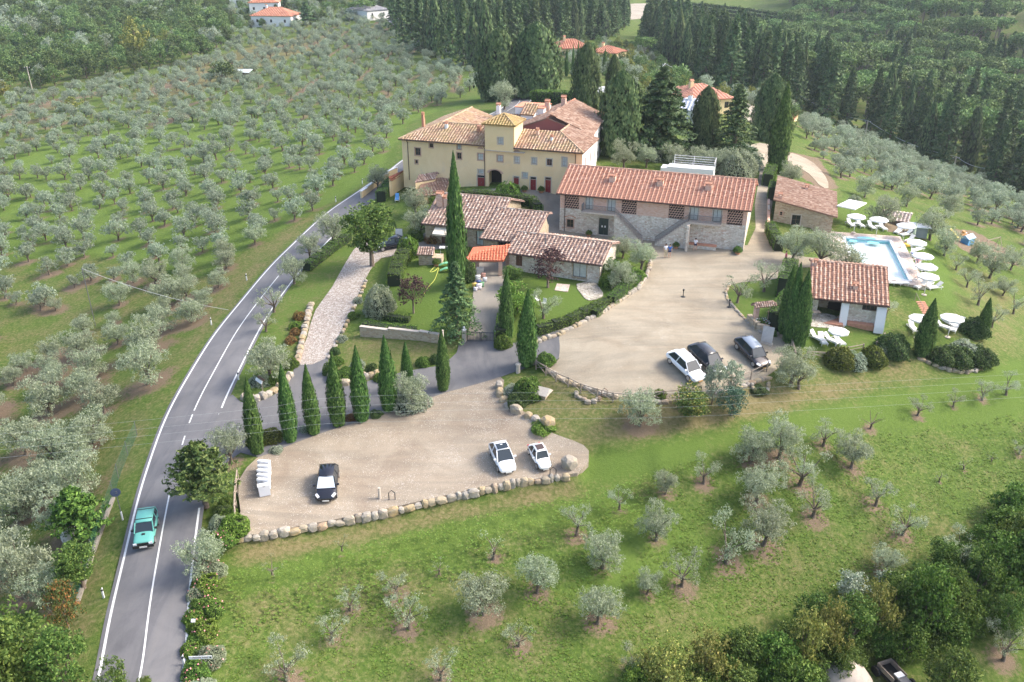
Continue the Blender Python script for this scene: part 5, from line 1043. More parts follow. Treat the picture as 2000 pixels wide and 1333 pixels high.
def gable_house(name, label, fr, D, mats, wallm, holes=(), pitch=.36, ov=.4, tw=.42, row=.38, cw=.24, singles=0, backlen=None, cat='house', wins=(), split=None, side_holes=(), ridge_y=None, hip=False, deep=1.0):
    """walls with openings, two roof planes of real tiles, ridge and gutter"""
    t = thing(name, label, cat, (fr.o.x, fr.o.y, fr.b), fr.rz); L = fr.L; ze = fr.ze - fr.b; ry = ridge_y or D / 2; zr = ze + pitch * ry; x0, x1, y0, y1 = ov, L - ov, ov, D - ov; zw = ze + pitch * ov - .12
    ms = wallm if isinstance(wallm, tuple) else (wallm,)
    mb = MB(); 
    if split is None: wall(mb, x0, x1, -deep, zw, y0, .35, list(holes))
    else:
        wall(mb, x0, x1, -deep, split, y0, .35, [(h[0], h[1], h[2], min(h[3], split)) for h in holes if h[1] < split], 0); wall(mb, x0, x1, split, zw, y0 + .004, .35, [(h[0], max(h[1], split), h[2], h[3]) for h in holes if h[3] > split], 1)
    mb.build('front_wall', list(ms), t)
    mb = MB(); mb.box(x0, y1-.3, -deep, x1, y1, zw, 0); mb.build('back_wall', ms[0], t)
    for xa, xb in ((x0, x0+.3), (x1-.3, x1)):
        q = MB(); q.prism([(y0+.36,-deep),(y1-.31,-deep),(y1-.31,zw),(ry,zr-.16),(y0+.36,zw)], 'x', xa, xb); q.build('side_wall', ms[-1] if hip else ms[0], t)
    MB().box(x0+.31, y0+.37, zw-.3, x1-.31, y1-.32, zw-.25).build('ceiling', DARK, t)
    roof_face(t, [(0,0,ze),(L,0,ze),(L,ry,zr),(0,ry,zr)], mats, tw, row, cw, singles=singles)
    zb = zr - pitch * (D - ry); roof_face(t, [(L,D,zb),(0,D,zb),(0,ry,zr),(L,ry,zr)], mats, tw, row, cw)
    ridge(t, (0,ry,zr+.05), (L,ry,zr+.05), mats[1]); gutter(t, 0, L, 0, ze-.02)
    return t
# the long barn
fb = Fr((1086,378), (1468,413), 10.1, 4.75)
dR = fb.run(1108,322, .36)
PB = lambda a, b, c, d: fb.box(1060 + a / 4, 290 + b / 4, 1060 + c / 4, 290 + d / 4, .45)
LATM = plain('pale_lattice_brick', (.60,.38,.29), .9, 0, (.68,.48,.38), 5)
LAT = [PB(170,368,283,472), PB(616,412,733,515), PB(984,442,1105,552), PB(1440,490,1563,602)]
FW = [PB(335,382,390,478), PB(507,400,566,494), PB(1150,462,1214,562), PB(1330,480,1394,577)]
LW = PB(187,556,240,618); DA = PB(437,545,512,678)
split_b = fb.on(1060+880/4, 290+535/4, .45)[1]
barn = gable_house('barn', 'long brick and stone barn with pink tiled roof and two outside stairs', fb, dR * 2, TM_BARN, (RUBBLE, BRICK), LAT + FW + [LW, DA], .36, .45, .55, .345, .21, 300, split=split_b)
for h in LAT:
    x0, z0, x1, z1 = h; mb = MB(); n = 6; dx = (x1 - x0) / n; m_ = max(4, int((z1 - z0) / .27)); dz = (z1 - z0) / m_
    for j in range(m_ + 1):
        zc = z0 + j * dz; mb.box(x0, .55, max(zc-.022, z0), x1, .66, min(zc+.022, z1))
        if j < m_:
            for i in range(n): xa = x0 + (i + (.5 if j % 2 else 0)) * dx; mb.prism([(xa,zc+.023),(xa+.07,zc+.023),(min(xa+dx*.5+.07,x1),zc+dz-.023),(min(xa+dx*.5,x1-.02),zc+dz-.023)], 'y', .56, .65); 
    lp = mb.build('brick_lattice', LATM, barn); MB().box(x0, .72, z0, x1, .74, z1).build('lattice_shade_panel', DARK, barn)  # near-black sheet paints the shade seen through the lattice openings
for h in FW: window(barn, h, .45, FRM, CURT, 1, STONET, 'french_window', 0)
window(barn, LW, .45, FRB, GLASS, 1, BRTR)
d_ = door(barn, DA, .45, FRM, 'arched_door', False, STONET)
for s in (-.2, .2): MB().box((DA[0]+DA[2])/2+s-.09, .55, DA[1]+1.0, (DA[0]+DA[2])/2+s+.09, .57, DA[1]+1.25).build('notice', WHITE, d_)
mb = MB(); xm = (DA[0]+DA[2])/2; wd = (DA[2]-DA[0])/2
mb.prism([(xm+math.cos(q)*(wd+.02), DA[3]+math.sin(q)*.38-.02) for q in np.linspace(0, math.pi, 9)], 'y', .40, .46); mb.build('door_arch', STONET, d_)
xm = (LW[0]+LW[2])/2; mb = MB()
for q in np.linspace(.35, math.pi-.35, 9): mb.cbox((xm+math.cos(q)*.75, .43, LW[3]+.15+math.sin(q)*.35), (.2,.05,.09), 0)
mb.build('relieving_arch', BRICKD, barn)
def rail(p, pts, h=.95, step=.13, mat=METAL, name='railing'):
    mb = MB()
    for a, b in zip(pts, pts[1:]):
        a, b = Vector(a), Vector(b); n = max(2, int((b-a).length/step))
        mb.tube([a+Vector((0,0,h)), b+Vector((0,0,h))], .03, 5)
        for i in range(n+1): c = a.lerp(b, i/n); mb.tube([c+Vector((0,0,.02)), c+Vector((0,0,h))], .022, 4, cap=False)
    return mb.build(name, mat, p)
zB = FW[0][1]; sx = lambda a, b, v=-.7: fb.on(1060+a/4, 290+b/4, v)
b1a, b1b = sx(300,505)[0], sx(562,520)[0]; s1e = sx(775,700)[0]; s2s = sx(878,722)[0]; s2e = sx(1132,575)[0]; b2b = sx(1392,600)[0]
for k, (xa, xb) in enumerate(((b1a, b1b), (s2e, b2b))):
    bal = MB().box(xa, -.75, zB-.22, xb, .44, zB-.04).build('balcony', STONET, barn)
    rail(bal, [(xa+.05,.4,zB-.04),(xa+.05,-.7,zB-.04)] + ([(xb-.1,-.7,zB-.04)] if k == 0 else [(xb-.05,-.7,zB-.04),(xb-.05,.4,zB-.04)])); 
for xa, xb in ((b1b, s1e), (s2e, s2s)):
    n = 15; sg = 1 if xb > xa else -1; mb = MB(); q = [(xa, -1.0), (xb, -1.0), (xb, .18)]
    st = thing  # stair flights belong to the barn
    mb.prism([(xa, -1.0), (xa, zB-.05), (xb, .1), (xb, -1.0)] if sg > 0 else [(xa, -1.0), (xb, -1.0), (xb, .1), (xa, zB-.05)], 'y', -.78, .44); fl = mb.build('stair_flight', RUBBLE, barn)
    mb = MB(); run_ = (xb-xa)/n
    for i in range(n):
        zt = zB - .02 - (zB-.15) * i / n; mb.box(min(xa+run_*i, xa+run_*(i+1)), -.80, zt-.20, max(xa+run_*i, xa+run_*(i+1)), .43, zt)
    mb.build('steps', STONET, fl); rail(fl, [(xa, -.75, zB-.05), (xb, -.75, .15)])
MB().box(s2e+.05,-1.55,-1,s2e+.35,.44,zB-.25).build('stair_buttress', RUBBLE, barn)
bx = [sx(1135,770,-.2)[0], sx(1352,790,-.2)[0]]; bb = MB().box(bx[0],-.35,-.5,bx[1],.44,.42).build('wall_bench', RUBBLE, barn); MB().box(bx[0]-.03,-.40,.42,bx[1]+.03,.44,.5).build('bench_top', BRICKD, bb)
for (a, b_) in ((545,180),(925,205),(1295,255)):
    x, y = fb.loc(1060+a/4, 290+b_/4, fb.b + 8.0); y = min(max(y, 3.6), dR - .4); chimney(barn, x, y, fb.ze - fb.b + .36 * y, .8, .55)
gutter(barn, .5, .52, .02, fb.ze-fb.b-.02, [(1.15, .45, 0)])
for i, (a, b_) in enumerate(((1018,728), (1545,762))): pass
# pots, bench and signs at the barn
def pot(px, py, w_, h, label, cat='plant pot', bush=BU[0], bs=1.0, fl=None, p=None):
    p = p or at(px, py); t = thing('plant_pot', label, cat, p); mb = MB().lathe([(w_*.3,0),(w_*.34,.05),(w_*.46,h*.85),(w_*.5,h*.86),(w_*.5,h),(w_*.42,h),(w_*.4,h*.8),(.01,h*.8)], 12); mb.build('pot', TERR, t)
    put('foliage', bush, t, (0,0,h*.75), 0, (w_*.6*bs, w_*.6*bs, w_*.6*bs))
    if fl: P = sph(16); P[:, 2] = np.abs(P[:, 2]); o = put('blossom', qmesh('blossom', leaf_quads(P*1.05, .3, .9), fl), t, (0,0,h*.75), 0, (w_*.6*bs,)*3)
    return t
pot(1066,716,1.1,.5,'wide terracotta pot with the ball-clipped shrub at the courtyard corner', bush=BU[1], bs=1.35); pot(1310,470,.9,.6,'terracotta pot of red flowers at the foot of the second barn stair', fl=PETAL_R); pot(1440,497,.8,.5,'pot with a round shrub at the barn corner'); pot(1320,486,.7,.5,'low flower bowl beside the barn stair', fl=PETAL_R)
pot(1150,462,.7,.45,'flower pot beside the arched barn door', fl=PETAL_R); pot(1057,377,.8,.5,'potted shrub between the two maroon doors'); pot(1024,375,.8,.45,'potted shrub left of the maroon doors'); pot(852,520,.8,.5,'potted bush beside the white garden table')
# farmhouse, its extension, the low stone house
fa = Fr((822,437), (968,451), 7.3, 4.3)
fh = gable_house('farmhouse', 'rustic farmhouse with mottled old tile roof behind the very tall cypress', fa, fa.run(849,376,.33)*2, TM_OLD, RUBBLE2, [fa.box(862,455,872,480,.4), fa.box(930,452,950,480,.4), fa.box(900,455,912,478,.4)], .33, .4, .46, .36, .27)
window(fh, fa.box(930,452,950,480,.4), .4, FRB, CURT, 2); door(fh, fa.box(862,455,872,480,.4), .4, FRB, transom=False); window(fh, fa.box(900,455,912,478,.4), .4, FRB)
# lengthen the visible right end with a second roof
fa2 = Fr((936,466), (1040,478), 6.9, 4.3)
ext = gable_house('farmhouse_wing', 'lower wing of the farmhouse with mottled tiles stepping down to the carport', fa2, 8.4, TM_OLD, RUBBLE2, [fa2.box(973,468,992,486,.4)], .30, .4, .46, .36, .27, ridge_y=6.6)
door(ext, fa2.box(973,468,992,486,.4), .4, DARK, transom=False)
x_, y_ = fa.loc(860,388,9.6); chimney(fh, x_, y_, 4.9, .8, .9); x_, y_ = fa.loc(872,392,9.4); chimney(fh, x_, y_, 4.8, .6, .6)
aw = thing('awning', 'cream striped awning over the farmhouse terrace', 'awning', (fa.o.x, fa.o.y, fa.b), fa.rz)
xa, xb = fa.on(851,445,.3)[0], fa.on(910,452,.3)[0]; AWN, t, b = newmat('cream_canvas'); wv = t.nodes.new('ShaderNodeTexWave'); wv.inputs['Scale'].default_value = 2.2; t.links.new(objco(t), wv.inputs[0]); t.links.new(ramp(t, wv.outputs['Fac'], [(.45, (.72,.62,.47)), (.55, (.80,.74,.62))]), b.inputs['Base Color'])
MB().add([(xa,.35,2.75),(xb,.35,2.75),(xb,-1.0,2.15),(xa,-1.0,2.15),(xb,-1.0,1.95),(xa,-1.0,1.95),(xa,.35,2.71),(xb,.35,2.71),(xb,-.98,2.11),(xa,-.98,2.11)], [(0,3,2,1),(3,5,4,2),(6,7,8,9)]).build('canvas', AWN, aw); MB().tube([(xa,-1,2.1),(xb,-1,2.1)], .03).tube([(xa,-1,2.1),(xa,.4,1.6)], .02).tube([(xb,-1,2.1),(xb,.4,1.6)], .02).build('awning_frame', METAL, aw)
fl_ = Fr((986,494), (1176,519), 6.6, 4.1)
lh = gable_house('low_stone_house', 'low stone house with long mottled tile roof beside the plum tree', fl_, fl_.run(1003,452,.30)*2, TM_OLD, RUBBLE, [fl_.box(1119,514,1145,542,.4), fl_.box(1007,500,1020,520,.4)], .30, .4, .46, .36, .27)
window(lh, fl_.box(1119,514,1145,542,.4), .4, FRM, CURT, 1, RUBBLE2, 'arched_window', 0); door(lh, fl_.box(1007,500,1020,520,.4), .4, FRB, transom=False)
MB().tube([(fl_.L*.36,2.2,3.4),(fl_.L*.36,2.2,4.2)], .1, 8).build('flue', METAL, lh)
# carport
zc = 6.6; c0, c1 = Vector(atz(910,509,6.3)), Vector(atz(983,510,6.3)); c2, c3 = Vector(atz(998,478,7.1)), Vector(atz(924,483,7.1)); gz = T(c0.x, c0.y)
cp = thing('carport', 'open carport with bright red tiled roof on a brick pillar', 'carport', (c0.x, c0.y, gz)); q = lambda v, z: (v.x-c0.x, v.y-c0.y, z-gz)
roof_face(cp, [q(c0,6.3), q(c1,6.3), q(c2,7.1), q(c3,7.1)], (tilemat('new_red_pan', [(0,(.50,.13,.07)),(1,(.60,.19,.11))]), tilemat('new_red_cover', [(0,(.58,.18,.10)),(1,(.70,.28,.17))])), .34, .36, .18, .06)
for v, z in ((c0,6.1),(c1,6.1),(c2,6.8),(c3,6.8)):
    a = q(v, z); s = .22; k_ = Vector(((c0.x+c2.x)/2-v.x, (c0.y+c2.y)/2-v.y)).normalized()*.5; MB().box(a[0]+k_.x-s,a[1]+k_.y-s,-.5,a[0]+k_.x+s,a[1]+k_.y+s,z-gz).build('pillar', BRICK, cp)
MB().cbox(((q(c0,0)[0]+q(c1,0)[0])/2, q(c0,0)[1]+.3, 6.05-gz), ((c1-c0).length-.8, .15, .2)).build('beam', WOODB, cp)
# stone cottage by the lane
fe = Fr((1511,390), (1640,404), 8.3, 4.9)
fe.rz = fb.rz; fe.u = fb.u.copy(); fe.v = fb.v.copy()
ct = thing('stone_cottage', 'stone cottage with one brownish-red roof slope falling towards the pool', 'cottage', (fe.o.x, fe.o.y, fe.b), fe.rz)
cL, czr = fe.on(1636,425,0); czl = fe.ze - fe.b; cD = fe.loc(1507,343, 8.3)[1]; sl = lambda x: czl + (czr - czl) * x / cL
ch = [fe.box(1546,420,1563,440,.4), fe.box(1523,414,1528,421,.4)]
mb = MB(); wall(mb, .3, cL-.5, -1.2, czr-.35, .4, .35, [(h[0], h[1], h[2], min(h[3], czr-.36)) for h in ch if h[1] < czr-.4]); mb.build('front_wall', RUBBLE2, ct)
xs = sorted({.3, cL-.5} | {v for h in ch for v in (h[0], h[2])}); mb = MB()
for a, b_ in zip(xs, xs[1:]):
    inh = [h for h in ch if h[0] < (a+b_)/2 < h[2]]; z0 = max([czr-.35] + [h[3] for h in inh if h[3] > czr-.36]); mb.prism([(a,z0),(b_,z0),(b_,max(sl(b_)-.16, z0+.01)),(a,max(sl(a)-.16, z0+.02))], 'y', .4, .75)
    for h in inh:
        if h[1] > czr-.35: mb.prism([(a,czr-.35),(b_,czr-.35),(b_,h[1]),(a,h[1])], 'y', .4, .75)
mb.build('upper_wall', RUBBLE2, ct)
MB().box(.3,.76,-1.2,.6,cD-.3,czl-.25).build('side_wall', RUBBLE2, ct); MB().box(cL-.8,.76,-1.2,cL-.5,cD-.3,czr-.2).build('side_wall', RUBBLE2, ct); MB().prism([(.6,-1.2),(cL-.8,-1.2),(cL-.8,czr-.2),(.6,czl-.25)], 'y', cD-.6, cD-.3).build('back_wall', RUBBLE2, ct)
roof_face(ct, [(cL,0,czr),(cL,cD,czr),(0,cD,czl),(0,0,czl)], TM_BRN, .36, .32, .22)
for h, gm_ in zip(ch, (STONET, BRTR)): window(ct, h, .4, FRB, GLASS, 1 if gm_ is STONET else 0, gm_, cross=0 if gm_ is BRTR else 1)
chimney(ct, .8, 1.2, czl-.2, .5, .5); chimney(ct, 4.2, cD*.75, sl(4.2)-.1, .5, .5)
# pool house
fp = Fr((1580,582), (1738,599), 5.9, 3.55)
hp = [fp.box(1596,588,1645,622,.4), fp.box(1684,597,1717,608,.4)]
ph = gable_house('pool_house', 'pool house with orange tiled roof, porch and white buttresses', fp, fp.run(1572,508,.30)*1.5, TM_POOL, RUBBLE, hp, .30, .45, .44, .36, .24, ridge_y=fp.run(1572,508,.30))
MB().box(hp[0][0], 2.6, -.4, hp[0][2], 2.7, 2.4).build('porch_wall', RUBBLE2, ph); MB().box(hp[0][0]+1.2, 2.5, .02, hp[0][0]+2.6, 2.58, 2.0).build('porch_door', DARK, ph); window(ph, hp[1], .45, FRB, GLASS, 3, None, cross=0)
MB().box(hp[0][0]-.9, -1.1, -.3, hp[0][2]+.2, 2.6, .12).build('porch_floor', BRICKD, ph)
bxs = [fp.on(1650,605,0)[0], fp.on(1722,610,0)[0]]
for x, wd in ((bxs[0], .75), (bxs[1], .95)):
    MB().prism([(.449,-.6),(-.55,-.6),(-.45,.0),(.10,2.1),(.449,2.15)], 'x', x-wd/2, x+wd/2).build('buttress', PLASTERW, ph)
MB().box(fp.L-.47, .3, -.6, fp.L-.38, 4, 2.1).build('white_side_wall', PLASTERW, ph); MB().box(bxs[0]+.5, -.3, -.5, fp.L-.3, .44, .10).build('plinth', BRICKD, ph)
chimney(ph, fp.L*.58, 2.3, 3.05, .5, .35); chimney(ph, .5, 5.6, 3.9, .4, .5)
# sheds by the pool
fs = Fr((1718,428), (1776,436), 3.9, 1.6); gable_house('garden_shed', 'low wooden shed with weathered roof behind the olive by the pool', fs, 5, (plain('weathered_board', (.36,.28,.24), .9), plain('weathered_board_light', (.50,.41,.36), .9)), WOODB, (), .2, .3, .5, .5, .3, cat='shed')
p = at(1792,462); t = thing('equipment_shed', 'small grey box shed with flat white roof by the olive trunk', 'shed', p, -.25); MB().box(-1,-.8,0,1,.8,1.5).build('cabin', plain('grey_board', (.33,.34,.36), .8), t); MB().box(-1.3,-1.1,1.5,1.3,1.1,1.62).build('roof', WHITE, t)
# the villa
fv = Fr((778,272), (1140,300), 13.4, 7.35); ZE = fv.ze - fv.b; VL = fv.L
V_ = thing('villa', 'large yellow villa with central square tower and rambling tiled roofs', 'villa', (fv.o.x, fv.o.y, fv.b), fv.rz)
B4 = lambda a, b, c, d: fv.box(740 + a/4, 160 + b/4, 740 + c/4, 160 + d/4, .35)
vw = [B4(283,518,325,575), B4(395,482,424,514), B4(612,484,641,528), B4(610,555,645,604), B4(773,562,815,612), B4(925,576,968,624), B4(1060,588,1097,636), B4(1195,595,1232,643), B4(1312,604,1352,655), B4(1432,592,1468,660), B4(1122,712,1160,752), B4(775,688,815,718)]
vd = [B4(770,732,825,838), B4(1052,742,1093,805), B4(1183,745,1227,865), B4(1299,748,1343,868)]
va = B4(857,690,960,845); tx0, tx1 = fv.on(949,290,.35)[0], fv.on(1004.5,290,.35)[0]
rw_ = B4(284,612,304,640)
mb = MB(); wall(mb, .35, VL-.35, -1.2, ZE-.02, .35, .4, vw + vd + [va, rw_]); mb.build('front_wall', PLASTER, V_)
for i, h in enumerate(vw): window(V_, h, .35, FRB if i in (0, 1, 3, 8) else SHUT, GLASS if i in (0, 1, 3, 8) else CURT, 1, (BRTR if i < 6 else STONET), 'window')
window(V_, rw_, .35, FRB, GLASS, 0, BRTR, 'oval_window', 0)
for i, h in enumerate(vd): door(V_, h, .35, MAROON, 'door', True, STONET)
mb = MB(); xm, wd = (va[0]+va[2])/2, (va[2]-va[0])/2; q0 = va[3] - .55
arc = [(xm+math.cos(q)*wd, q0+math.sin(q)*.56) for q in np.linspace(math.pi, 0, 11)]
for (a, b), (c, d) in zip(arc, arc[1:]): mb.prism([(a,b),(c,d),(c,va[3]+.02),(a,va[3]+.02)], 'y', .351, .7)
mb.build('arch_head', PLASTER, V_); mb = MB()
for (a, b), (c, d) in zip(arc, arc[1:]): mb.cbox(((a+c)/2+((a+c)/2-xm)*.06, .33, (b+d)/2+.07), (.42,.05,.13), 0)
mb.build('brick_arch', BRTR, V_); MB().box(va[0]-.19,2.2,-.5,va[2]+.19,2.3,va[3]+.1).build('passage_shade_panel', DARK, V_); MB().box(va[0]-.3,.75,-.5,va[0]-.2,2.3,va[3]+.1).box(va[2]+.2,.75,-.5,va[2]+.3,2.3,va[3]+.1).build('passage_wall', PLASTER, V_)  # near-black panel stands in for the shade inside the passage
for (a, b_) in ((792,525),(1080,548)):
    x, z = fv.on(740+a/4, 160+b_/4, .35); MB().prism([(x+math.cos(q)*.42, z+math.sin(q)*.32) for q in np.linspace(0, math.pi, 8)], 'y', .32, .352).build('lunette', BRTR, V_)
LD = 17.5
MB().box(.35,.76,-1.2,.7,LD,ZE-.02).build('side_wall', PLASTER, V_); MB().box(VL-.7,.76,-1.2,VL-.35,9.5,ZE-.02).build('side_wall', PLASTERW, V_); MB().box(.7,LD-.35,-1.2,15,LD,ZE-.02).build('back_wall', PLASTER, V_)
zr = ZE + 1.75
roof_face(V_, [(0,0,ZE),(tx0+.02,0,ZE),(tx0+.02,4.9,zr),(4.9,4.9,zr)], TM_VIL, .44, .42, .26); roof_face(V_, [(0,LD+.3,ZE),(0,0,ZE),(4.9,4.9,zr),(4.9,LD+.3,zr)], TM_VIL, .44, .42, .26)
roof_face(V_, [(9.2,4.9,ZE+.3),(9.2,LD,ZE+.3),(4.9,LD,zr),(4.9,4.9,zr)], TM_VIL, .44, .42, .26); roof_face(V_, [(tx0+.02,9.6,ZE),(9.2,9.6,ZE),(4.9,4.9,zr),(tx0+.02,4.9,zr)], TM_BRN, .44, .42, .26)
ridge(V_, (0,0,ZE+.05), (4.9,4.9,zr+.05), TM_VIL[1]); ridge(V_, (4.9,4.9,zr+.05), (4.9,LD,zr+.05), TM_VIL[1]); ridge(V_, (4.9,4.9,zr+.05), (tx0,4.9,zr+.05), TM_VIL[1])
rx = VL - 4.6; zr2 = ZE + 1.7
roof_face(V_, [(tx1,0,ZE),(VL,0,ZE),(rx,4.6,zr2),(tx1,4.6,zr2)], TM_VIL, .44, .42, .26); roof_face(V_, [(VL,0,ZE),(VL,9.4,ZE),(rx,9.4,zr2),(rx,4.6,zr2)], TM_BRN, .44, .42, .26)
roof_face(V_, [(tx1,4.6,zr2),(rx,4.6,zr2),(rx,9.4,zr2),(rx-1.5,9.4,ZE+.6),(tx1,8,ZE+.2)][::-1], TM_BRN, .44, .42, .26) if False else roof_face(V_, [(rx,8.4,ZE+.4),(tx1,8.4,ZE+.4),(tx1,4.6,zr2),(rx,4.6,zr2)], TM_BRN, .44, .42, .26)
ridge(V_, (VL,0,ZE+.05), (rx,4.6,zr2+.05), TM_VIL[1]); ridge(V_, (rx,4.6,zr2+.05), (rx,9.4,zr2+.05), TM_VIL[1])
# tower
ZT = fv.on(977,244,.0)[1]; TD = 4.3
mb = MB(); th_ = [fv.box(740+929/4,160+437/4,740+969/4,160+487/4,0.0)]
tw_ = None; tower = MB(); wall(tower, tx0, tx1, ZE-.6, ZT, 0, .3, th_); tower.box(tx0,.301,ZE-1,tx0+.3,TD,ZT).box(tx1-.3,.301,ZE-1,tx1,TD,ZT).box(tx0+.3,TD-.3,ZE-1,tx1-.3,TD,ZT); tw_ = tower.build('tower', TOWER, V_)
window(tw_, th_[0], 0, SHUT, CURT, 1, STONET); xm = (tx0+tx1)/2; e = .35; za = ZT + 1.1; c = (xm, TD/2, za)
for a, b in (((tx0-e,-e,ZT),(tx1+e,-e,ZT)), ((tx1+e,-e,ZT),(tx1+e,TD+e,ZT)), ((tx1+e,TD+e,ZT),(tx0-e,TD+e,ZT)), ((tx0-e,TD+e,ZT),(tx0-e,-e,ZT))): roof_face(tw_, [a, b, c], TM_TWR, .42, .40, .25, name='tower_roof')
for a in ((tx0-e,-e),(tx1+e,-e),(tx1+e,TD+e),(tx0-e,TD+e)): ridge(tw_, (*a, ZT+.05), (xm,TD/2,za+.08), TM_TWR[1], .12)
MB().box(tx0-.1,-.06,ZE-.66,tx1+1.6,.34,ZE-.55).build('string_course', STONET, V_)
# rear ranges
yb0, yb1 = 9.4, 25.5; xr = 19.9; zr3 = ZE + 2.5
roof_face(V_, [(VL-.9,yb0,ZE+.3),(VL-2.6,yb1,ZE+.3),(xr,yb1,zr3),(xr,yb0,zr3)], TM_BRN, .42, .40, .25); roof_face(V_, [(13.6,yb1,ZE+.2),(13.6,yb0,ZE+.2),(xr,yb0,zr3),(xr,yb1,zr3)], TM_BRN, .42, .40, .25)
ridge(V_, (xr,yb0,zr3+.05), (xr,yb1,zr3+.05), TM_RED[1], .16)
MB().prism([(13.9,-1),(VL-1.3,-1),(VL-1.3,ZE+.25),(xr,zr3-.15),(13.9,ZE+.15)], 'y', yb0+.1, yb0+.35).build('gable_wall', plain('dull_red_fascia', (.30,.10,.09), .8), V_)
mb = MB(); mb.add([(VL-1.25,yb0+.1,-1.2),(VL-2.95,yb1,-1.2),(VL-2.95,yb1,ZE+.28),(VL-1.25,yb0+.1,ZE+.28),(VL-1.5,yb0+.1,-1.2),(VL-3.2,yb1,-1.2),(VL-3.2,yb1,ZE+.28),(VL-1.5,yb0+.1,ZE+.28)], [(0,1,2,3),(7,6,5,4),(1,5,6,2),(0,3,7,4),(3,2,6,7)]); sw = mb.build('side_wall', PLASTERW, V_)
for yy in (2.2, 5.2, 8): 
    for zz in (.8, 3.6): MB().box(VL-.36,yy,zz,VL-.30,yy+.8,zz+1.3).build('shutter', SHUT, V_)
for k in range(4):
    for zz in (.8, 3.7):
        yy = 12 + k*3.2; xx = VL-1.25-(yy-yb0)*1.7/(yb1-yb0); MB().cbox((xx+.02,yy,zz+.6),(.06,.9,1.3),0).build('shutter', SHUT, V_)
roof_face(V_, [(9.2,13,ZE),(13.6,13,ZE),(13.6,LD,ZE+1.1),(9.2,LD,ZE+1.1)], TM_BRN, .44, .42, .26)
MB().box(9.2,9.6,-1,13.6,13,ZE-1.6).build('inner_block', PLASTER, V_)
MB().box(.8,LD-6,-1,9,LD-.4,ZE-.4).build('inner_block', PLASTER, V_)
MB().box(12.2,17.6,-1,16.9,21.8,ZE+2.2).build('rooftop_room', PLASTERW, V_); roof_face(V_, [(13.6,15.6,ZE+1.5),(15.9,15.6,ZE+1.5),(15.9,18.6,ZE+2.7),(13.6,18.6,ZE+2.7)], TM_VIL, .42, .4, .25); MB().box(12.1,17.5,ZE+2.2,17,21.9,ZE+2.3).build('rooftop_edge', plain('orange_coping', (.62,.26,.15), .8), V_)
MB().box(13.7,15.8,ZE-.5,15.8,18,ZE+1.6).build('rooftop_room', PLASTERW, V_)
for (x, y, z, w_, h, m_) in ((1.2,6.4,ZE+.5,.35,1.9,BRICKD),(1.0,6.9,ZE+.5,.4,.9,BRICKD),(10.0,15.9,ZE+.6,.6,2.0,PLASTERW),(17.0,19.4,ZE+1.3,.7,1.6,BRICK),(19.4,20.4,ZE+2.2,.7,1.3,BRICK),(20.2,3.4,ZE+1.2,.4,.7,BRICK),(11.4,3.3,ZE+1.2,.5,.5,BRICKD),(6.2,3.5,ZE+1.2,.4,.7,PLASTERW),(22.6,2.4,ZE+.9,.3,.45,PLASTERW)): chimney(V_, x, y, z, w_, h, m_)
gutter(V_, 0, tx0-.02, 0, ZE-.02, [(1.3,.35,0),(tx0-.2,.35,0)]); gutter(V_, tx1+.02, VL, 0, ZE-.02, [(VL-1.2,.35,0)])
# annexes in front of the villa's dark corner
def shed_roof(name, label, pts, zlo, zhi, base, mats, wallm, cat='annex', tw=.42):
    a, b = (Vector(atz(*pts[i], zlo)) for i in (0, 1)); c, d = (Vector(atz(*pts[i], zhi)) for i in (2, 3)); t = thing(name, label, cat, (a.x, a.y, base)); q = lambda v, z: (v.x-a.x, v.y-a.y, z-base)
    roof_face(t, [q(a,zlo), q(b,zlo), q(c,zhi), q(d,zhi)], mats, tw, .38, .24); cs = [(a,zlo),(b,zlo),(c,zhi),(d,zhi)]; m = Vector((sum(v.x for v, z in cs)/4, sum(v.y for v, z in cs)/4))
    V = []; 
    for v, z in cs: w_ = v.lerp(m, .05); V.append((w_.x-a.x, w_.y-a.y, -1)); 
    for v, z in cs: w_ = v.lerp(m, .05); V.append((w_.x-a.x, w_.y-a.y, z-base-.16))
    MB().add(V, [(0,1,5,4),(1,2,6,5),(2,3,7,6),(3,0,4,7),(4,5,6,7)]).build('wall', wallm, t); return t
shed_roof('villa_annex', 'small annex with purplish tiles sunk below the villa wall', [(810,357),(850,350),(855,337),(818,343)], 8.3, 8.9, 5.6, TM_OLD, PLASTER)
shed_roof('villa_annex', 'lower annex with dark mottled tiles between the villa and the farmhouse', [(812,385),(868,380),(880,344),(826,352)], 7.0, 8.2, 5.2, TM_BRN, PLASTER)
shed_roof('lean_to', 'long lean-to with red roof against the villa driveway wall', [(764,353),(797,334),(795,330),(758,346)], 7.6, 8.2, 5.2, TM_RED, PLASTER)
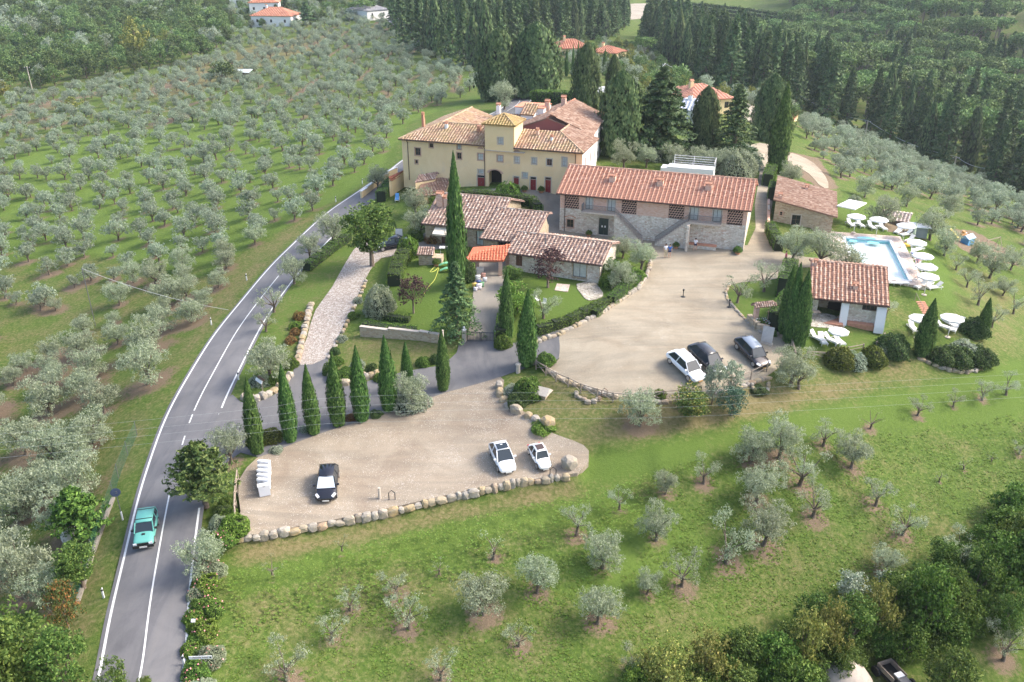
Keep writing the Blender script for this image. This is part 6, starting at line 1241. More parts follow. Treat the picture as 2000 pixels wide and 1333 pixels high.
# far houses
def far_house(label, L_, R_, base_dz, D, hw, rise, tm, wm, hipped=True, nwin=3, name='house'):
    a, b = at(*L_), at(*R_); ang = math.atan2(b.y-a.y, b.x-a.x); Ln = (b-a).length; g = min(T(a.x,a.y), T(b.x,b.y)) + base_dz
    t = thing(name, label, 'house', (a.x, a.y, g), ang); mb = MB(); H_ = [(Ln*(i+.5)/nwin-.5, hw*.45, Ln*(i+.5)/nwin+.5, hw*.45+1.3) for i in range(nwin)]
    wall(mb, .4, Ln-.4, -1.5, hw, .4, .3, H_); mb.box(.4,.701,-1.5,.7,D-.4,hw).box(Ln-.7,.701,-1.5,Ln-.4,D-.4,hw).box(.7,D-.7,-1.5,Ln-.7,D-.4,hw); mb.build('wall', wm, t)
    for h in H_: window(t, h, .4, FRB, GLASS, 1, None)
    z0 = hw; z1 = hw + rise; i_ = min(D/2, Ln*.4) if hipped else 0
    roof_face(t, [(0,0,z0),(Ln,0,z0),(Ln-i_,D/2,z1),(i_,D/2,z1)], tm, .8, .7, .45, .12); roof_face(t, [(Ln,D,z0),(0,D,z0),(i_,D/2,z1),(Ln-i_,D/2,z1)], tm, .8, .7, .45, .12)
    if hipped: roof_face(t, [(Ln,0,z0),(Ln,D,z0),(Ln-i_,D/2,z1)], tm, .8, .7, .45, .12); roof_face(t, [(0,D,z0),(0,0,z0),(i_,D/2,z1)], tm, .8, .7, .45, .12)
    chimney(t, Ln*.3, D*.45, z1-.3, .8, 1.0, wm); return t
far_house('far tiled house among pencil cypresses beyond the villa', (1088,118), (1155,122), .5, 13, 4.0, 2.4, TM_RED, PLASTER)
far_house('low end of the far tiled house behind the umbrella pine', (1150,116), (1200,124), .5, 10, 2.6, 1.8, TM_RED, PLASTER, nwin=2)
far_house('white far house with orange hipped roof behind a conifer', (490,54), (570,52), 0, 14, 5.0, 3.4, TM_RED, PLASTERW)
far_house('upper storey block of the white far house', (488,38), (548,34), 1.5, 12, 6.0, 2.5, TM_RED, PLASTERW)
far_house('pale modern house at the top edge', (448,16), (492,14), 0, 12, 5.5, .6, (STONET, STONET), PLASTERW, False, 4)
far_house('small dark shed with flat brown roof beside a pole', (413,46), (435,46), 0, 6, 3.2, .5, TM_BRN, WOODB, False, 1, 'shed')
far_house('grey-roofed house behind the flat umbrella pine', (718,42), (762,36), 0, 16, 4.5, 2.5, (plain('slate', (.28,.28,.30), .7), plain('slate_light', (.36,.35,.36), .7)), PLASTERW, True, 2)
far_house('blue-grey roofed building with white gable behind the brown cypress', (1322,242), (1368,250), -.5, 13, 3.6, 1.2, (plain('blue_grey_sheet', (.42,.46,.52), .6), plain('blue_grey_sheet_light', (.50,.54,.60), .6)), PLASTERW, False, 2)
far_house('orange-red roofed house behind the dark conifers', (1350,222), (1432,226), 0, 14, 3.6, 2.2, (plain('orange_tiles', (.58,.24,.16), .85), plain('orange_tiles_light', (.64,.32,.22), .85)), PLASTER, True, 3)
far_house('tiny red-roofed outbuilding beside the bright cypress', (1542,236), (1560,238), 0, 5, 2.4, .8, TM_RED, PLASTER, False, 1)
# ------------------------------------------------------------------ stones
def stone_meshes():
    out = []
    m, t, b = newmat('field_stone'); co = objco(t); r = t.nodes.new('ShaderNodeObjectInfo').outputs['Random']
    base = ramp(t, r, [(0,(.40,.29,.14)),(.3,(.42,.34,.22)),(.55,(.32,.29,.25)),(.8,(.44,.40,.34)),(1,(.36,.23,.13))])
    c = mixc(t, ramp(t, noise(t, 1.6, 5, .65, co, .6), [(.4,(0,0,0)),(.65,(.8,.8,.8))]), base, (.22,.20,.17)); c = mixc(t, ramp(t, noise(t, 2.3, 4, .6, co), [(.55,(0,0,0)),(.7,(.55,.55,.55))]), c, (.50,.41,.26))
    t.links.new(c, b.inputs['Base Color']); b.inputs['Roughness'].default_value = .93; bump(t, b, noise(t, 6, 4, .7, co), .5, .06)
    for i in range(7):
        bm = bmesh.new(); bmesh.ops.create_icosphere(bm, subdivisions=2, radius=1); rs = np.random.default_rng(900 + i)
        cuts = [(Vector(d), rs.uniform(.80, 1.0)) for d in sph(6)]
        for v in bm.verts:
            c = v.co; q = max(abs(c.x), abs(c.y), abs(c.z)); c = c * (1 - .88 + .88 / q) * .60
            for d, k in cuts:
                e = c.dot(d) - k * .72
                if e > 0: c = c - d * e
            v.co = c + Vector(rs.normal(size=3) * .018)
        me = bpy.data.meshes.new('stone'); bm.to_mesh(me); bm.free(); me.materials.append(m); out.append(me)
    return out
STN = stone_meshes()
def stone_row(name, label, px, length, wid, ht, zoff=0.0, cat='stone wall', jit=.10, path=None, gap=.94):
    P = path or [at(*q) for q in px]; P = [Vector((p[0], p[1], 0)) for p in P]; o = P[0]; t = thing(name, label, cat, (o.x, o.y, T(o.x, o.y)))
    L = [0]; 
    for a, b in zip(P, P[1:]): L.append(L[-1] + (b - a).length)
    s = 0
    while s < L[-1]:
        l = length * random.uniform(.6, 1.35); m = min(s + l / 2, L[-1]); i = min(max(0, int(np.searchsorted(L, m, 'right')) - 1), len(P) - 2); p = P[i].lerp(P[i+1], (m - L[i]) / max(L[i+1] - L[i], 1e-6)); d = P[i+1] - P[i]
        h = ht * random.uniform(.6, 1.25); z = T(p.x, p.y) + zoff
        c = put('stone', random.choice(STN), t, (p.x - o.x + random.uniform(-jit, jit) * .5, p.y - o.y + random.uniform(-jit, jit), z - t.location.z + random.uniform(-.05, .05)), math.atan2(d.y, d.x) + random.choice((0, math.pi)) + random.uniform(-.12, .12), (l / 1.12, wid * random.uniform(.85, 1.15) / 1.12, h / 1.12)); s += l * gap
    return t
random.seed(21)
stone_row('stone_wall', 'retaining wall of big sandstone blocks along the lower edge of the lower car park', [(462,1050),(540,1040),(620,1025),(740,1001),(850,976),(990,945),(1105,927)], .70, .50, .72, -.22)
stone_row('stone_edging', 'line of pale rocks below the wooden rail of the gravel courtyard', [(1068,724),(1108,747),(1180,771),(1235,782),(1290,787),(1400,771),(1466,749),(1500,738)], .62, .5, .6, -.05)
stone_row('boulder_row', 'row of large boulders on the inner side of the lower car park', [(975,752),(977,775),(998,800),(1020,810),(1040,818),(1060,828),(1078,838)], 0.85, .7, 1.0, .05, gap=1.35)
stone_row('stone_edging', 'row of sandy rocks between the grass bank and the cobbled track', [(580,712),(586,690),(591,662),(597,640),(603,612),(608,596)], .6, .6, .7, .1)
stone_row('boulder_row', 'boulders round the tip of the junction island', [(474,778),(490,783),(508,781),(528,770),(545,760),(558,748),(568,735)], .8, .7, .9, .1)
stone_row('boulder_row', 'boulders holding the planted bank beside the tarmac fork', [(643,722),(645,745),(662,753),(690,748),(712,741),(738,732)], .8, .7, .9, .1)
stone_row('stone_edging', 'stone edging curving between the low lawn hedge and the courtyard', [(1040,674),(1090,656),(1130,636),(1165,619),(1192,602),(1218,585),(1246,566),(1264,540),(1270,515)], .6, .5, .6, .1)
stone_row('stone_edging', 'low stone kerb round the small courtyard lawn', [(1424,556),(1417,572),(1422,588),(1440,609),(1466,637),(1484,650)], .45, .3, .3, .05)
stone_row('stone_edging', 'half-buried rocks under the dark shrub bank', [(1792,700),(1812,708),(1845,722),(1870,727),(1900,726),(1925,718)], .7, .5, .5, .05)
stone_row('stone_bed', 'small semicircular rock bed below the rail at the grey hatchback', [(1466,752),(1472,764),(1486,770),(1498,764),(1502,752)], .5, .35, .4, .1, 'flower bed')
stone_row('stone_bed', 'small rock-edged bed below the courtyard rail', [(1126,766),(1127,776),(1148,787),(1160,788),(1170,781)], .45, .35, .4, .1, 'flower bed')
stone_row('stone_edging', 'curved low stone kerb behind the info board', [(1515,655),(1530,660),(1545,675),(1546,690)], .5, .35, .45, .1)
stone_row('stone_edging', 'pale rocks along the cobbled track below the garden', [(640,702),(652,684),(668,655),(684,618),(703,580),(716,548)], .5, .4, .4, .05, gap=1.5)
def boulder(px, py, w_, h, label):
    p = at(px, py); s = w_ / ppm(p); o = put('boulder', STN[2], None, (p.x, p.y, p.z + s * .3), .6, (s / 1.1, s / 1.3, h / ppm(p) / 1.1)); return tag(o, label, 'boulder')
boulder(1112,912,27,30,'big pointed boulder at the end of the stone wall by the small white car'); boulder(1070,832,24,26,'flat-faced brown boulder under the lime-green shrub'); boulder(708,735,14,10,'pale squared block on the planted bank wall')
def mortar_wall(label, px, h, th, mat=RUBBLE2, down=.8, cap=None):
    P = [at(*q) for q in px]; o = P[0]; t = thing('garden_wall', label, 'wall', o); mb = MB(); cb = MB()
    for a, b in zip(P, P[1:]):
        n = max(1, int((b - a).length / 2)); 
        for i in range(n):
            p, q = a.lerp(b, i / n), a.lerp(b, (i + 1) / n); z = (T(p.x, p.y) + T(q.x, q.y)) / 2 - o.z; m = (p + q) / 2; ang = math.atan2(q.y - p.y, q.x - p.x); l = (q - p).length
            mb.cbox((m.x - o.x, m.y - o.y, z + (h - down) / 2), (l - .004, th, h + down), ang)
            if cap: cb.cbox((m.x - o.x, m.y - o.y, z + h + .04), (l - .004, th + .08, .08), ang)
    mb.build('masonry', mat, t)
    if cap: cb.build('coping', cap, t)
    return t
mortar_wall('mortared stone wall at the foot of the upper garden lawn', [(705,656),(760,660),(820,664),(858,670)], 1.0, .35, cap=STONET)
mortar_wall('low stone wall with flowers before the brick entrance arch', [(1462,626),(1478,645),(1500,652)], .8, .5)
mortar_wall('white-topped boundary wall beside the villa driveway', [(706,388),(740,360),(775,338)], 1.0, .3, PLASTER, cap=WHITE)
mortar_wall('concrete kerb wall under the wire fence by the road', [(152,1180),(180,1090),(205,1020),(222,975)], .25, .3, CONC, .4)
mortar_wall('brick-edged wall beside the stone cottage lane', [(1500,448),(1500,400)], .9, .3, BRICK)
# ------------------------------------------------------------------ fences, gate, arch
def rail_fence(label, px, h=1.0, x=True, n=None, mat=WOODB):
    P = [at(*q) for q in px]; o = P[0]; t = thing('wooden_fence', label, 'fence', o); pm = MB().tube([(0,0,-.4),(0,0,h+.05)], .065, 6).mesh('post', mat)
    for p in P: put('post', pm, t, p - o)
    for a, b in zip(P, P[1:]):
        a, b = a - o, b - o; H1 = Vector((0,0,h-.06)); H0 = Vector((0,0,.18))
        MB().tube([a+H1, b+H1], .05, 6).build('rail', mat, t)
        if x: MB().tube([a+H0+Vector((0,.07,0)), b+H1*.9+Vector((0,.07,0))], .035, 5).build('brace', mat, t); MB().tube([a+H1*.9-Vector((0,.07,0)), b+H0-Vector((0,.07,0))], .035, 5).build('brace', mat, t)
        else: MB().tube([a+H1*.5, b+H1*.5], .04, 6).build('rail', mat, t)
    return t
rail_fence('split-rail fence with crossed braces along the rim of the gravel courtyard', [(1047,722),(1066,734),(1086,746),(1110,756),(1134,768),(1166,778),(1197,786),(1230,788),(1262,786),(1295,782),(1330,780),(1368,772)])
rail_fence('short wooden fence in front of the dark grey hatchback', [(1440,752),(1466,742),(1497,727)], x=False)
rail_fence('weathered rail fence on the road side of the lower car park', [(466,938),(463,962),(461,985),(461,1010),(463,1036)], 1.1)
rail_fence('pale rail fence curving round the cypress clump', [(1507,640),(1520,644),(1533,662),(1545,680),(1552,705)], 1.0)
rail_fence('broken rail fence beside the lawn loungers', [(1575,700),(1615,702)], .8); rail_fence('pale fence rails between the dome shrubs', [(1655,690),(1685,684)], .7, False); rail_fence('leaning rails above the dome shrubs', [(1710,680),(1726,662)], .7, False)
GATEM = plain('dark_grey_gate', (.06,.065,.075), .6)
g0, g1 = at(906,668), at(972,667); gt = thing('garden_gate', 'grey metal double gate across the garden driveway', 'gate', g0, math.atan2(g1.y-g0.y, g1.x-g0.x)); GL = (g1-g0).length
for k in (0, 1):
    x0, x1 = (.3, GL/2-.02) if k == 0 else (GL/2+.02, GL-.3); lf = MB().box(x0,-.03,.12,x1,.03,.2).box(x0,-.03,1.12,x1,.03,1.2).box(x0,-.03,.2,x0+.06,.03,1.12).box(x1-.06,-.03,.2,x1,.03,1.12).build('gate_leaf', GATEM, gt)
    n = 9
    for i in range(n): x = x0+.06+(x1-x0-.12)*(i+.5)/n; MB().box(x-.018,-.018,.2,x+.018,.018,1.12).build('bar', GATEM, lf)
for x in (0.05, GL-.05): pl = MB().box(x-.2,-.2,-.4,x+.2,.2,1.35).build('gate_pillar', STONET, gt); MB().lathe([(.26,0),(.26,.06),(.1,.12),(.14,.3),(.05,.42),(.01,.45)], 8, 0, (x,0,1.36)).build('finial', WHITE, pl)
a0, a1 = at(1474,634), at(1500,632); aw_ = (a1-a0).length; ar = thing('entrance_arch', 'small brick entrance arch with a tiled cap beside the info board', 'arch', a0, math.atan2(a1.y-a0.y, a1.x-a0.x))
for x in (0, aw_): MB().box(x-.22,-.22,-.4,x+.22,.22,2.0).build('pillar', BRICK, ar)
mb = MB(); n = 9
for i in range(n):
    q = math.pi * (i + .5) / n; mb.cbox((aw_/2 - math.cos(q)*(aw_/2), 0, 2.0 + math.sin(q)*.28), (.34,.4,.2), 0)
mb.build('arch_ring', BRICKD, ar); roof_face(ar, [(-.5,-.45,2.1),(aw_+.5,-.45,2.1),(aw_+.3,0,2.5),(-.3,0,2.5)], TM_OLD, .25, .24, .16, .05); roof_face(ar, [(aw_+.5,.45,2.1),(-.5,.45,2.1),(-.3,0,2.5),(aw_+.3,0,2.5)], TM_OLD, .25, .24, .16, .05)
P = sph(60); P[:, 2] = np.abs(P[:, 2]); p = at(1487,640)
fb_ = thing('flower_box', 'white and red flowers spilling over the wall at the entrance arch', 'flowers', p); put('foliage', BU[0], fb_, (0,0,.5), 0, (.8,.5,.5)); put('blossom', qmesh('blossom', leaf_quads(P*np.array([.85,.55,.55])+np.array([0,0,.55]), .16, .9), PETAL_W), fb_); put('blossom', qmesh('blossom', leaf_quads(sph(36)*np.array([.85,.55,.5])+np.array([.2,-.1,.45]), .15, .9), PETAL_R), fb_)
p = at(1497,672); t = thing('info_board', 'grey slab-like info board standing at the edge of the courtyard', 'sign', p, -.5); MB().cbox((0,0,1.05), (1.1,.08,1.6), 0, rx=R(-12)).build('board', plain('grey_slab', (.42,.40,.38), .7, 0, (.52,.50,.48), 3), t); MB().box(-.5,-.12,-.3,-.4,0,.5).box(.4,-.12,-.3,.5,0,.5).box(-.6,-.25,-.2,.6,.25,.14).build('base', STONET, t)
p = at(1510,690)
for (a, b_, l) in ((1334,581,'short iron lamp stump in the middle of the gravel courtyard'),(1424,601,'short iron lamp stump at the edge of the small lawn')):
    p = at(a, b_); t = thing('ground_lamp', l, 'lamp', p); MB().lathe([(.28,0),(.28,.06),(.05,.09),(.045,.75),(.1,.78),(.12,.95),(.02,1.0)], 10).build('post', BLACKM, t)
# mesh fence by the road
NET, t, b = newmat('green_wire_net'); b.inputs['Base Color'].default_value = (.05,.20,.13,1)
P = [at(*q) for q in [(268,850),(250,890),(232,935),(222,970),(205,1018),(182,1085),(160,1150),(146,1200)]]; o = P[0]; t = thing('wire_fence', 'green wire mesh fence along the grove beside the road verge', 'fence', o); mb = MB()
for a, b_ in zip(P, P[1:]):
    a, b_ = a-o, b_-o; MB().tube([a+Vector((0,0,-.3)), a+Vector((0,0,1.5))], .03, 5).build('post', METAL, t); n = int((b_-a).length/.22)
    for i in range(n+1): c = a.lerp(b_, i/max(n,1)); mb.tube([c, c+Vector((0,0,1.4))], .009, 3, cap=False)
    for k in range(8): mb.tube([a+Vector((0,0,.05+k*.19)), b_+Vector((0,0,.05+k*.19))], .009, 3, cap=False)
q = mb.build('wire_net', NET, t); q['kind'] = 'stuff'
# ------------------------------------------------------------------ pool
pr = math.atan2(pu.y, pu.x)
pl = thing('swimming_pool', 'rectangular glare-white swimming pool with a rounded bay and turquoise edge', 'pool', (pA.x, pA.y, zP), pr)
POOLW, t, b = newmat('glare_white_lining'); t.links.new(ramp(t, noise(t, 1.5, 2, .5, objco(t)), [(.3,(.86,.90,.91)),(.7,(.90,.93,.93))]), b.inputs['Base Color']); b.inputs['Roughness'].default_value = .4  # near-white lining imitates the glare on the water by colour
TURQ = plain('turquoise_mosaic', (.25,.66,.74), .3)
mb = MB(); D_ = .45; mb.box(0,-PW,-D_-.1,PLN,0,-D_); mb.box(-.2,-PW-.2,-D_,0,.2,-.02).box(PLN,-PW-.2,-D_,PLN+.2,.2,-.02).box(0,-PW-.2,-D_,PLN,-PW,-.02).box(0,0,-D_,PLN,.2,-.02); mb.build('basin', POOLW, pl)
mb = MB(); w_ = .09; zt = -.11; mb.box(0.0,-PW,-.44,w_,0,zt).box(PLN-w_,-PW,-.44,PLN,0,zt).box(w_,-w_,-.44,PLN-w_,0,zt).box(w_,-PW,-.44,PLN-w_,-PW+w_,zt); mb.build('ledge', TURQ, pl)
WAT, t, b = newmat('pool_water'); b.inputs['Base Color'].default_value = (.85,.97,1,1); b.inputs['Roughness'].default_value = .04; b.inputs['IOR'].default_value = 1.33; tr = t.nodes.new('ShaderNodeBsdfTransparent'); tr.inputs[0].default_value = (.96,1,1,1); gl = t.nodes.new('ShaderNodeBsdfGlossy'); gl.inputs['Roughness'].default_value = .06; fr_ = t.nodes.new('ShaderNodeFresnel'); fr_.inputs[0].default_value = 1.33; mx = t.nodes.new('ShaderNodeMixShader')
t.links.new(fr_.outputs[0], mx.inputs[0]); t.links.new(tr.outputs[0], mx.inputs[1]); t.links.new(gl.outputs[0], mx.inputs[2]); t.links.new(mx.outputs[0], t.nodes['Material Output'].inputs[0]); bp_ = t.nodes.new('ShaderNodeBump'); bp_.inputs['Strength'].default_value = .12; t.links.new(noise(t, 3, 2, .5, objco(t)), bp_.inputs['Height']); t.links.new(bp_.outputs[0], gl.inputs['Normal'])
MB().add([(0,-PW,-.10),(PLN,-PW,-.10),(PLN,0,-.10),(0,0,-.10)], [(0,1,2,3)]).build('water', WAT, pl)
cop = MB(); s = .32
for a in ((-s,-PW-s,0,s),(PLN,-PW-s,PLN+s,s),(0,-PW-s,PLN,-PW),(0,0,PLN,s)): cop.box(a[0],a[1],-.03,a[2],a[3],.07)
cop.build('coping', WHITE, pl)
bay = [(PLN*.48+math.cos(q)*PLN*.24, -.05+math.sin(q)*.9) for q in np.linspace(0, math.pi, 15)]
MB().prism(bay, 'z', .072, .079).build('bay_water', TURQ, pl); mb = MB()
for a, b_ in zip(bay, bay[1:]): mb.cbox(((a[0]+b_[0])/2,(a[1]+b_[1])/2,.06), (.34,.3,.08), math.atan2(b_[1]-a[1], b_[0]-a[0]))
mb.build('bay_coping', WHITE, pl); 
for (cx, cy, r1, r2) in ((PLN*.17,-.75,.55,.45),(PLN*.62,-.95,.75,.5)): MB().lathe([(.01,0),(1,0),(1,-.05),(.01,-.05)], 16).build('step', TURQ, pl, (cx, cy, -.095)).scale = (r1, r2, 1)
def pw(x, y): c = Vector((pA.x, pA.y, 0)) + pu*x + pv*y; return (c.x, c.y)
for poly in ([pw(-2.7,.25),pw(PLN+1.7,.25),pw(PLN+1.7,2.2),pw(-2.7,2.2)], [pw(PLN+.25,-PW-.25),pw(PLN+1.7,-PW-.25),pw(PLN+1.7,.24),pw(PLN+.25,.24)], [pw(-2.7,-PW-1.4),pw(PLN+1.7,-PW-1.4),pw(PLN+1.7,-PW-.26),pw(-2.7,-PW-.26)], [pw(-2.7,-PW-.25),pw(-.25,-PW-.25),pw(-.25,.24),pw(-2.7,.24)]): sheet('pool_deck', poly, DECKT, .02, 1.0, True, 1, zP)
# ------------------------------------------------------------------ parasols and loungers
CANV = plain('white_canvas', (.76,.76,.74), .85, 0, (.70,.70,.68), 3); CREAM = plain('cream_slats', (.72,.64,.45), .8); TOWEL = {}
def parasol(px, py, label, rad=1.22, h=2.3, square=False, tilt=0, group='round white parasols'):
    p = at(px, py, h); p.z -= h; t = thing('parasol', label, 'parasol', p, random.uniform(0, 1), None if square else group)
    MB().tube([(0,0,-.1),(0,0,h+.12)], .03, 6).build('pole', WOODB if square else WHITE, t); MB().lathe([(.3,0),(.3,.08),(.06,.1),(.05,.3)], 10).build('base', STONET, t)
    n = 4 if square else 8; mb = MB(); k = 1.35 if square else 1
    R_ = [(rad*k*math.cos(2*math.pi*i/n+.78), rad*(.85 if square else 1)*math.sin(2*math.pi*i/n+.78)) for i in range(n)]
    V = [(0,0,h+.38)] + [(x*.5,y*.5,h+.22) for x, y in R_] + [(x,y,h) for x, y in R_] + [(x*1.005,y*1.005,h-.14) for x, y in R_]; F = []
    for i in range(n): j = (i+1)%n; F += [(0,1+i,1+j),(1+i,1+n+i,1+n+j,1+j),(1+n+i,1+2*n+i,1+2*n+j,1+n+j)]
    cn = mb.add(V, F).build('canopy', CANV, t); sm = cn.modifiers.new('cloth', 'SOLIDIFY'); sm.thickness = .02
    for x, y in R_: MB().tube([(0,0,h-.25),(x*.52,y*.52,h+.19)], .012, 4).build('rib', WHITE, cn)
    return t
for i, (a, b_, l) in enumerate([(1673,423,'white round parasol over the first pair of loungers at the pool head'),(1717,429,'white round parasol over the second pair of loungers at the pool head'),(1770,441,'white round parasol beside the grey box shed'),(1791,474,'white round parasol next to the folded parasol'),(1803,500,'white round parasol fourth down the pool side'),(1810,521,'white round parasol fifth down the pool side'),(1813,540,'white round parasol over the sunbathers'),(1860,621,'white round parasol on the lawn between the two cypresses'),(1799,622,'white round parasol half hidden by the leaning cypress')]): parasol(a, b_, l)
parasol(1638,647,'small white parasol between the lawn loungers', 1.05, 2.0); parasol(1664,399,'large square white parasol beside the stone cottage', 2.1, 2.6, True)
p = at(1783,470); t = thing('folded_parasol', 'folded pale green parasol standing by the pool loungers', 'parasol', p); MB().tube([(0,0,0),(0,0,2.4)], .03, 6).build('pole', WHITE, t); MB().lathe([(.10,.7),(.16,.9),(.12,1.8),(.03,2.5)], 8).build('canopy', plain('pale_green_canvas', (.62,.70,.52), .8), t)
def lounger_proto():
    t = thing('sun_lounger', '', 'sun lounger', (0,0,0), 0, 'white sun loungers')
    fr = MB().box(-.33,-.95,.26,-.28,.95,.32).box(.28,-.95,.26,.33,.95,.32).box(-.28,-.95,.26,.28,-.9,.32).box(-.28,.9,.26,.28,.95,.32).build('frame', WHITE, t)
    lg = MB().box(-.03,-.03,0,.03,.03,.26).mesh('leg', WHITE)
    for x in (-.29,.29):
        for y in (-.8,.75): put('leg', lg, t, (x,y,0))
    MB().box(-.27,-.88,.325,.27,.25,.40).build('seat', CANV, t); MB().add([(-.27,.26,.33),(.27,.26,.33),(.27,.92,.80),(-.27,.92,.80),(-.27,.30,.41),(.27,.30,.41),(.27,.88,.87),(-.27,.88,.87)], [(0,3,2,1),(4,5,6,7),(0,1,5,4),(1,2,6,5),(2,3,7,6),(3,0,4,7)]).build('backrest', CANV, t); return t
LP_ = lounger_proto(); first = True
LNG = [(1660,442,.1,'first lounger at the pool head, next to the cottage side'),(1679,443,.1,'second lounger at the pool head, beside the small table'),(1701,447,.1,'third lounger at the pool head'),(1723,449,.1,'fourth lounger at the pool head, farthest from the cottage'),(1753,456,-.7,'lounger set aslant at the pool corner'),(1768,462,-1.2,'lounger turned crosswise under the shed parasol'),(1775,474,-.9,'lounger beside the folded parasol'),(1768,483,-1.4,'lounger with a yellow towel'),(1765,495,-.1,'lounger standing square to the pool side'),(1785,483,-1.2,'lounger behind the yellow-towel one'),
 (1793,491,-1.0,'lounger under the fourth side parasol'),(1783,502,-.3,'lounger with a blue striped towel'),(1797,511,-1.1,'lounger beneath the edge of the fifth side parasol'),(1791,519,-.5,'lounger between the fifth and sixth side parasols'),(1806,530,-1.2,'lounger behind the seated sunbathers'),(1795,549,-.9,'lounger with a reclining sunbather'),(1797,563,-1.0,'lounger nearest the brick steps'),(1812,560,-.8,'lounger pushed against the last side parasol'),(1824,566,-1.3,'tipped lounger at the end of the pool row'),(1743,557,1.4,'lounger at the foot of the pool behind the pool house roof'),(1758,557,1.4,'second lounger at the foot of the pool'),
 (1594,665,.5,'lounger farthest from the small lawn parasol'),(1605,670,.0,'cream-slatted lounger in front of the farthest lawn one'),(1622,670,.6,'lawn lounger beside the small parasol pole'),(1637,671,.2,'lawn lounger under the small parasol'),(1782,646,0,'cream lounger alone by the leaning cypress'),(1841,643,.7,'lounger under the lawn parasol pointing at the leaning cypress'),(1862,646,-.6,'lounger under the lawn parasol pointing at the slim cypress'),(1855,637,.2,'rear lounger under the lawn parasol'),(1869,637,-1.0,'lounger tucked behind the lawn parasol pole')]
for a, b_, rz, l in LNG:
    p = at(a, b_); p.z += .03; lab = 'white ' + l if 'cream' not in l else l
    if first: LP_.location = p; LP_.rotation_euler = (0,0,rz); LP_['label'] = lab; first = False
    else: copy_thing(LP_, p, rz, lab)
for a, b_, col, l in ((1768,483,(.75,.50,.08),'yellow towel spread on a pool lounger'),(1783,502,(.18,.25,.50),'blue towel on a pool lounger'),(1773,478,(.60,.12,.10),'red towel on a pool lounger')):
    p = at(a, b_); t_ = MB().box(-.28,-.7,.44,.28,.3,.46).add([(-.28,-.70,.44),(.28,-.70,.44),(.28,-.72,.25),(-.28,-.72,.25)], [(0,1,2,3)]).build('towel', plain('towel_cloth', col, .95), None, (p.x, p.y, p.z+.03), -.9); tag(t_, l, 'towel')
def table(px, py, w_, d, h, label, rz=0, mat=WHITE, cross=True):
    p = at(px, py); p.z += .06; t = thing('table', label, 'table', p, rz); MB().box(-w_/2,-d/2,h-.04,w_/2,d/2,h).build('tabletop', mat, t)
    for x in (-1,1):
        if cross: MB().tube([(x*w_*.4,-d*.4,0),(x*w_*.4,d*.4,h-.04)], .02, 5).build('leg', mat, t); MB().tube([(x*w_*.4,d*.4,0),(x*w_*.4,-d*.4,h-.04)], .02, 5).build('leg', mat, t)
        else:
            for y in (-1,1): MB().tube([(x*w_*.42,y*d*.42,0),(x*w_*.42,y*d*.42,h-.04)], .025, 5).build('leg', mat, t)
    return t
table(869,495,1.3,.8,.75,'white folding table on the farmhouse terrace'); table(1669,443,.5,.5,.45,'small white table between the first pool loungers', cross=False); table(1712,448,.5,.5,.45,'small white table between the third and fourth pool loungers', cross=False); table(1556,507,1.4,.8,.75,'outdoor table under the olive trees by the lane', cross=False); table(1590,622,1.0,.7,.75,'dark table on the pool house porch', mat=WOODB, cross=False)
def chair(px, py, rz, label, mat=WHITE):
    p = at(px, py); p.z += .06; t = thing('garden_chair', label, 'chair', p, rz); MB().box(-.22,-.22,.42,.22,.22,.46).build('seat', mat, t); MB().box(-.22,.2,.46,.22,.24,.9).build('backrest', mat, t)
    for x in (-.2,.2):
        for y in (-.2,.2): MB().tube([(x,y,0),(x,y,.42)], .02, 4).build('leg', mat, t)
    return t
for a, b_, r, l in ((905,487,.4,'white chair stacked by the farmhouse terrace post'),(912,480,-.5,'grey chair at the farmhouse terrace window'),(1050,594,1.0,'white chair under the small garden olive'),(1062,600,-.6,'white chair leaning by the small garden olive'),(1582,618,.8,'white folding chair beside the pool house porch')): chair(a, b_, r, l)
# blue lounger and garden bits
bl = copy_thing(LP_, at(776,392), .1, 'blue garden lounger beside the villa hedge'); bl['category'] = 'lounger'; bl.name = 'garden_lounger'; del bl['group']
for c in bl.children:
    if c.name.startswith(('seat', 'backrest')): c.data = c.data.copy(); c.data.materials[0] = plain('blue_fabric', (.05,.20,.45), .8)
for a, b_, l in ((873,521,'green curved garden float nearer the terrace'),(876,531,'green curved garden float nearer the tall cypress')):
    p = at(a, b_); mb = MB(); n = 10
    V = [(-1.0+2.0*i/n, y, .12+.35*math.sin(math.pi*i/n)+dz) for dz in (0,.06) for y in (-.3,.3) for i in range(n+1)]; m = n+1
    F = [(i, i+1, m+i+1, m+i) for i in range(n)] + [(2*m+i, 3*m+i, 3*m+i+1, 2*m+i+1) for i in range(n)] + [(i, 2*m+i, 2*m+i+1, i+1) for i in range(n)] + [(m+i, m+i+1, 3*m+i+1, 3*m+i) for i in range(n)]
    tag(mb.add(V, F).build('garden_float', plain('mint_green_plastic', (.22,.60,.32), .4), None, p, .3), l, 'float')
P = smooth([at(*q) + Vector((0,0,.04)) for q in [(862,512),(852,528),(840,532),(858,515),(850,545),(838,560),(828,575)]], 5); o = P[0].copy(); tag(MB().tube([q-o for q in P], .035, 5).build('garden_hose', plain('yellow_hose', (.60,.62,.12), .6), None, o), 'yellow garden hose snaking over the upper lawn', 'hose')
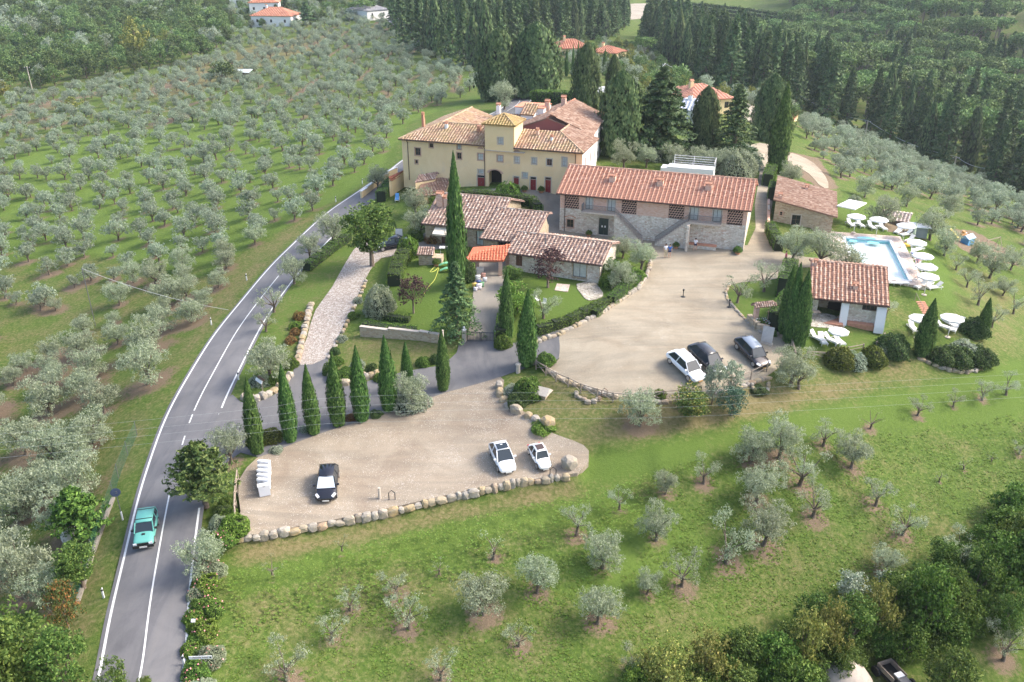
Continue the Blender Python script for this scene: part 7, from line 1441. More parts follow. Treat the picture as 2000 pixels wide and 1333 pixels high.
ov = at(838,513); t = thing('outdoor_oven', 'small stone outdoor oven with mottled tiled cap on the lawn edge', 'oven', ov, -.1); MB().box(-1.1,-.8,-.3,.6,.8,1.3).box(.62,-.8,-.3,1.7,.8,.9).build('masonry', RUBBLE2, t); roof_face(t, [(-1.3,-1.0,1.32),(.75,-1.0,1.32),(.75,.2,1.9),(-1.3,.2,1.9)], TM_OLD, .28, .28, .18, .06); MB().box(-1.05,.201,1.3,.55,.75,1.75).build('chimney_block', PLASTERW, t)
well = at(1055,772); t = thing('well_hut', 'tiny stone hut with grey slab roof on the bank', 'hut', well, -.5); MB().box(-.8,-.5,-.3,.8,.5,.45).build('masonry', RUBBLE2, t); MB().prism([(-.75,.42),(.75,.42),(0,.95)], 'x', -1.0, 1.0).build('roof', STONET, t)
def bag(px, py, label, w_, d, h, col, rz=0, name='storage_box', cat='box'):
    p = at(px, py); p.z += .065; tag(MB().box(-w_/2,-d/2,0,w_/2,d/2,h*.82).box(-w_/2-.03,-d/2-.03,h*.82+.002,w_/2+.03,d/2+.03,h).build(name, plain('box_plastic', col, .7), None, p, rz), label, cat)
for i, (a, b_, c, l, s) in enumerate([(938,537,(.70,.66,.58),'pale crate at the back of the carport clutter',.8),(944,543,(.55,.30,.24),'reddish crate in the carport clutter',.5),(933,549,(.60,.60,.60),'grey box in the carport clutter',.6),(947,551,(.72,.72,.74),'white bucket box at the edge of the carport clutter',.45),(935,558,(.06,.10,.25),'dark blue bag in the carport clutter',.5),(941,561,(.12,.28,.14),'green box in the carport clutter',.5),(927,563,(.60,.42,.10),'yellow crate at the front of the carport clutter',.5),(936,566,(.75,.68,.68),'white crate with red stripes at the front of the clutter',.6),(929,569,(.78,.74,.76),'small white bag at the front of the clutter',.4)]): bag(a, b_, l, s, s*.8, s, c, i*.5)
cl = at(780,470); t = thing('clothes_rack', 'white cloth drying on a stand behind the black saloon', 'laundry', cl); MB().tube([(-.5,0,0),(-.5,0,1.6)], .02).tube([(.5,0,0),(.5,0,1.6)], .02).tube([(-.5,0,1.6),(.5,0,1.6)], .02).build('stand', METAL, t); MB().box(-.45,-.03,.5,.45,.03,1.58).build('cloth', WHITE, t)
# steps from the lawn up to the pool
s0, s1 = at(1812,618), at(1797,590); t = thing('garden_steps', 'brick garden steps climbing the slope to the pool loungers', 'steps', s0, math.atan2(s1.y-s0.y, s1.x-s0.x)); n = 7; L_ = (s1-s0).length
for i in range(n): MB().box(L_*i/n, -.5, (s1.z-s0.z)*i/n-.3, L_*(i+1)/n-.02, .5, (s1.z-s0.z)*(i+1)/n+.06).build('step', BRICKD, t)
MB().tube([(0,.6,0),(0,.6,1.0),(L_,.6,s1.z-s0.z+1.0),(L_,.6,s1.z-s0.z)], .03).build('handrail', WOODB, t)
# playground
def toy(px, py, label, parts, rz=0, name='play_toy', cat='toy'):
    p = at(px, py); t = thing(name, label, cat, p, rz)
    for nm, mb, c in parts: mb.build(nm, plain('toy_plastic', c, .5), t)
toy(1860,463,'pale green and yellow plastic slide at the playground', [('slide', MB().prism([(-.9,0),(-.7,0),(.6,1.1),(.45,1.15)], 'x', -.25, .25), (.75,.55,.06)), ('ladder', MB().box(-.3,.55,0,-.24,.62,1.3).box(.24,.55,0,.3,.62,1.3).box(-.24,.57,.3,.24,.61,.36).box(-.24,.57,.7,.24,.61,.76), (.45,.70,.60))], .8, 'toy_slide', 'slide')
toy(1881,462,'red and white ride-on toy at the playground', [('body', MB().box(-.5,-.25,.2,.5,.25,.5).box(-.2,-.25,.502,.1,.25,.85), (.75,.40,.15)), ('seat', MB().box(.12,-.22,.502,.45,.22,.58), (.75,.75,.80))], .3, 'ride_on_toy')
toy(1888,477,'blue plastic playhouse at the playground', [('walls', MB().box(-.8,-.6,0,.8,.6,1.0), (.12,.35,.62)), ('roof', MB().prism([(-.7,1.0),(.7,1.0),(0,1.5)], 'x', -.95, .95), (.30,.55,.75))], .6, 'playhouse', 'playhouse')
p = at(1935,492); t = thing('swing_frame', 'wooden climbing frame with a green slide at the playground', 'climbing frame', p, .5)
for x in (-1.5, 1.5): MB().tube([(x,-.8,0),(x,0,2.0),(x,.8,0)], .06, 5).build('frame_leg', WOODB, t)
MB().tube([(-1.6,0,2.0),(1.6,0,2.0)], .06, 5).build('beam', WOODB, t); MB().box(-2.6,-.5,1.2,-1.6,.5,1.28).build('platform', WOODB, t); MB().prism([(-4.3,.1),(-4.1,.1),(-2.6,1.35),(-2.6,1.2)], 'y', -.3, .3).build('slide', plain('green_plastic', (.04,.50,.22), .4), t)
# ------------------------------------------------------------------ cars
TYRE = plain('tyre', (.02,.02,.02), .85); RIM = plain('rim', (.55,.55,.56), .35, .8); CGL, _t, cgb = newmat('car_glass'); cgb.inputs['Base Color'].default_value = (.025,.035,.045,1); cgb.inputs['Roughness'].default_value = .05; HLT = plain('headlamp', (.80,.82,.85), .15); TLT = plain('tail_lamp', (.45,.02,.02), .3); PLT = plain('number_plate', (.75,.75,.72), .5)
def paint(c, r=.25, me_=.0): return plain('car_paint', c, r, me_, coat=.6)
def car(label, px, vec, Lc, Wc, Hc, pt, kind='hatch', roofc=None, rails=False, shade=False, pano=False, classic=False, trim=BLACKM, plate=PLT, hood=1.0):
    p = at(*px); q = at(px[0]+vec[0], px[1]+vec[1]); d = q - p; rz = math.atan2(d.y, d.x); sl_ = d.z / max(Vector((d.x, d.y)).length, .1)
    p.z += .06; t = thing('parked_car' if kind != 'moving' else 'moving_car', label, 'car', p, rz); t.rotation_euler = (0, -math.atan(sl_), rz)
    l, w_ = Lc/2, Wc/2; zb = Hc*.60 if not classic else Hc*.56; hz = zb*.93*hood
    boxy = kind == 'moving'; S_ = [(-l,.42*zb,.80*zb,.80),(-l*.97,.26*zb,1.0*zb,.93),(-l*.80,.22*zb,1.04*zb,.99),(-l*.3,.22*zb,1.03*zb,1),(l*.25,.22*zb,1.0*zb,1),(l*.55,.22*zb,.96*hz,.99),(l*.82,.24*zb,.87*hz,.94),(l*.96,.28*zb,.74*hz,.82),(l,.40*zb,.60*hz,.70)]
    if boxy: S_ = [(-l,.35*zb,.97*zb,.92),(-l*.97,.25*zb,1.0*zb,.96),(-l*.5,.22*zb,1.02*zb,1),(l*.3,.22*zb,1.0*zb,1),(l*.55,.22*zb,.97*zb,.99),(l*.95,.26*zb,.86*zb,.96),(l,.36*zb,.80*zb,.93)]
    if classic: S_ = [(-l,.5*zb,.72*zb,.62),(-l*.93,.3*zb,.95*zb,.84),(-l*.7,.24*zb,1.08*zb,.97),(-l*.2,.22*zb,1.04*zb,1),(l*.3,.22*zb,1.0*zb,1),(l*.6,.24*zb,.95*zb,.95),(l*.88,.28*zb,.82*zb,.84),(l,.42*zb,.62*zb,.6)]
    V = []; 
    for x, z0, z1, k in S_:
        w0 = w_*k; V += [(x,-w0*.90,z0),(x,-w0,z0+(z1-z0)*.35),(x,-w0*.985,z0+(z1-z0)*.72),(x,-w0*.86,z1*.985),(x,-w0*.4,z1+.02),(x,w0*.4,z1+.02),(x,w0*.86,z1*.985),(x,w0*.985,z0+(z1-z0)*.72),(x,w0,z0+(z1-z0)*.35),(x,w0*.90,z0)]
    n = 10; F = [(i*n+j,(i+1)*n+j,(i+1)*n+(j+1)%n,i*n+(j+1)%n) for i in range(len(S_)-1) for j in range(n)] + [tuple(range(n)), tuple(range(len(V)-1, len(V)-n-1, -1))]
    body = MB().add(V, F).build('body', pt, t, sm=True); m_ = body.modifiers.new('s', 'SUBSURF'); m_.levels = m_.render_levels = 1
    ft = dict(hatch=(-.88,-.62,.16,.52), moving=(-.96,-.88,.08,.42), saloon=(-.72,-.38,.10,.50))['saloon' if kind == 'saloon' else ('moving' if boxy else 'hatch')]
    if classic: ft = (-.80,-.42,.16,.42)
    if pano: ft = (-.88,-.55,.02,.50)
    xr0, xr1, xf1, xf0 = (a*l for a in ft); wb, wt = w_*.90, w_*.70 if not boxy else w_*.80; z0, z1 = zb*1.0, Hc-.05; b0 = z0-.06
    A = [(xr0,-wb,b0),(xf0,-wb,b0),(xf0,wb,b0),(xr0,wb,b0),(xr1,-wt,z1),(xf1,-wt,z1),(xf1,wt,z1),(xr1,wt,z1)]
    MB().add([A[1],A[2],A[6],A[5]], [(0,1,2,3)]).build('windscreen', CGL, t); MB().add([A[3],A[0],A[4],A[7]], [(0,1,2,3)]).build('rear_window', CGL, t)
    MB().add([A[0],A[1],A[5],A[4]], [(0,1,2,3)]).build('side_window', CGL, t); MB().add([A[2],A[3],A[7],A[6]], [(0,1,2,3)]).build('side_window', CGL, t)
    rp = pt if roofc is None else roofc; V = []
    for x, k, dz in ((xr1-.10,.96,-.05),(xr1+.12,1.02,.02),((xr1+xf1)/2,1.04,.055),(xf1-.10,1.02,.02),(xf1+.06,.96,-.03)): V += [(x,-wt*k,z1+dz-.03),(x,-wt*k*.9,z1+dz+.03),(x,0,z1+dz+.05),(x,wt*k*.9,z1+dz+.03),(x,wt*k,z1+dz-.03)]
    F = [(i*5+j,i*5+j+1,(i+1)*5+j+1,(i+1)*5+j) for i in range(4) for j in range(4)]; F = [f[::-1] for f in F]; ro = MB().add(V, F).build('roof', rp, t, sm=True); m_ = ro.modifiers.new('s', 'SOLIDIFY'); m_.thickness = .03
    pm = MB()
    for a, b_ in ((0,4),(1,5),(2,6),(3,7)): pm.tube([Vector(A[a]), Vector(A[b_])], .045, 5)
    for sy in (-1, 1):
        xm = (xr1+xf1)/2 - .05; pm.tube([(xm-.1,sy*wb*1.0,b0),(xm,sy*wt,z1)], .05, 5)
    pm.build('pillar', pt, t)
    for sx, x in ((1, l*.62), (-1, -l*.62)):
        for sy in (-1, 1):
            wr = Hc*.215; tm = MB().lathe([(.0,0),(wr*.72,0),(wr,.02),(wr,.17),(wr*.72,.19),(.0,.19)], 16); wh = tm.build('wheel', TYRE, t, (x, sy*(w_-.09), wr)); wh.rotation_euler = (R(90)*sy, 0, 0); wh.location.y = sy*(w_-.20) 
            wh.rotation_euler = (R(-90)*sy, 0, 0); MB().lathe([(.0,.20),(wr*.55,.205),(wr*.68,.195),(wr*.68,.18)], 12).build('rim', RIM, wh)
    hx = l*.93
    for sy in (-1, 1):
        if classic or pano: MB().lathe([(.01,.05),(.07,.04),(.1,0)], 10).build('headlight', HLT, t, (l*.90, sy*w_*.62, zb*.72)).rotation_euler = (0, R(60), 0)
        elif boxy: MB().box(l*.985, sy*w_*.72-.13, zb*.58, l*1.012, sy*w_*.72+.13, zb*.76).build('headlight', HLT, t)
        else: MB().cbox((l*.86, sy*w_*.74, hz*.80), (.42,.20,.10), -sy*.5, rx=-sy*.3).build('headlight', HLT, t)
        MB().cbox((-l*.925, sy*w_*.74, zb*.76), (.10,.16,.18), sy*.3).build('tail_light', TLT, t)
        MB().cbox((xf0-.25, sy*(w_+.07), zb*1.08), (.12,.20,.13), 0).build('mirror', pt if not boxy else BLACKM, t)
    if boxy: MB().box(l*.985,-w_*.52,zb*.56,l*1.01,w_*.52,zb*.76).build('grille', BLACKM, t); MB().box(l*.97,-w_*.97,zb*.28,l*1.04,w_*.97,zb*.52).build('bumper', BLACKM, t); MB().box(l*1.04,-.26,zb*.32,l*1.05,.26,zb*.46).build('number_plate', plate, t)
    else: MB().box(l*.965,-w_*.5,zb*.30,l*1.0,w_*.5,zb*.42).build('grille', BLACKM, t); MB().box(l*1.0,-.26,zb*.32,l*1.012,.26,zb*.44).build('number_plate', plate, t)
    if rails:
        for x in (xr1+.25, xf1-.25): MB().tube([(x,-wt,z1+.1),(x,wt,z1+.1)], .025, 5).build('roof_bar', BLACKM, t)
        MB().box(l*.5,-.12,zb*.985,l*.6,.12,zb*1.03).build('bonnet_vent', BLACKM, t)
    if shade:
        MB().add([tuple(Vector(A[i])*1.0 + Vector((.02,0,.03))) for i in (1,2,6,5)], [(0,1,2,3)]).build('sunshade', plain('silver_sunshade', (.75,.80,.82), .3, .3), t).scale = (1,.93,1)
    if classic: MB().box(xr1+.15,-wt*.72,z1+.075,xf1-.12,wt*.72,z1+.11).build('fabric_roof', plain('brown_fabric', (.06,.04,.04), .8), t)
    if pano: MB().box(xr1+.35,-wt*.85,z1+.085,xf1+.02,wt*.85,z1+.10).build('glass_roof', CGL, t)
    return t
WH = paint((.84,.85,.87)); 
car('turquoise boxy hatchback driving down the road with black bumpers', (288,1046), (-6,30), 3.38, 1.52, 1.46, paint((.10,.34,.30), .5), 'moving', rails=True)
car('black hatchback with a silver sunshade parked alone on the lower car park', (641,954), (-3,25), 3.95, 1.74, 1.52, paint((.012,.012,.018), .15), shade=True)
car('white rounded hatchback with a dark glass roof on the lower car park', (981,903), (16,34), 3.55, 1.63, 1.49, WH, pano=True, hood=1.06)
car('tiny white classic car with dark fabric roof next to the big boulder', (1053,900), (17,30), 2.97, 1.34, 1.34, WH, classic=True)
car('white hatchback parked first in the upper courtyard', (1337,724), (28,26), 4.3, 1.77, 1.46, WH, plate=plain('yellow_plate', (.65,.35,.10), .5))
car('black estate car half hidden behind the variegated trees', (1378,711), (28,26), 4.4, 1.78, 1.52, paint((.02,.023,.03), .15))
car('dark grey hatchback parked by the short fence in the courtyard', (1466,697), (26,28), 4.3, 1.77, 1.48, paint((.06,.055,.06), .2, .4), roofc=paint((.20,.24,.30), .12), plate=plain('yellow_plate2', (.65,.40,.10), .5))
car('black saloon parked under the big tree beside the farmhouse', (768,484), (-25,5), 4.5, 1.78, 1.42, paint((.012,.013,.02), .15), 'saloon')
car('dark car parked under the white canopy behind the villa', (1167,196), (0,10), 4.0, 1.7, 1.5, paint((.05,.07,.12), .2))
# ------------------------------------------------------------------ people
SKIN = plain('skin', (.55,.33,.24), .6); HAIR = plain('dark_hair', (.03,.02,.015), .8)
def skin_obj(name, pts, edges, rad, mat, parent, root=0):
    me = bpy.data.meshes.new(name); me.from_pydata(pts, edges, []); me.materials.append(mat); o = put(name, me, parent)
    m = o.modifiers.new('skin', 'SKIN'); 
    for i, v in enumerate(me.skin_vertices[0].data if me.skin_vertices else []): v.radius = (rad[i],)*2
    if not me.skin_vertices:
        bm = bmesh.new(); bm.from_mesh(me); lay = bm.verts.layers.skin.verify(); bm.verts.ensure_lookup_table()
        for i, v in enumerate(bm.verts): v[lay].radius = (rad[i],)*2; v[lay].use_root = (i == root)
        bm.to_mesh(me); bm.free()
    s = o.modifiers.new('s', 'SUBSURF'); s.levels = s.render_levels = 1; return o
def person(px, py, label, shirt, short, rz, hgt=1.72, pose='stand', pants=None, hair=HAIR, p=None):
    p = p or at(px, py); p = Vector(p); p.z += .055; t = thing('person', label, 'person', p, rz); k = hgt / 1.72; t.scale = (k, k, k)
    if pose == 'recline':
        J = dict(pel=(0,0,.52),che=(0,.34,.72),nec=(0,.46,.86),hea=(0,.52,1.0),sl=(-.19,.40,.80),sr=(.19,.40,.80),el=(-.30,.20,.62),er=(.30,.20,.62),hl=(-.22,-.05,.62),hr=(.22,-.05,.62),kl=(-.13,-.42,.62),kr=(.13,-.40,.72),al=(-.13,-.82,.52),ar=(.13,-.80,.52),fl=(-.13,-.90,.60),fr=(.13,-.88,.60),thl=(-.11,-.04,.52),thr=(.11,-.04,.52))
    else:
        s = .16 if pose == 'walk' else .03
        J = dict(pel=(0,0,.92),che=(0,.01,1.30),nec=(0,.01,1.48),hea=(0,-.01,1.62),sl=(-.19,0,1.40),sr=(.19,0,1.40),el=(-.26,.03,1.13),er=(.26,.03,1.13),hl=(-.25,-.08,.90),hr=(.25,-.08,.90),kl=(-.11,-s*.6,.50),kr=(.11,s*.3,.50),al=(-.11,-s,.09),ar=(.11,s*1.3,.09),fl=(-.12,-s-.16,.04),fr=(.12,s*1.3-.14,.04),thl=(-.10,0,.88),thr=(.10,0,.88))
    N_ = list(J); I = {n: i for i, n in enumerate(N_)}; E = [('pel','che'),('che','nec'),('nec','hea'),('che','sl'),('che','sr'),('sl','el'),('sr','er'),('el','hl'),('er','hr'),('pel','thl'),('pel','thr'),('thl','kl'),('thr','kr'),('kl','al'),('kr','ar'),('al','fl'),('ar','fr')]
    rad = dict(pel=.13,che=.125,nec=.055,hea=.10,sl=.065,sr=.065,el=.042,er=.042,hl=.04,hr=.04,kl=.058,kr=.058,al=.042,ar=.042,fl=.035,fr=.035,thl=.085,thr=.085)
    skin_obj('body', [J[n] for n in N_], [(I[a], I[b]) for a, b in E], [rad[n] for n in N_], SKIN, t)
    def sub(nm, keys, ed, g, m): skin_obj(nm, [J[n] if isinstance(n, str) else n for n in keys], ed, [g.get(i, .1) for i in range(len(keys))], m, t)
    mid = lambda a, b, f: tuple(Vector(J[a]).lerp(Vector(J[b]), f))
    if shirt: sub('shirt', ['pel','che',mid('che','nec',.6),'sl','sr',mid('sl','el',.8),mid('sr','er',.8)], [(0,1),(1,2),(1,3),(1,4),(3,5),(4,6)], {0:.155,1:.15,2:.08,3:.082,4:.082,5:.062,6:.062}, plain('cloth', shirt, .9))
    f = .95 if pants else .55
    if short: sub('shorts' if not pants else 'trousers', ['pel','thl','thr',mid('thl','kl',f),mid('thr','kr',f)] + ([mid('kl','al',.9), mid('kr','ar',.9)] if pants else []), [(0,1),(0,2),(1,3),(2,4)] + ([(3,5),(4,6)] if pants else []), {0:.15,1:.105,2:.105,3:.085,4:.085,5:.06,6:.06}, plain('cloth', short, .9))
    h = Vector(J['hea']); bm = bmesh.new(); bmesh.ops.create_icosphere(bm, subdivisions=2, radius=.115)
    for v in bm.verts: v.co.z *= 1.12; v.co.y = v.co.y*1.05 + .02
    bmesh.ops.delete(bm, geom=[v for v in bm.verts if v.co.y < -.04 and v.co.z < .05 or v.co.z < -.08], context='VERTS'); me = bpy.data.meshes.new('hair'); bm.to_mesh(me); bm.free(); me.materials.append(hair); put('hair', me, t, h + Vector((0,0,.02)))
    MB().cbox((h.x, h.y-.115, h.z-.005), (.025,.035,.035)).build('nose', SKIN, t); MB().cbox((h.x, h.y-.105, h.z-.05), (.05,.012,.012)).build('mouth', plain('lips', (.35,.12,.10), .6), t)
    for sx in (-1,1): MB().cbox((h.x+sx*.035, h.y-.103, h.z+.02), (.022,.012,.014)).build('eye', HAIR, t); MB().cbox((h.x+sx*.11, h.y+.01, h.z), (.02,.04,.06)).build('ear', SKIN, t)
    return t
person(1299,504,'person in a white shirt and beige trousers standing with another in front of the barn', (.80,.78,.82), (.55,.47,.32), .2, 1.78, pants=True)
person(1307,504,'person in a blue shirt and dark shorts standing beside the one in white', (.05,.14,.42), (.03,.04,.10), -.1, 1.68)
person(1357,491,'person in a white top and dark shorts walking along the barn wall', (.80,.80,.84), (.02,.03,.08), 2.6, 1.68, 'walk')
person(1533,517,'person in pink beside the tall lane hedge', (.70,.12,.22), (.30,.10,.15), 1.2, 1.68)
p = at(1795,549); person(0,0,'reclining sunbather with dark hair in dark swimwear by the last pool parasol', (.08,.03,.12), (.03,.03,.10), -.9, 1.7, 'recline', p=Vector((p.x,p.y,p.z-.06)))
p = at(1791,519); person(0,0,'sunbather lying on the lounger between two side parasols', (.45,.20,.25), (.20,.20,.25), -.5, 1.7, 'recline', p=Vector((p.x,p.y,p.z-.06)))
# ------------------------------------------------------------------ white bins, signs, posts, poles, cables
BINW = plain('white_bin_plastic', (.62,.63,.67), .45)
bl_ = ['white lidded bin, rearmost of the row by the cypress','second white lidded bin of the row','white lidded bin third from the cypress, with a yellow mark','fourth white lidded bin of the row','fifth white lidded bin of the row','white lidded bin at the near end, turned a little']
for i, (a, b_) in enumerate([(519,922),(519,931),(518,940),(518,949),(518,958),(518,968)]):
    p = at(a, b_); p.z += .05; t = thing('wheeled_bin', bl_[i], 'bin', p, (-.12 if i < 5 else .35), 'row of white bins'); s = 1.05
    MB().add([(-.42,-.24,.05),(.42,-.24,.05),(.42,.24,.05),(-.42,.24,.05),(-.46,-.24,.98),(.46,-.24,.98),(.46,.24,.98),(-.46,.24,.98)], [(0,3,2,1),(0,1,5,4),(1,2,6,5),(2,3,7,6),(3,0,4,7)]).build('bin_body', BINW, t)
    MB().prism([(-.25,.99),(.25,.99),(.22,1.03),(-.22,1.16)], 'x', -.5, .5).build('lid', WHITE, t); MB().box(-.1,-.37,1.02,.1,-.33,1.05).build('handle', METAL, t)
    for x in (-.35,.35): MB().lathe([(.0,0),(.09,0),(.09,.05),(.0,.05)], 10).build('wheel', TYRE, t, (x,.26,.09)).rotation_euler = (R(90),0,0)
    if i == 2: MB().box(.2,-.2,1.145,.32,-.05,1.15).build('sticker', plain('yellow_sticker', (.75,.55,.08), .6), t)
def delin(px, py, label):
    p = at(px, py); t = thing('delineator_post', label, 'road post', p, 0, 'roadside marker posts'); MB().prism([(-.06,-.2),(.06,-.2),(.055,.95),(-.05,.80)], 'y', -.05, .05).build('post', WHITE, t); MB().box(-.062,-.056,.62,.062,.056,.78).build('reflector_band', BLACKM, t)
for a, b_, l in ((203,1168,'white marker post on the grass verge below the turquoise car'),(360,1300,'marker post with a red band opposite the signpost'),(466,742,'marker post at the tip of the junction island'),(413,635,'marker post on the outside of the road bend'),(482,548,'marker post farther round the road bend'),(656,395,'marker post beside the upper road'),(708,360,'marker post where the road meets the villa wall')): delin(a, b_, l)
p = at(240,1016); t = thing('road_sign', 'round road sign seen from its dark back on a leaning white post', 'road sign', p, .1); MB().tube([(0,0,-.3),(-.02,0,2.9)], .035, 6).build('post', METAL, t); MB().tube([(0,0,-.1),(0,0,.8)], .07, 8).build('sleeve', WHITE, t)
sg = MB().lathe([(.0,0),(.36,0),(.38,.015),(.38,.03),(.0,.03)], 20).build('sign_plate', plain('dark_blue_grey', (.05,.07,.13), .5), t, (-.02,-.05,2.7)); sg.rotation_euler = (R(90),0,.3); MB().box(-.15,-.09,2.62,.12,-.05,2.66).box(-.15,-.09,2.78,.12,-.05,2.82).build('bracket', METAL, t)
p = at(399,1316); t = thing('signpost', 'white lettered signboard on a thin post among the oleanders', 'signpost', p, .05); MB().tube([(0,0,-.3),(0,0,1.45)], .03, 6).build('post', METAL, t); sb = MB().box(-.72,-.06,1.32,.72,-.03,1.56).build('signboard', WHITE, t)
mb = MB(); x = -.52
for i in range(13):
    if i == 8: x += .07
    mb.box(x,-.064,1.40,x+.045,-.061,1.49 if i else 1.46); x += .072
mb.build('lettering', plain('faded_letters', (.30,.22,.24), .7), sb)
MB().lathe([(.0,0),(.06,0),(.06,.01),(.0,.01)], 10).build('sign_dot', BLACKM, sb, (.63,-.062,1.44)).rotation_euler = (R(90),0,0)
p = at(383,1236); t = thing('verge_sign', 'tiny white square plate on a stake in the verge bushes', 'sign', p); MB().tube([(0,0,-.2),(0,0,1.1)], .02).build('stake', METAL, t); MB().cbox((0,-.04,1.1),(.28,.03,.22),0,rx=R(-35)).build('plate', WHITE, t)
p = at(508,760); t = thing('name_board', 'slanted white and brown board in the junction island', 'sign', p, -.8); MB().cbox((0,0,.9),(1.2,.06,.3),0,rx=R(-30)).build('board', WHITE, t); MB().cbox((0,.25,1.1),(1.2,.06,.2),0,rx=R(-30)).build('board', FRB, t); MB().box(-.5,0,-.2,-.44,.06,.9).box(.44,0,-.2,.5,.06,.9).build('leg', WOODB, t)
p = at(136,1052); t = thing('white_dome_hut', 'small white round hut or tank under the feathery conifer', 'tank', p); MB().lathe([(.6,0),(.6,.9),(.7,.92),(.45,1.2),(.0,1.35)], 14).build('tank', WHITE, t)
p = at(869,763); t = thing('concrete_pole', 'slim concrete pole beside the thin cypress at the car park corner', 'pole', p); MB().tube([(0,0,-.3),(0,0,h_at(p, 645))], [.14,.09], 8).build('shaft', STONET, t)
p = at(742,975); t = thing('short_post', 'short grey post rising over the stone wall', 'post', p); MB().tube([(0,0,-.3),(0,0,1.1)], .12, 8).build('shaft', STONET, t)
p = at(1003,697); t = None
p = at(1012,728); t = thing('stone_pillar', 'small stone bollard at the corner of the drive and the courtyard', 'bollard', p); MB().lathe([(.22,-.2),(.2,.8),(.28,.85),(.28,.95),(.0,1.0)], 10).build('shaft', STONET, t)
for a, b_, l in ((1080,931,'bent black hoop on the end of the stone wall'),(766,977,'thin black hoop on the stone wall under the black car'),(1180,776,'rusty hoop at the courtyard rail')):
    p = at(a, b_); tag(MB().tube([(-.25,0,-.2),(-.25,0,.7),(0,0,.95),(.25,0,.7),(.25,0,-.2)], .04, 6).build('metal_hoop', BLACKM if 'black' in l else FRB, None, p), l, 'hoop')
PW_ = []
def pole(px, py, top, label, arms=True, r=.13, lean=0):
    p = at(px, py); h = h_at(p, top); t = thing('utility_pole', label, 'utility pole', p); MB().tube([(0,0,-.5),(lean*h,0,h)], [r*1.3, r*.8], 7).build('shaft', STONET, t)
    if arms:
        a = MB().tube([(lean*h-.9,0,h-.4),(lean*h+.9,0,h-.4)], .06, 5).build('crossarm', METAL, t)
        for x in (-.8,0,.8): MB().lathe([(.06,0),(.09,.06),(.05,.2),(.0,.22)], 7).build('insulator', WHITE, a, (lean*h+x,0,h-.36))
    return p + Vector((lean*h, 0, h))
pole(67,192,130,'leaning concrete power pole at the edge of the mixed wood'); pole(58,108,66,'power pole standing inside the mixed wood'); pole(52,12,-20,'power pole at the top edge over the wood'); pole(417,48,14,'power pole beside the small dark shed'); pole(385,30,0,'far power pole above the wood')
tops = [pole(1268,92,52,'thin pole behind the umbrella pine', False, .1), pole(1542,208,176,'power pole behind the dark bushy cypress', True, .16), pole(1690,265,236,'first power pole along the wood edge, beyond the cypresses', True, .16), pole(1862,332,306,'second power pole along the wood edge', True, .16), pole(1952,362,326,'third power pole along the wood edge', True, .16)]
tops.append(at(2080,395) + Vector((0,0,9)))
t3 = [pole(1253,160,136,'short pole near the cedar top', False, .12), pole(1297,152,124,'middle pole among the far garden trees', True, .12), pole(1341,135,117,'pole at the end of the far garden line', True, .12)]
def cable(a, b, sag, label, r=.035, name='power_line', n=14, mat=None, group='power lines'):
    a, b = Vector(a), Vector(b); pts = [a.lerp(b, i/n) - Vector((0,0,sag*4*(i/n)*(1-i/n))) for i in range(n+1)]
    return tag(MB().tube([q-a for q in pts], r, 4).build(name, mat or METAL, None, a), label, 'cable', group)
CABM = plain('cable_grey', (.42,.46,.46), .5)
nm = ['first','second','third','fourth','fifth']
for i, (a, b_) in enumerate(zip(tops, tops[1:])): cable(a, b_, 1.5, f'{nm[i]} span of the power line along the wood edge', .06, mat=CABM)
for i, (a, b_) in enumerate(zip(t3, t3[1:])): cable(a, b_, 1.8, f'{nm[i]} sagging span among the far garden trees', .08, mat=CABM)
cable(t3[-1], tops[1], 2.5, 'long span from the far garden to the bushy cypress', .06, mat=CABM)
LN = [([(-200,868),(480,801),(640,778),(960,768),(1280,768),(1500,757),(2000,731),(2250,715)],'uppermost'),([(-200,884),(480,818),(640,796),(960,784),(1280,782),(1500,770),(2000,744),(2250,728)],'second'),([(-200,898),(480,832),(640,810),(960,800),(1280,797),(1500,786),(2000,758),(2250,742)],'third'),([(-200,914),(480,848),(640,828),(960,820),(1280,816),(1500,806),(2000,776),(2250,760)],'lowest')]
for pts, nn in LN:
    P = smooth([Vector((*atz(x, y, 9.0), 9.0)) for x, y in pts], 5); o = P[0].copy(); tag(MB().tube([q-o for q in P], .0045, 4).build('power_line', CABM, None, o), f'{nn} of the thin power lines crossing in front of the cypress row', 'cable', 'power lines over the meadow')
a = Vector((*atz(160,525,4), 4)); b_ = at(446,607) + Vector((0,0,.1)); cable(a, b_, .6, 'pale cable slanting from the grove down to the road edge', .018, mat=WHITE, group=None)
p = at(160,560); t = thing('utility_pole', 'grey pole in the grove carrying the slanting pale cable', 'utility pole', (a.x, a.y, T(a.x, a.y))); MB().tube([(0,0,-.5),(0,0,4.05-T(a.x,a.y))], .05, 6).build('shaft', METAL, t)
p = at(1642,1345); t = thing('straw_hut', 'pale conical thatched hut roof at the bottom edge by the hedge', 'hut', p); MB().lathe([(2.0,.8),(2.05,.9),(1.5,1.7),(.7,2.3),(.0,2.55)], 24).build('roof', rough_mat('thatch', (.34,.29,.25), (.44,.38,.33), 3), t, sm=True); MB().lathe([(1.7,-.3),(1.7,.85)], 20).build('wall', WOODB, t)
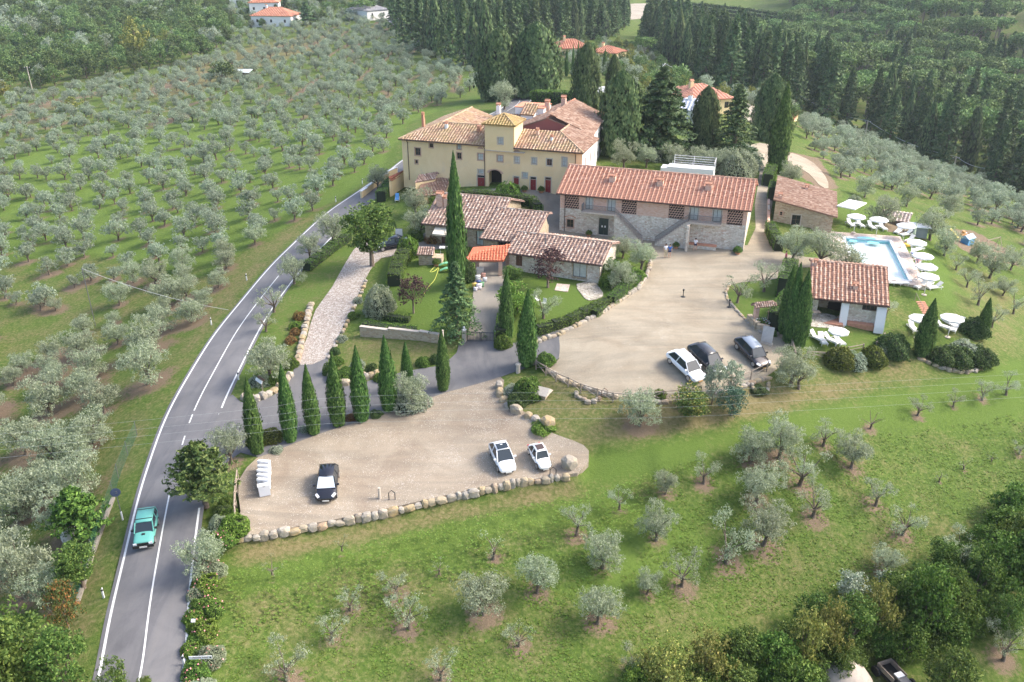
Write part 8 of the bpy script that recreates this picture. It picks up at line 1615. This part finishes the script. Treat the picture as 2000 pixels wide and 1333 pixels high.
p = at(1738,1325); t = thing('garden_tractor', 'small dark tractor cart parked in the shaded clearing', 'tractor', p, .35); MB().box(-.7,-.9,.35,.7,.9,.55).build('chassis', BLACKM, t); MB().box(-.6,-.8,.552,-.54,.8,.95).box(.54,-.8,.552,.6,.8,.95).box(-.54,.74,.552,.54,.8,.95).build('cargo_side', WOODB, t); MB().box(-.35,-1.6,.5,.35,-.92,1.0).build('bonnet', METAL, t); MB().box(-.3,-.88,.96,.3,-.45,1.05).build('seat', WHITE, t)
for x in (-.8,.8):
    for y in (-1.2,.6): MB().lathe([(.0,-.1),(.38,-.1),(.38,.1),(.0,.1)], 12).build('wheel', TYRE, t, (x,y,.38)).rotation_euler = (0,R(90),0)
# white vehicle with rack behind the barn, canopy, far yard
x0, y0 = fb.loc(1350,335,9.2); bp = Vector(fb.o) + fb.u*fb.loc(1352,338,8.2)[0] + fb.v*fb.loc(1352,338,8.2)[1]; gz = T(bp.x, bp.y)
t = thing('flatbed_truck', 'white truck with tall metal rack parked behind the barn', 'truck', (bp.x, bp.y, gz), fb.rz); hh = 7.6 - gz
MB().box(-3.6,-1.1,.9,3.2,1.1,max(hh,2.2)).build('body', WHITE, t); mb = MB(); zt = max(hh,2.2)
for z in (zt+.25, zt+.6, zt+.95, zt+1.3): mb.tube([(-2.9,1.0,z),(3.2,1.0,z)], .04, 5)
for x in (-2.9,0,3.2): mb.tube([(x,1.0,zt),(x,1.0,zt+1.35)], .05, 5).tube([(x,-1.0,zt),(x,-1.0,zt+.9)], .04, 5)
mb.tube([(3.2,1,zt+1.3),(3.2,-1,zt+.9)], .04, 5); mb.build('rack', METAL if False else WHITE, t); MB().box(-4.6,-1.05,.6,-3.62,1.05,zt-.25).build('cab', WHITE, t); MB().box(-4.55,-.9,zt-.9,-4.62,.9,zt-.4).build('windscreen', CGL, t)
for x in (-4.0, 2.0):
    for s in (-1, 1): MB().lathe([(.0,0),(.42,0),(.42,.25),(.0,.25)], 14).build('wheel', TYRE, t, (x, s*.95, .42)).rotation_euler = (R(90)*-s,0,0)
p = at(1172,196); t = thing('car_canopy', 'white flat canopy behind the villa hedge', 'canopy', p, -.1); MB().cbox((0,0,2.4),(3.4,4.6,.08),0,rx=R(6)).build('roof', WHITE, t)
for x in (-1.5,1.5):
    for y in (-2,2): MB().tube([(x,y,0),(x,y,2.35)], .05, 5).build('post', METAL, t)
p = at(1203,32); t = thing('box_truck', 'pale blue-white box truck in the far yard', 'truck', p, -.15); MB().box(-4,-1.3,.8,3.2,1.3,3.8).build('cargo_box', plain('pale_blue_white', (.60,.68,.76), .5), t); MB().box(3.25,-1.2,.7,5.0,1.2,2.8).build('cab', WHITE, t)
for x in (-2.5, 3.9):
    for s in (-1, 1): MB().lathe([(.0,0),(.5,0),(.5,.3),(.0,.3)], 12).build('wheel', TYRE, t, (x, s*1.0, .5)).rotation_euler = (R(90)*-s,0,0)
p = at(475,152); t = thing('field_shed', 'small dark field shed with pale roof beside the bright tree', 'shed', p, -.1); MB().box(-2.2,-1.5,0,2.2,1.5,2.0).build('cabin', plain('dark_boards', (.10,.08,.08), .9), t); MB().cbox((.3,0,2.15),(5.2,3.8,.12),0,rx=R(8)).build('roof', plain('pale_sheet', (.60,.66,.66), .6), t)
VINE = hedge
vs = leafmat('vine_leaf', [(0,(.06,.10,.03)),(.6,(.10,.16,.05)),(1,(.16,.22,.07))], .2, .1)
for i in range(9):
    a = (1262 + i * 3 - i * i * .2, 2 + i * 7.2 - 4); b_ = (1545 - i * 8, 34 + i * 6.0 + 2)
    if b_[1] > 84: break
    hedge([at(*a), at((a[0]+b_[0])/2, (a[1]+b_[1])/2 - 1), at(*b_)], 2.2, 1.6, f'vineyard row on the far slope, {ORD[i]} from the top', 'vineyard row', vs, 4, .9, 'vineyard rows', 'vine_row', lumpy=.1)
sheet('far_yard', [(1125,24),(1200,12),(1275,8),(1290,22),(1262,36),(1200,40),(1150,36)], gravel('pale_yard', [(.32,.28,.22),(.38,.34,.28),(.44,.39,.33)], .2), .3, 6)
sheet('far_yard', [(1452,236),(1452,212),(1478,206),(1500,222),(1482,240)], bpy.data.materials['pale_yard'], .1, 2)
sheet('vineyard_grass', [(1270,6),(1420,12),(1540,36),(1530,62),(1440,66),(1330,52)], plain('vine_grass', (.26,.34,.08), .95, 0, (.34,.40,.12), .05), .25, 8)
# ------------------------------------------------------------------ air
AIR = True
if AIR:
    hm = bpy.data.materials.new('air'); hm.use_nodes = True; t = hm.node_tree; t.nodes.remove(t.nodes['Principled BSDF']); pv_ = t.nodes.new('ShaderNodeVolumePrincipled'); pv_.inputs['Color'].default_value = (.80,.90,1.0,1); pv_.inputs['Density'].default_value = .00016; pv_.inputs['Anisotropy'].default_value = .35
    t.links.new(pv_.outputs[0], t.nodes['Material Output'].inputs['Volume'])
    zmin = float(Z.min()) - 1.5; zmax = max(float(Z.max()), 45) + 5; structure(MB().box(-1510,-130,zmin,1510,2420,zmax).build('haze', hm), 'stuff')
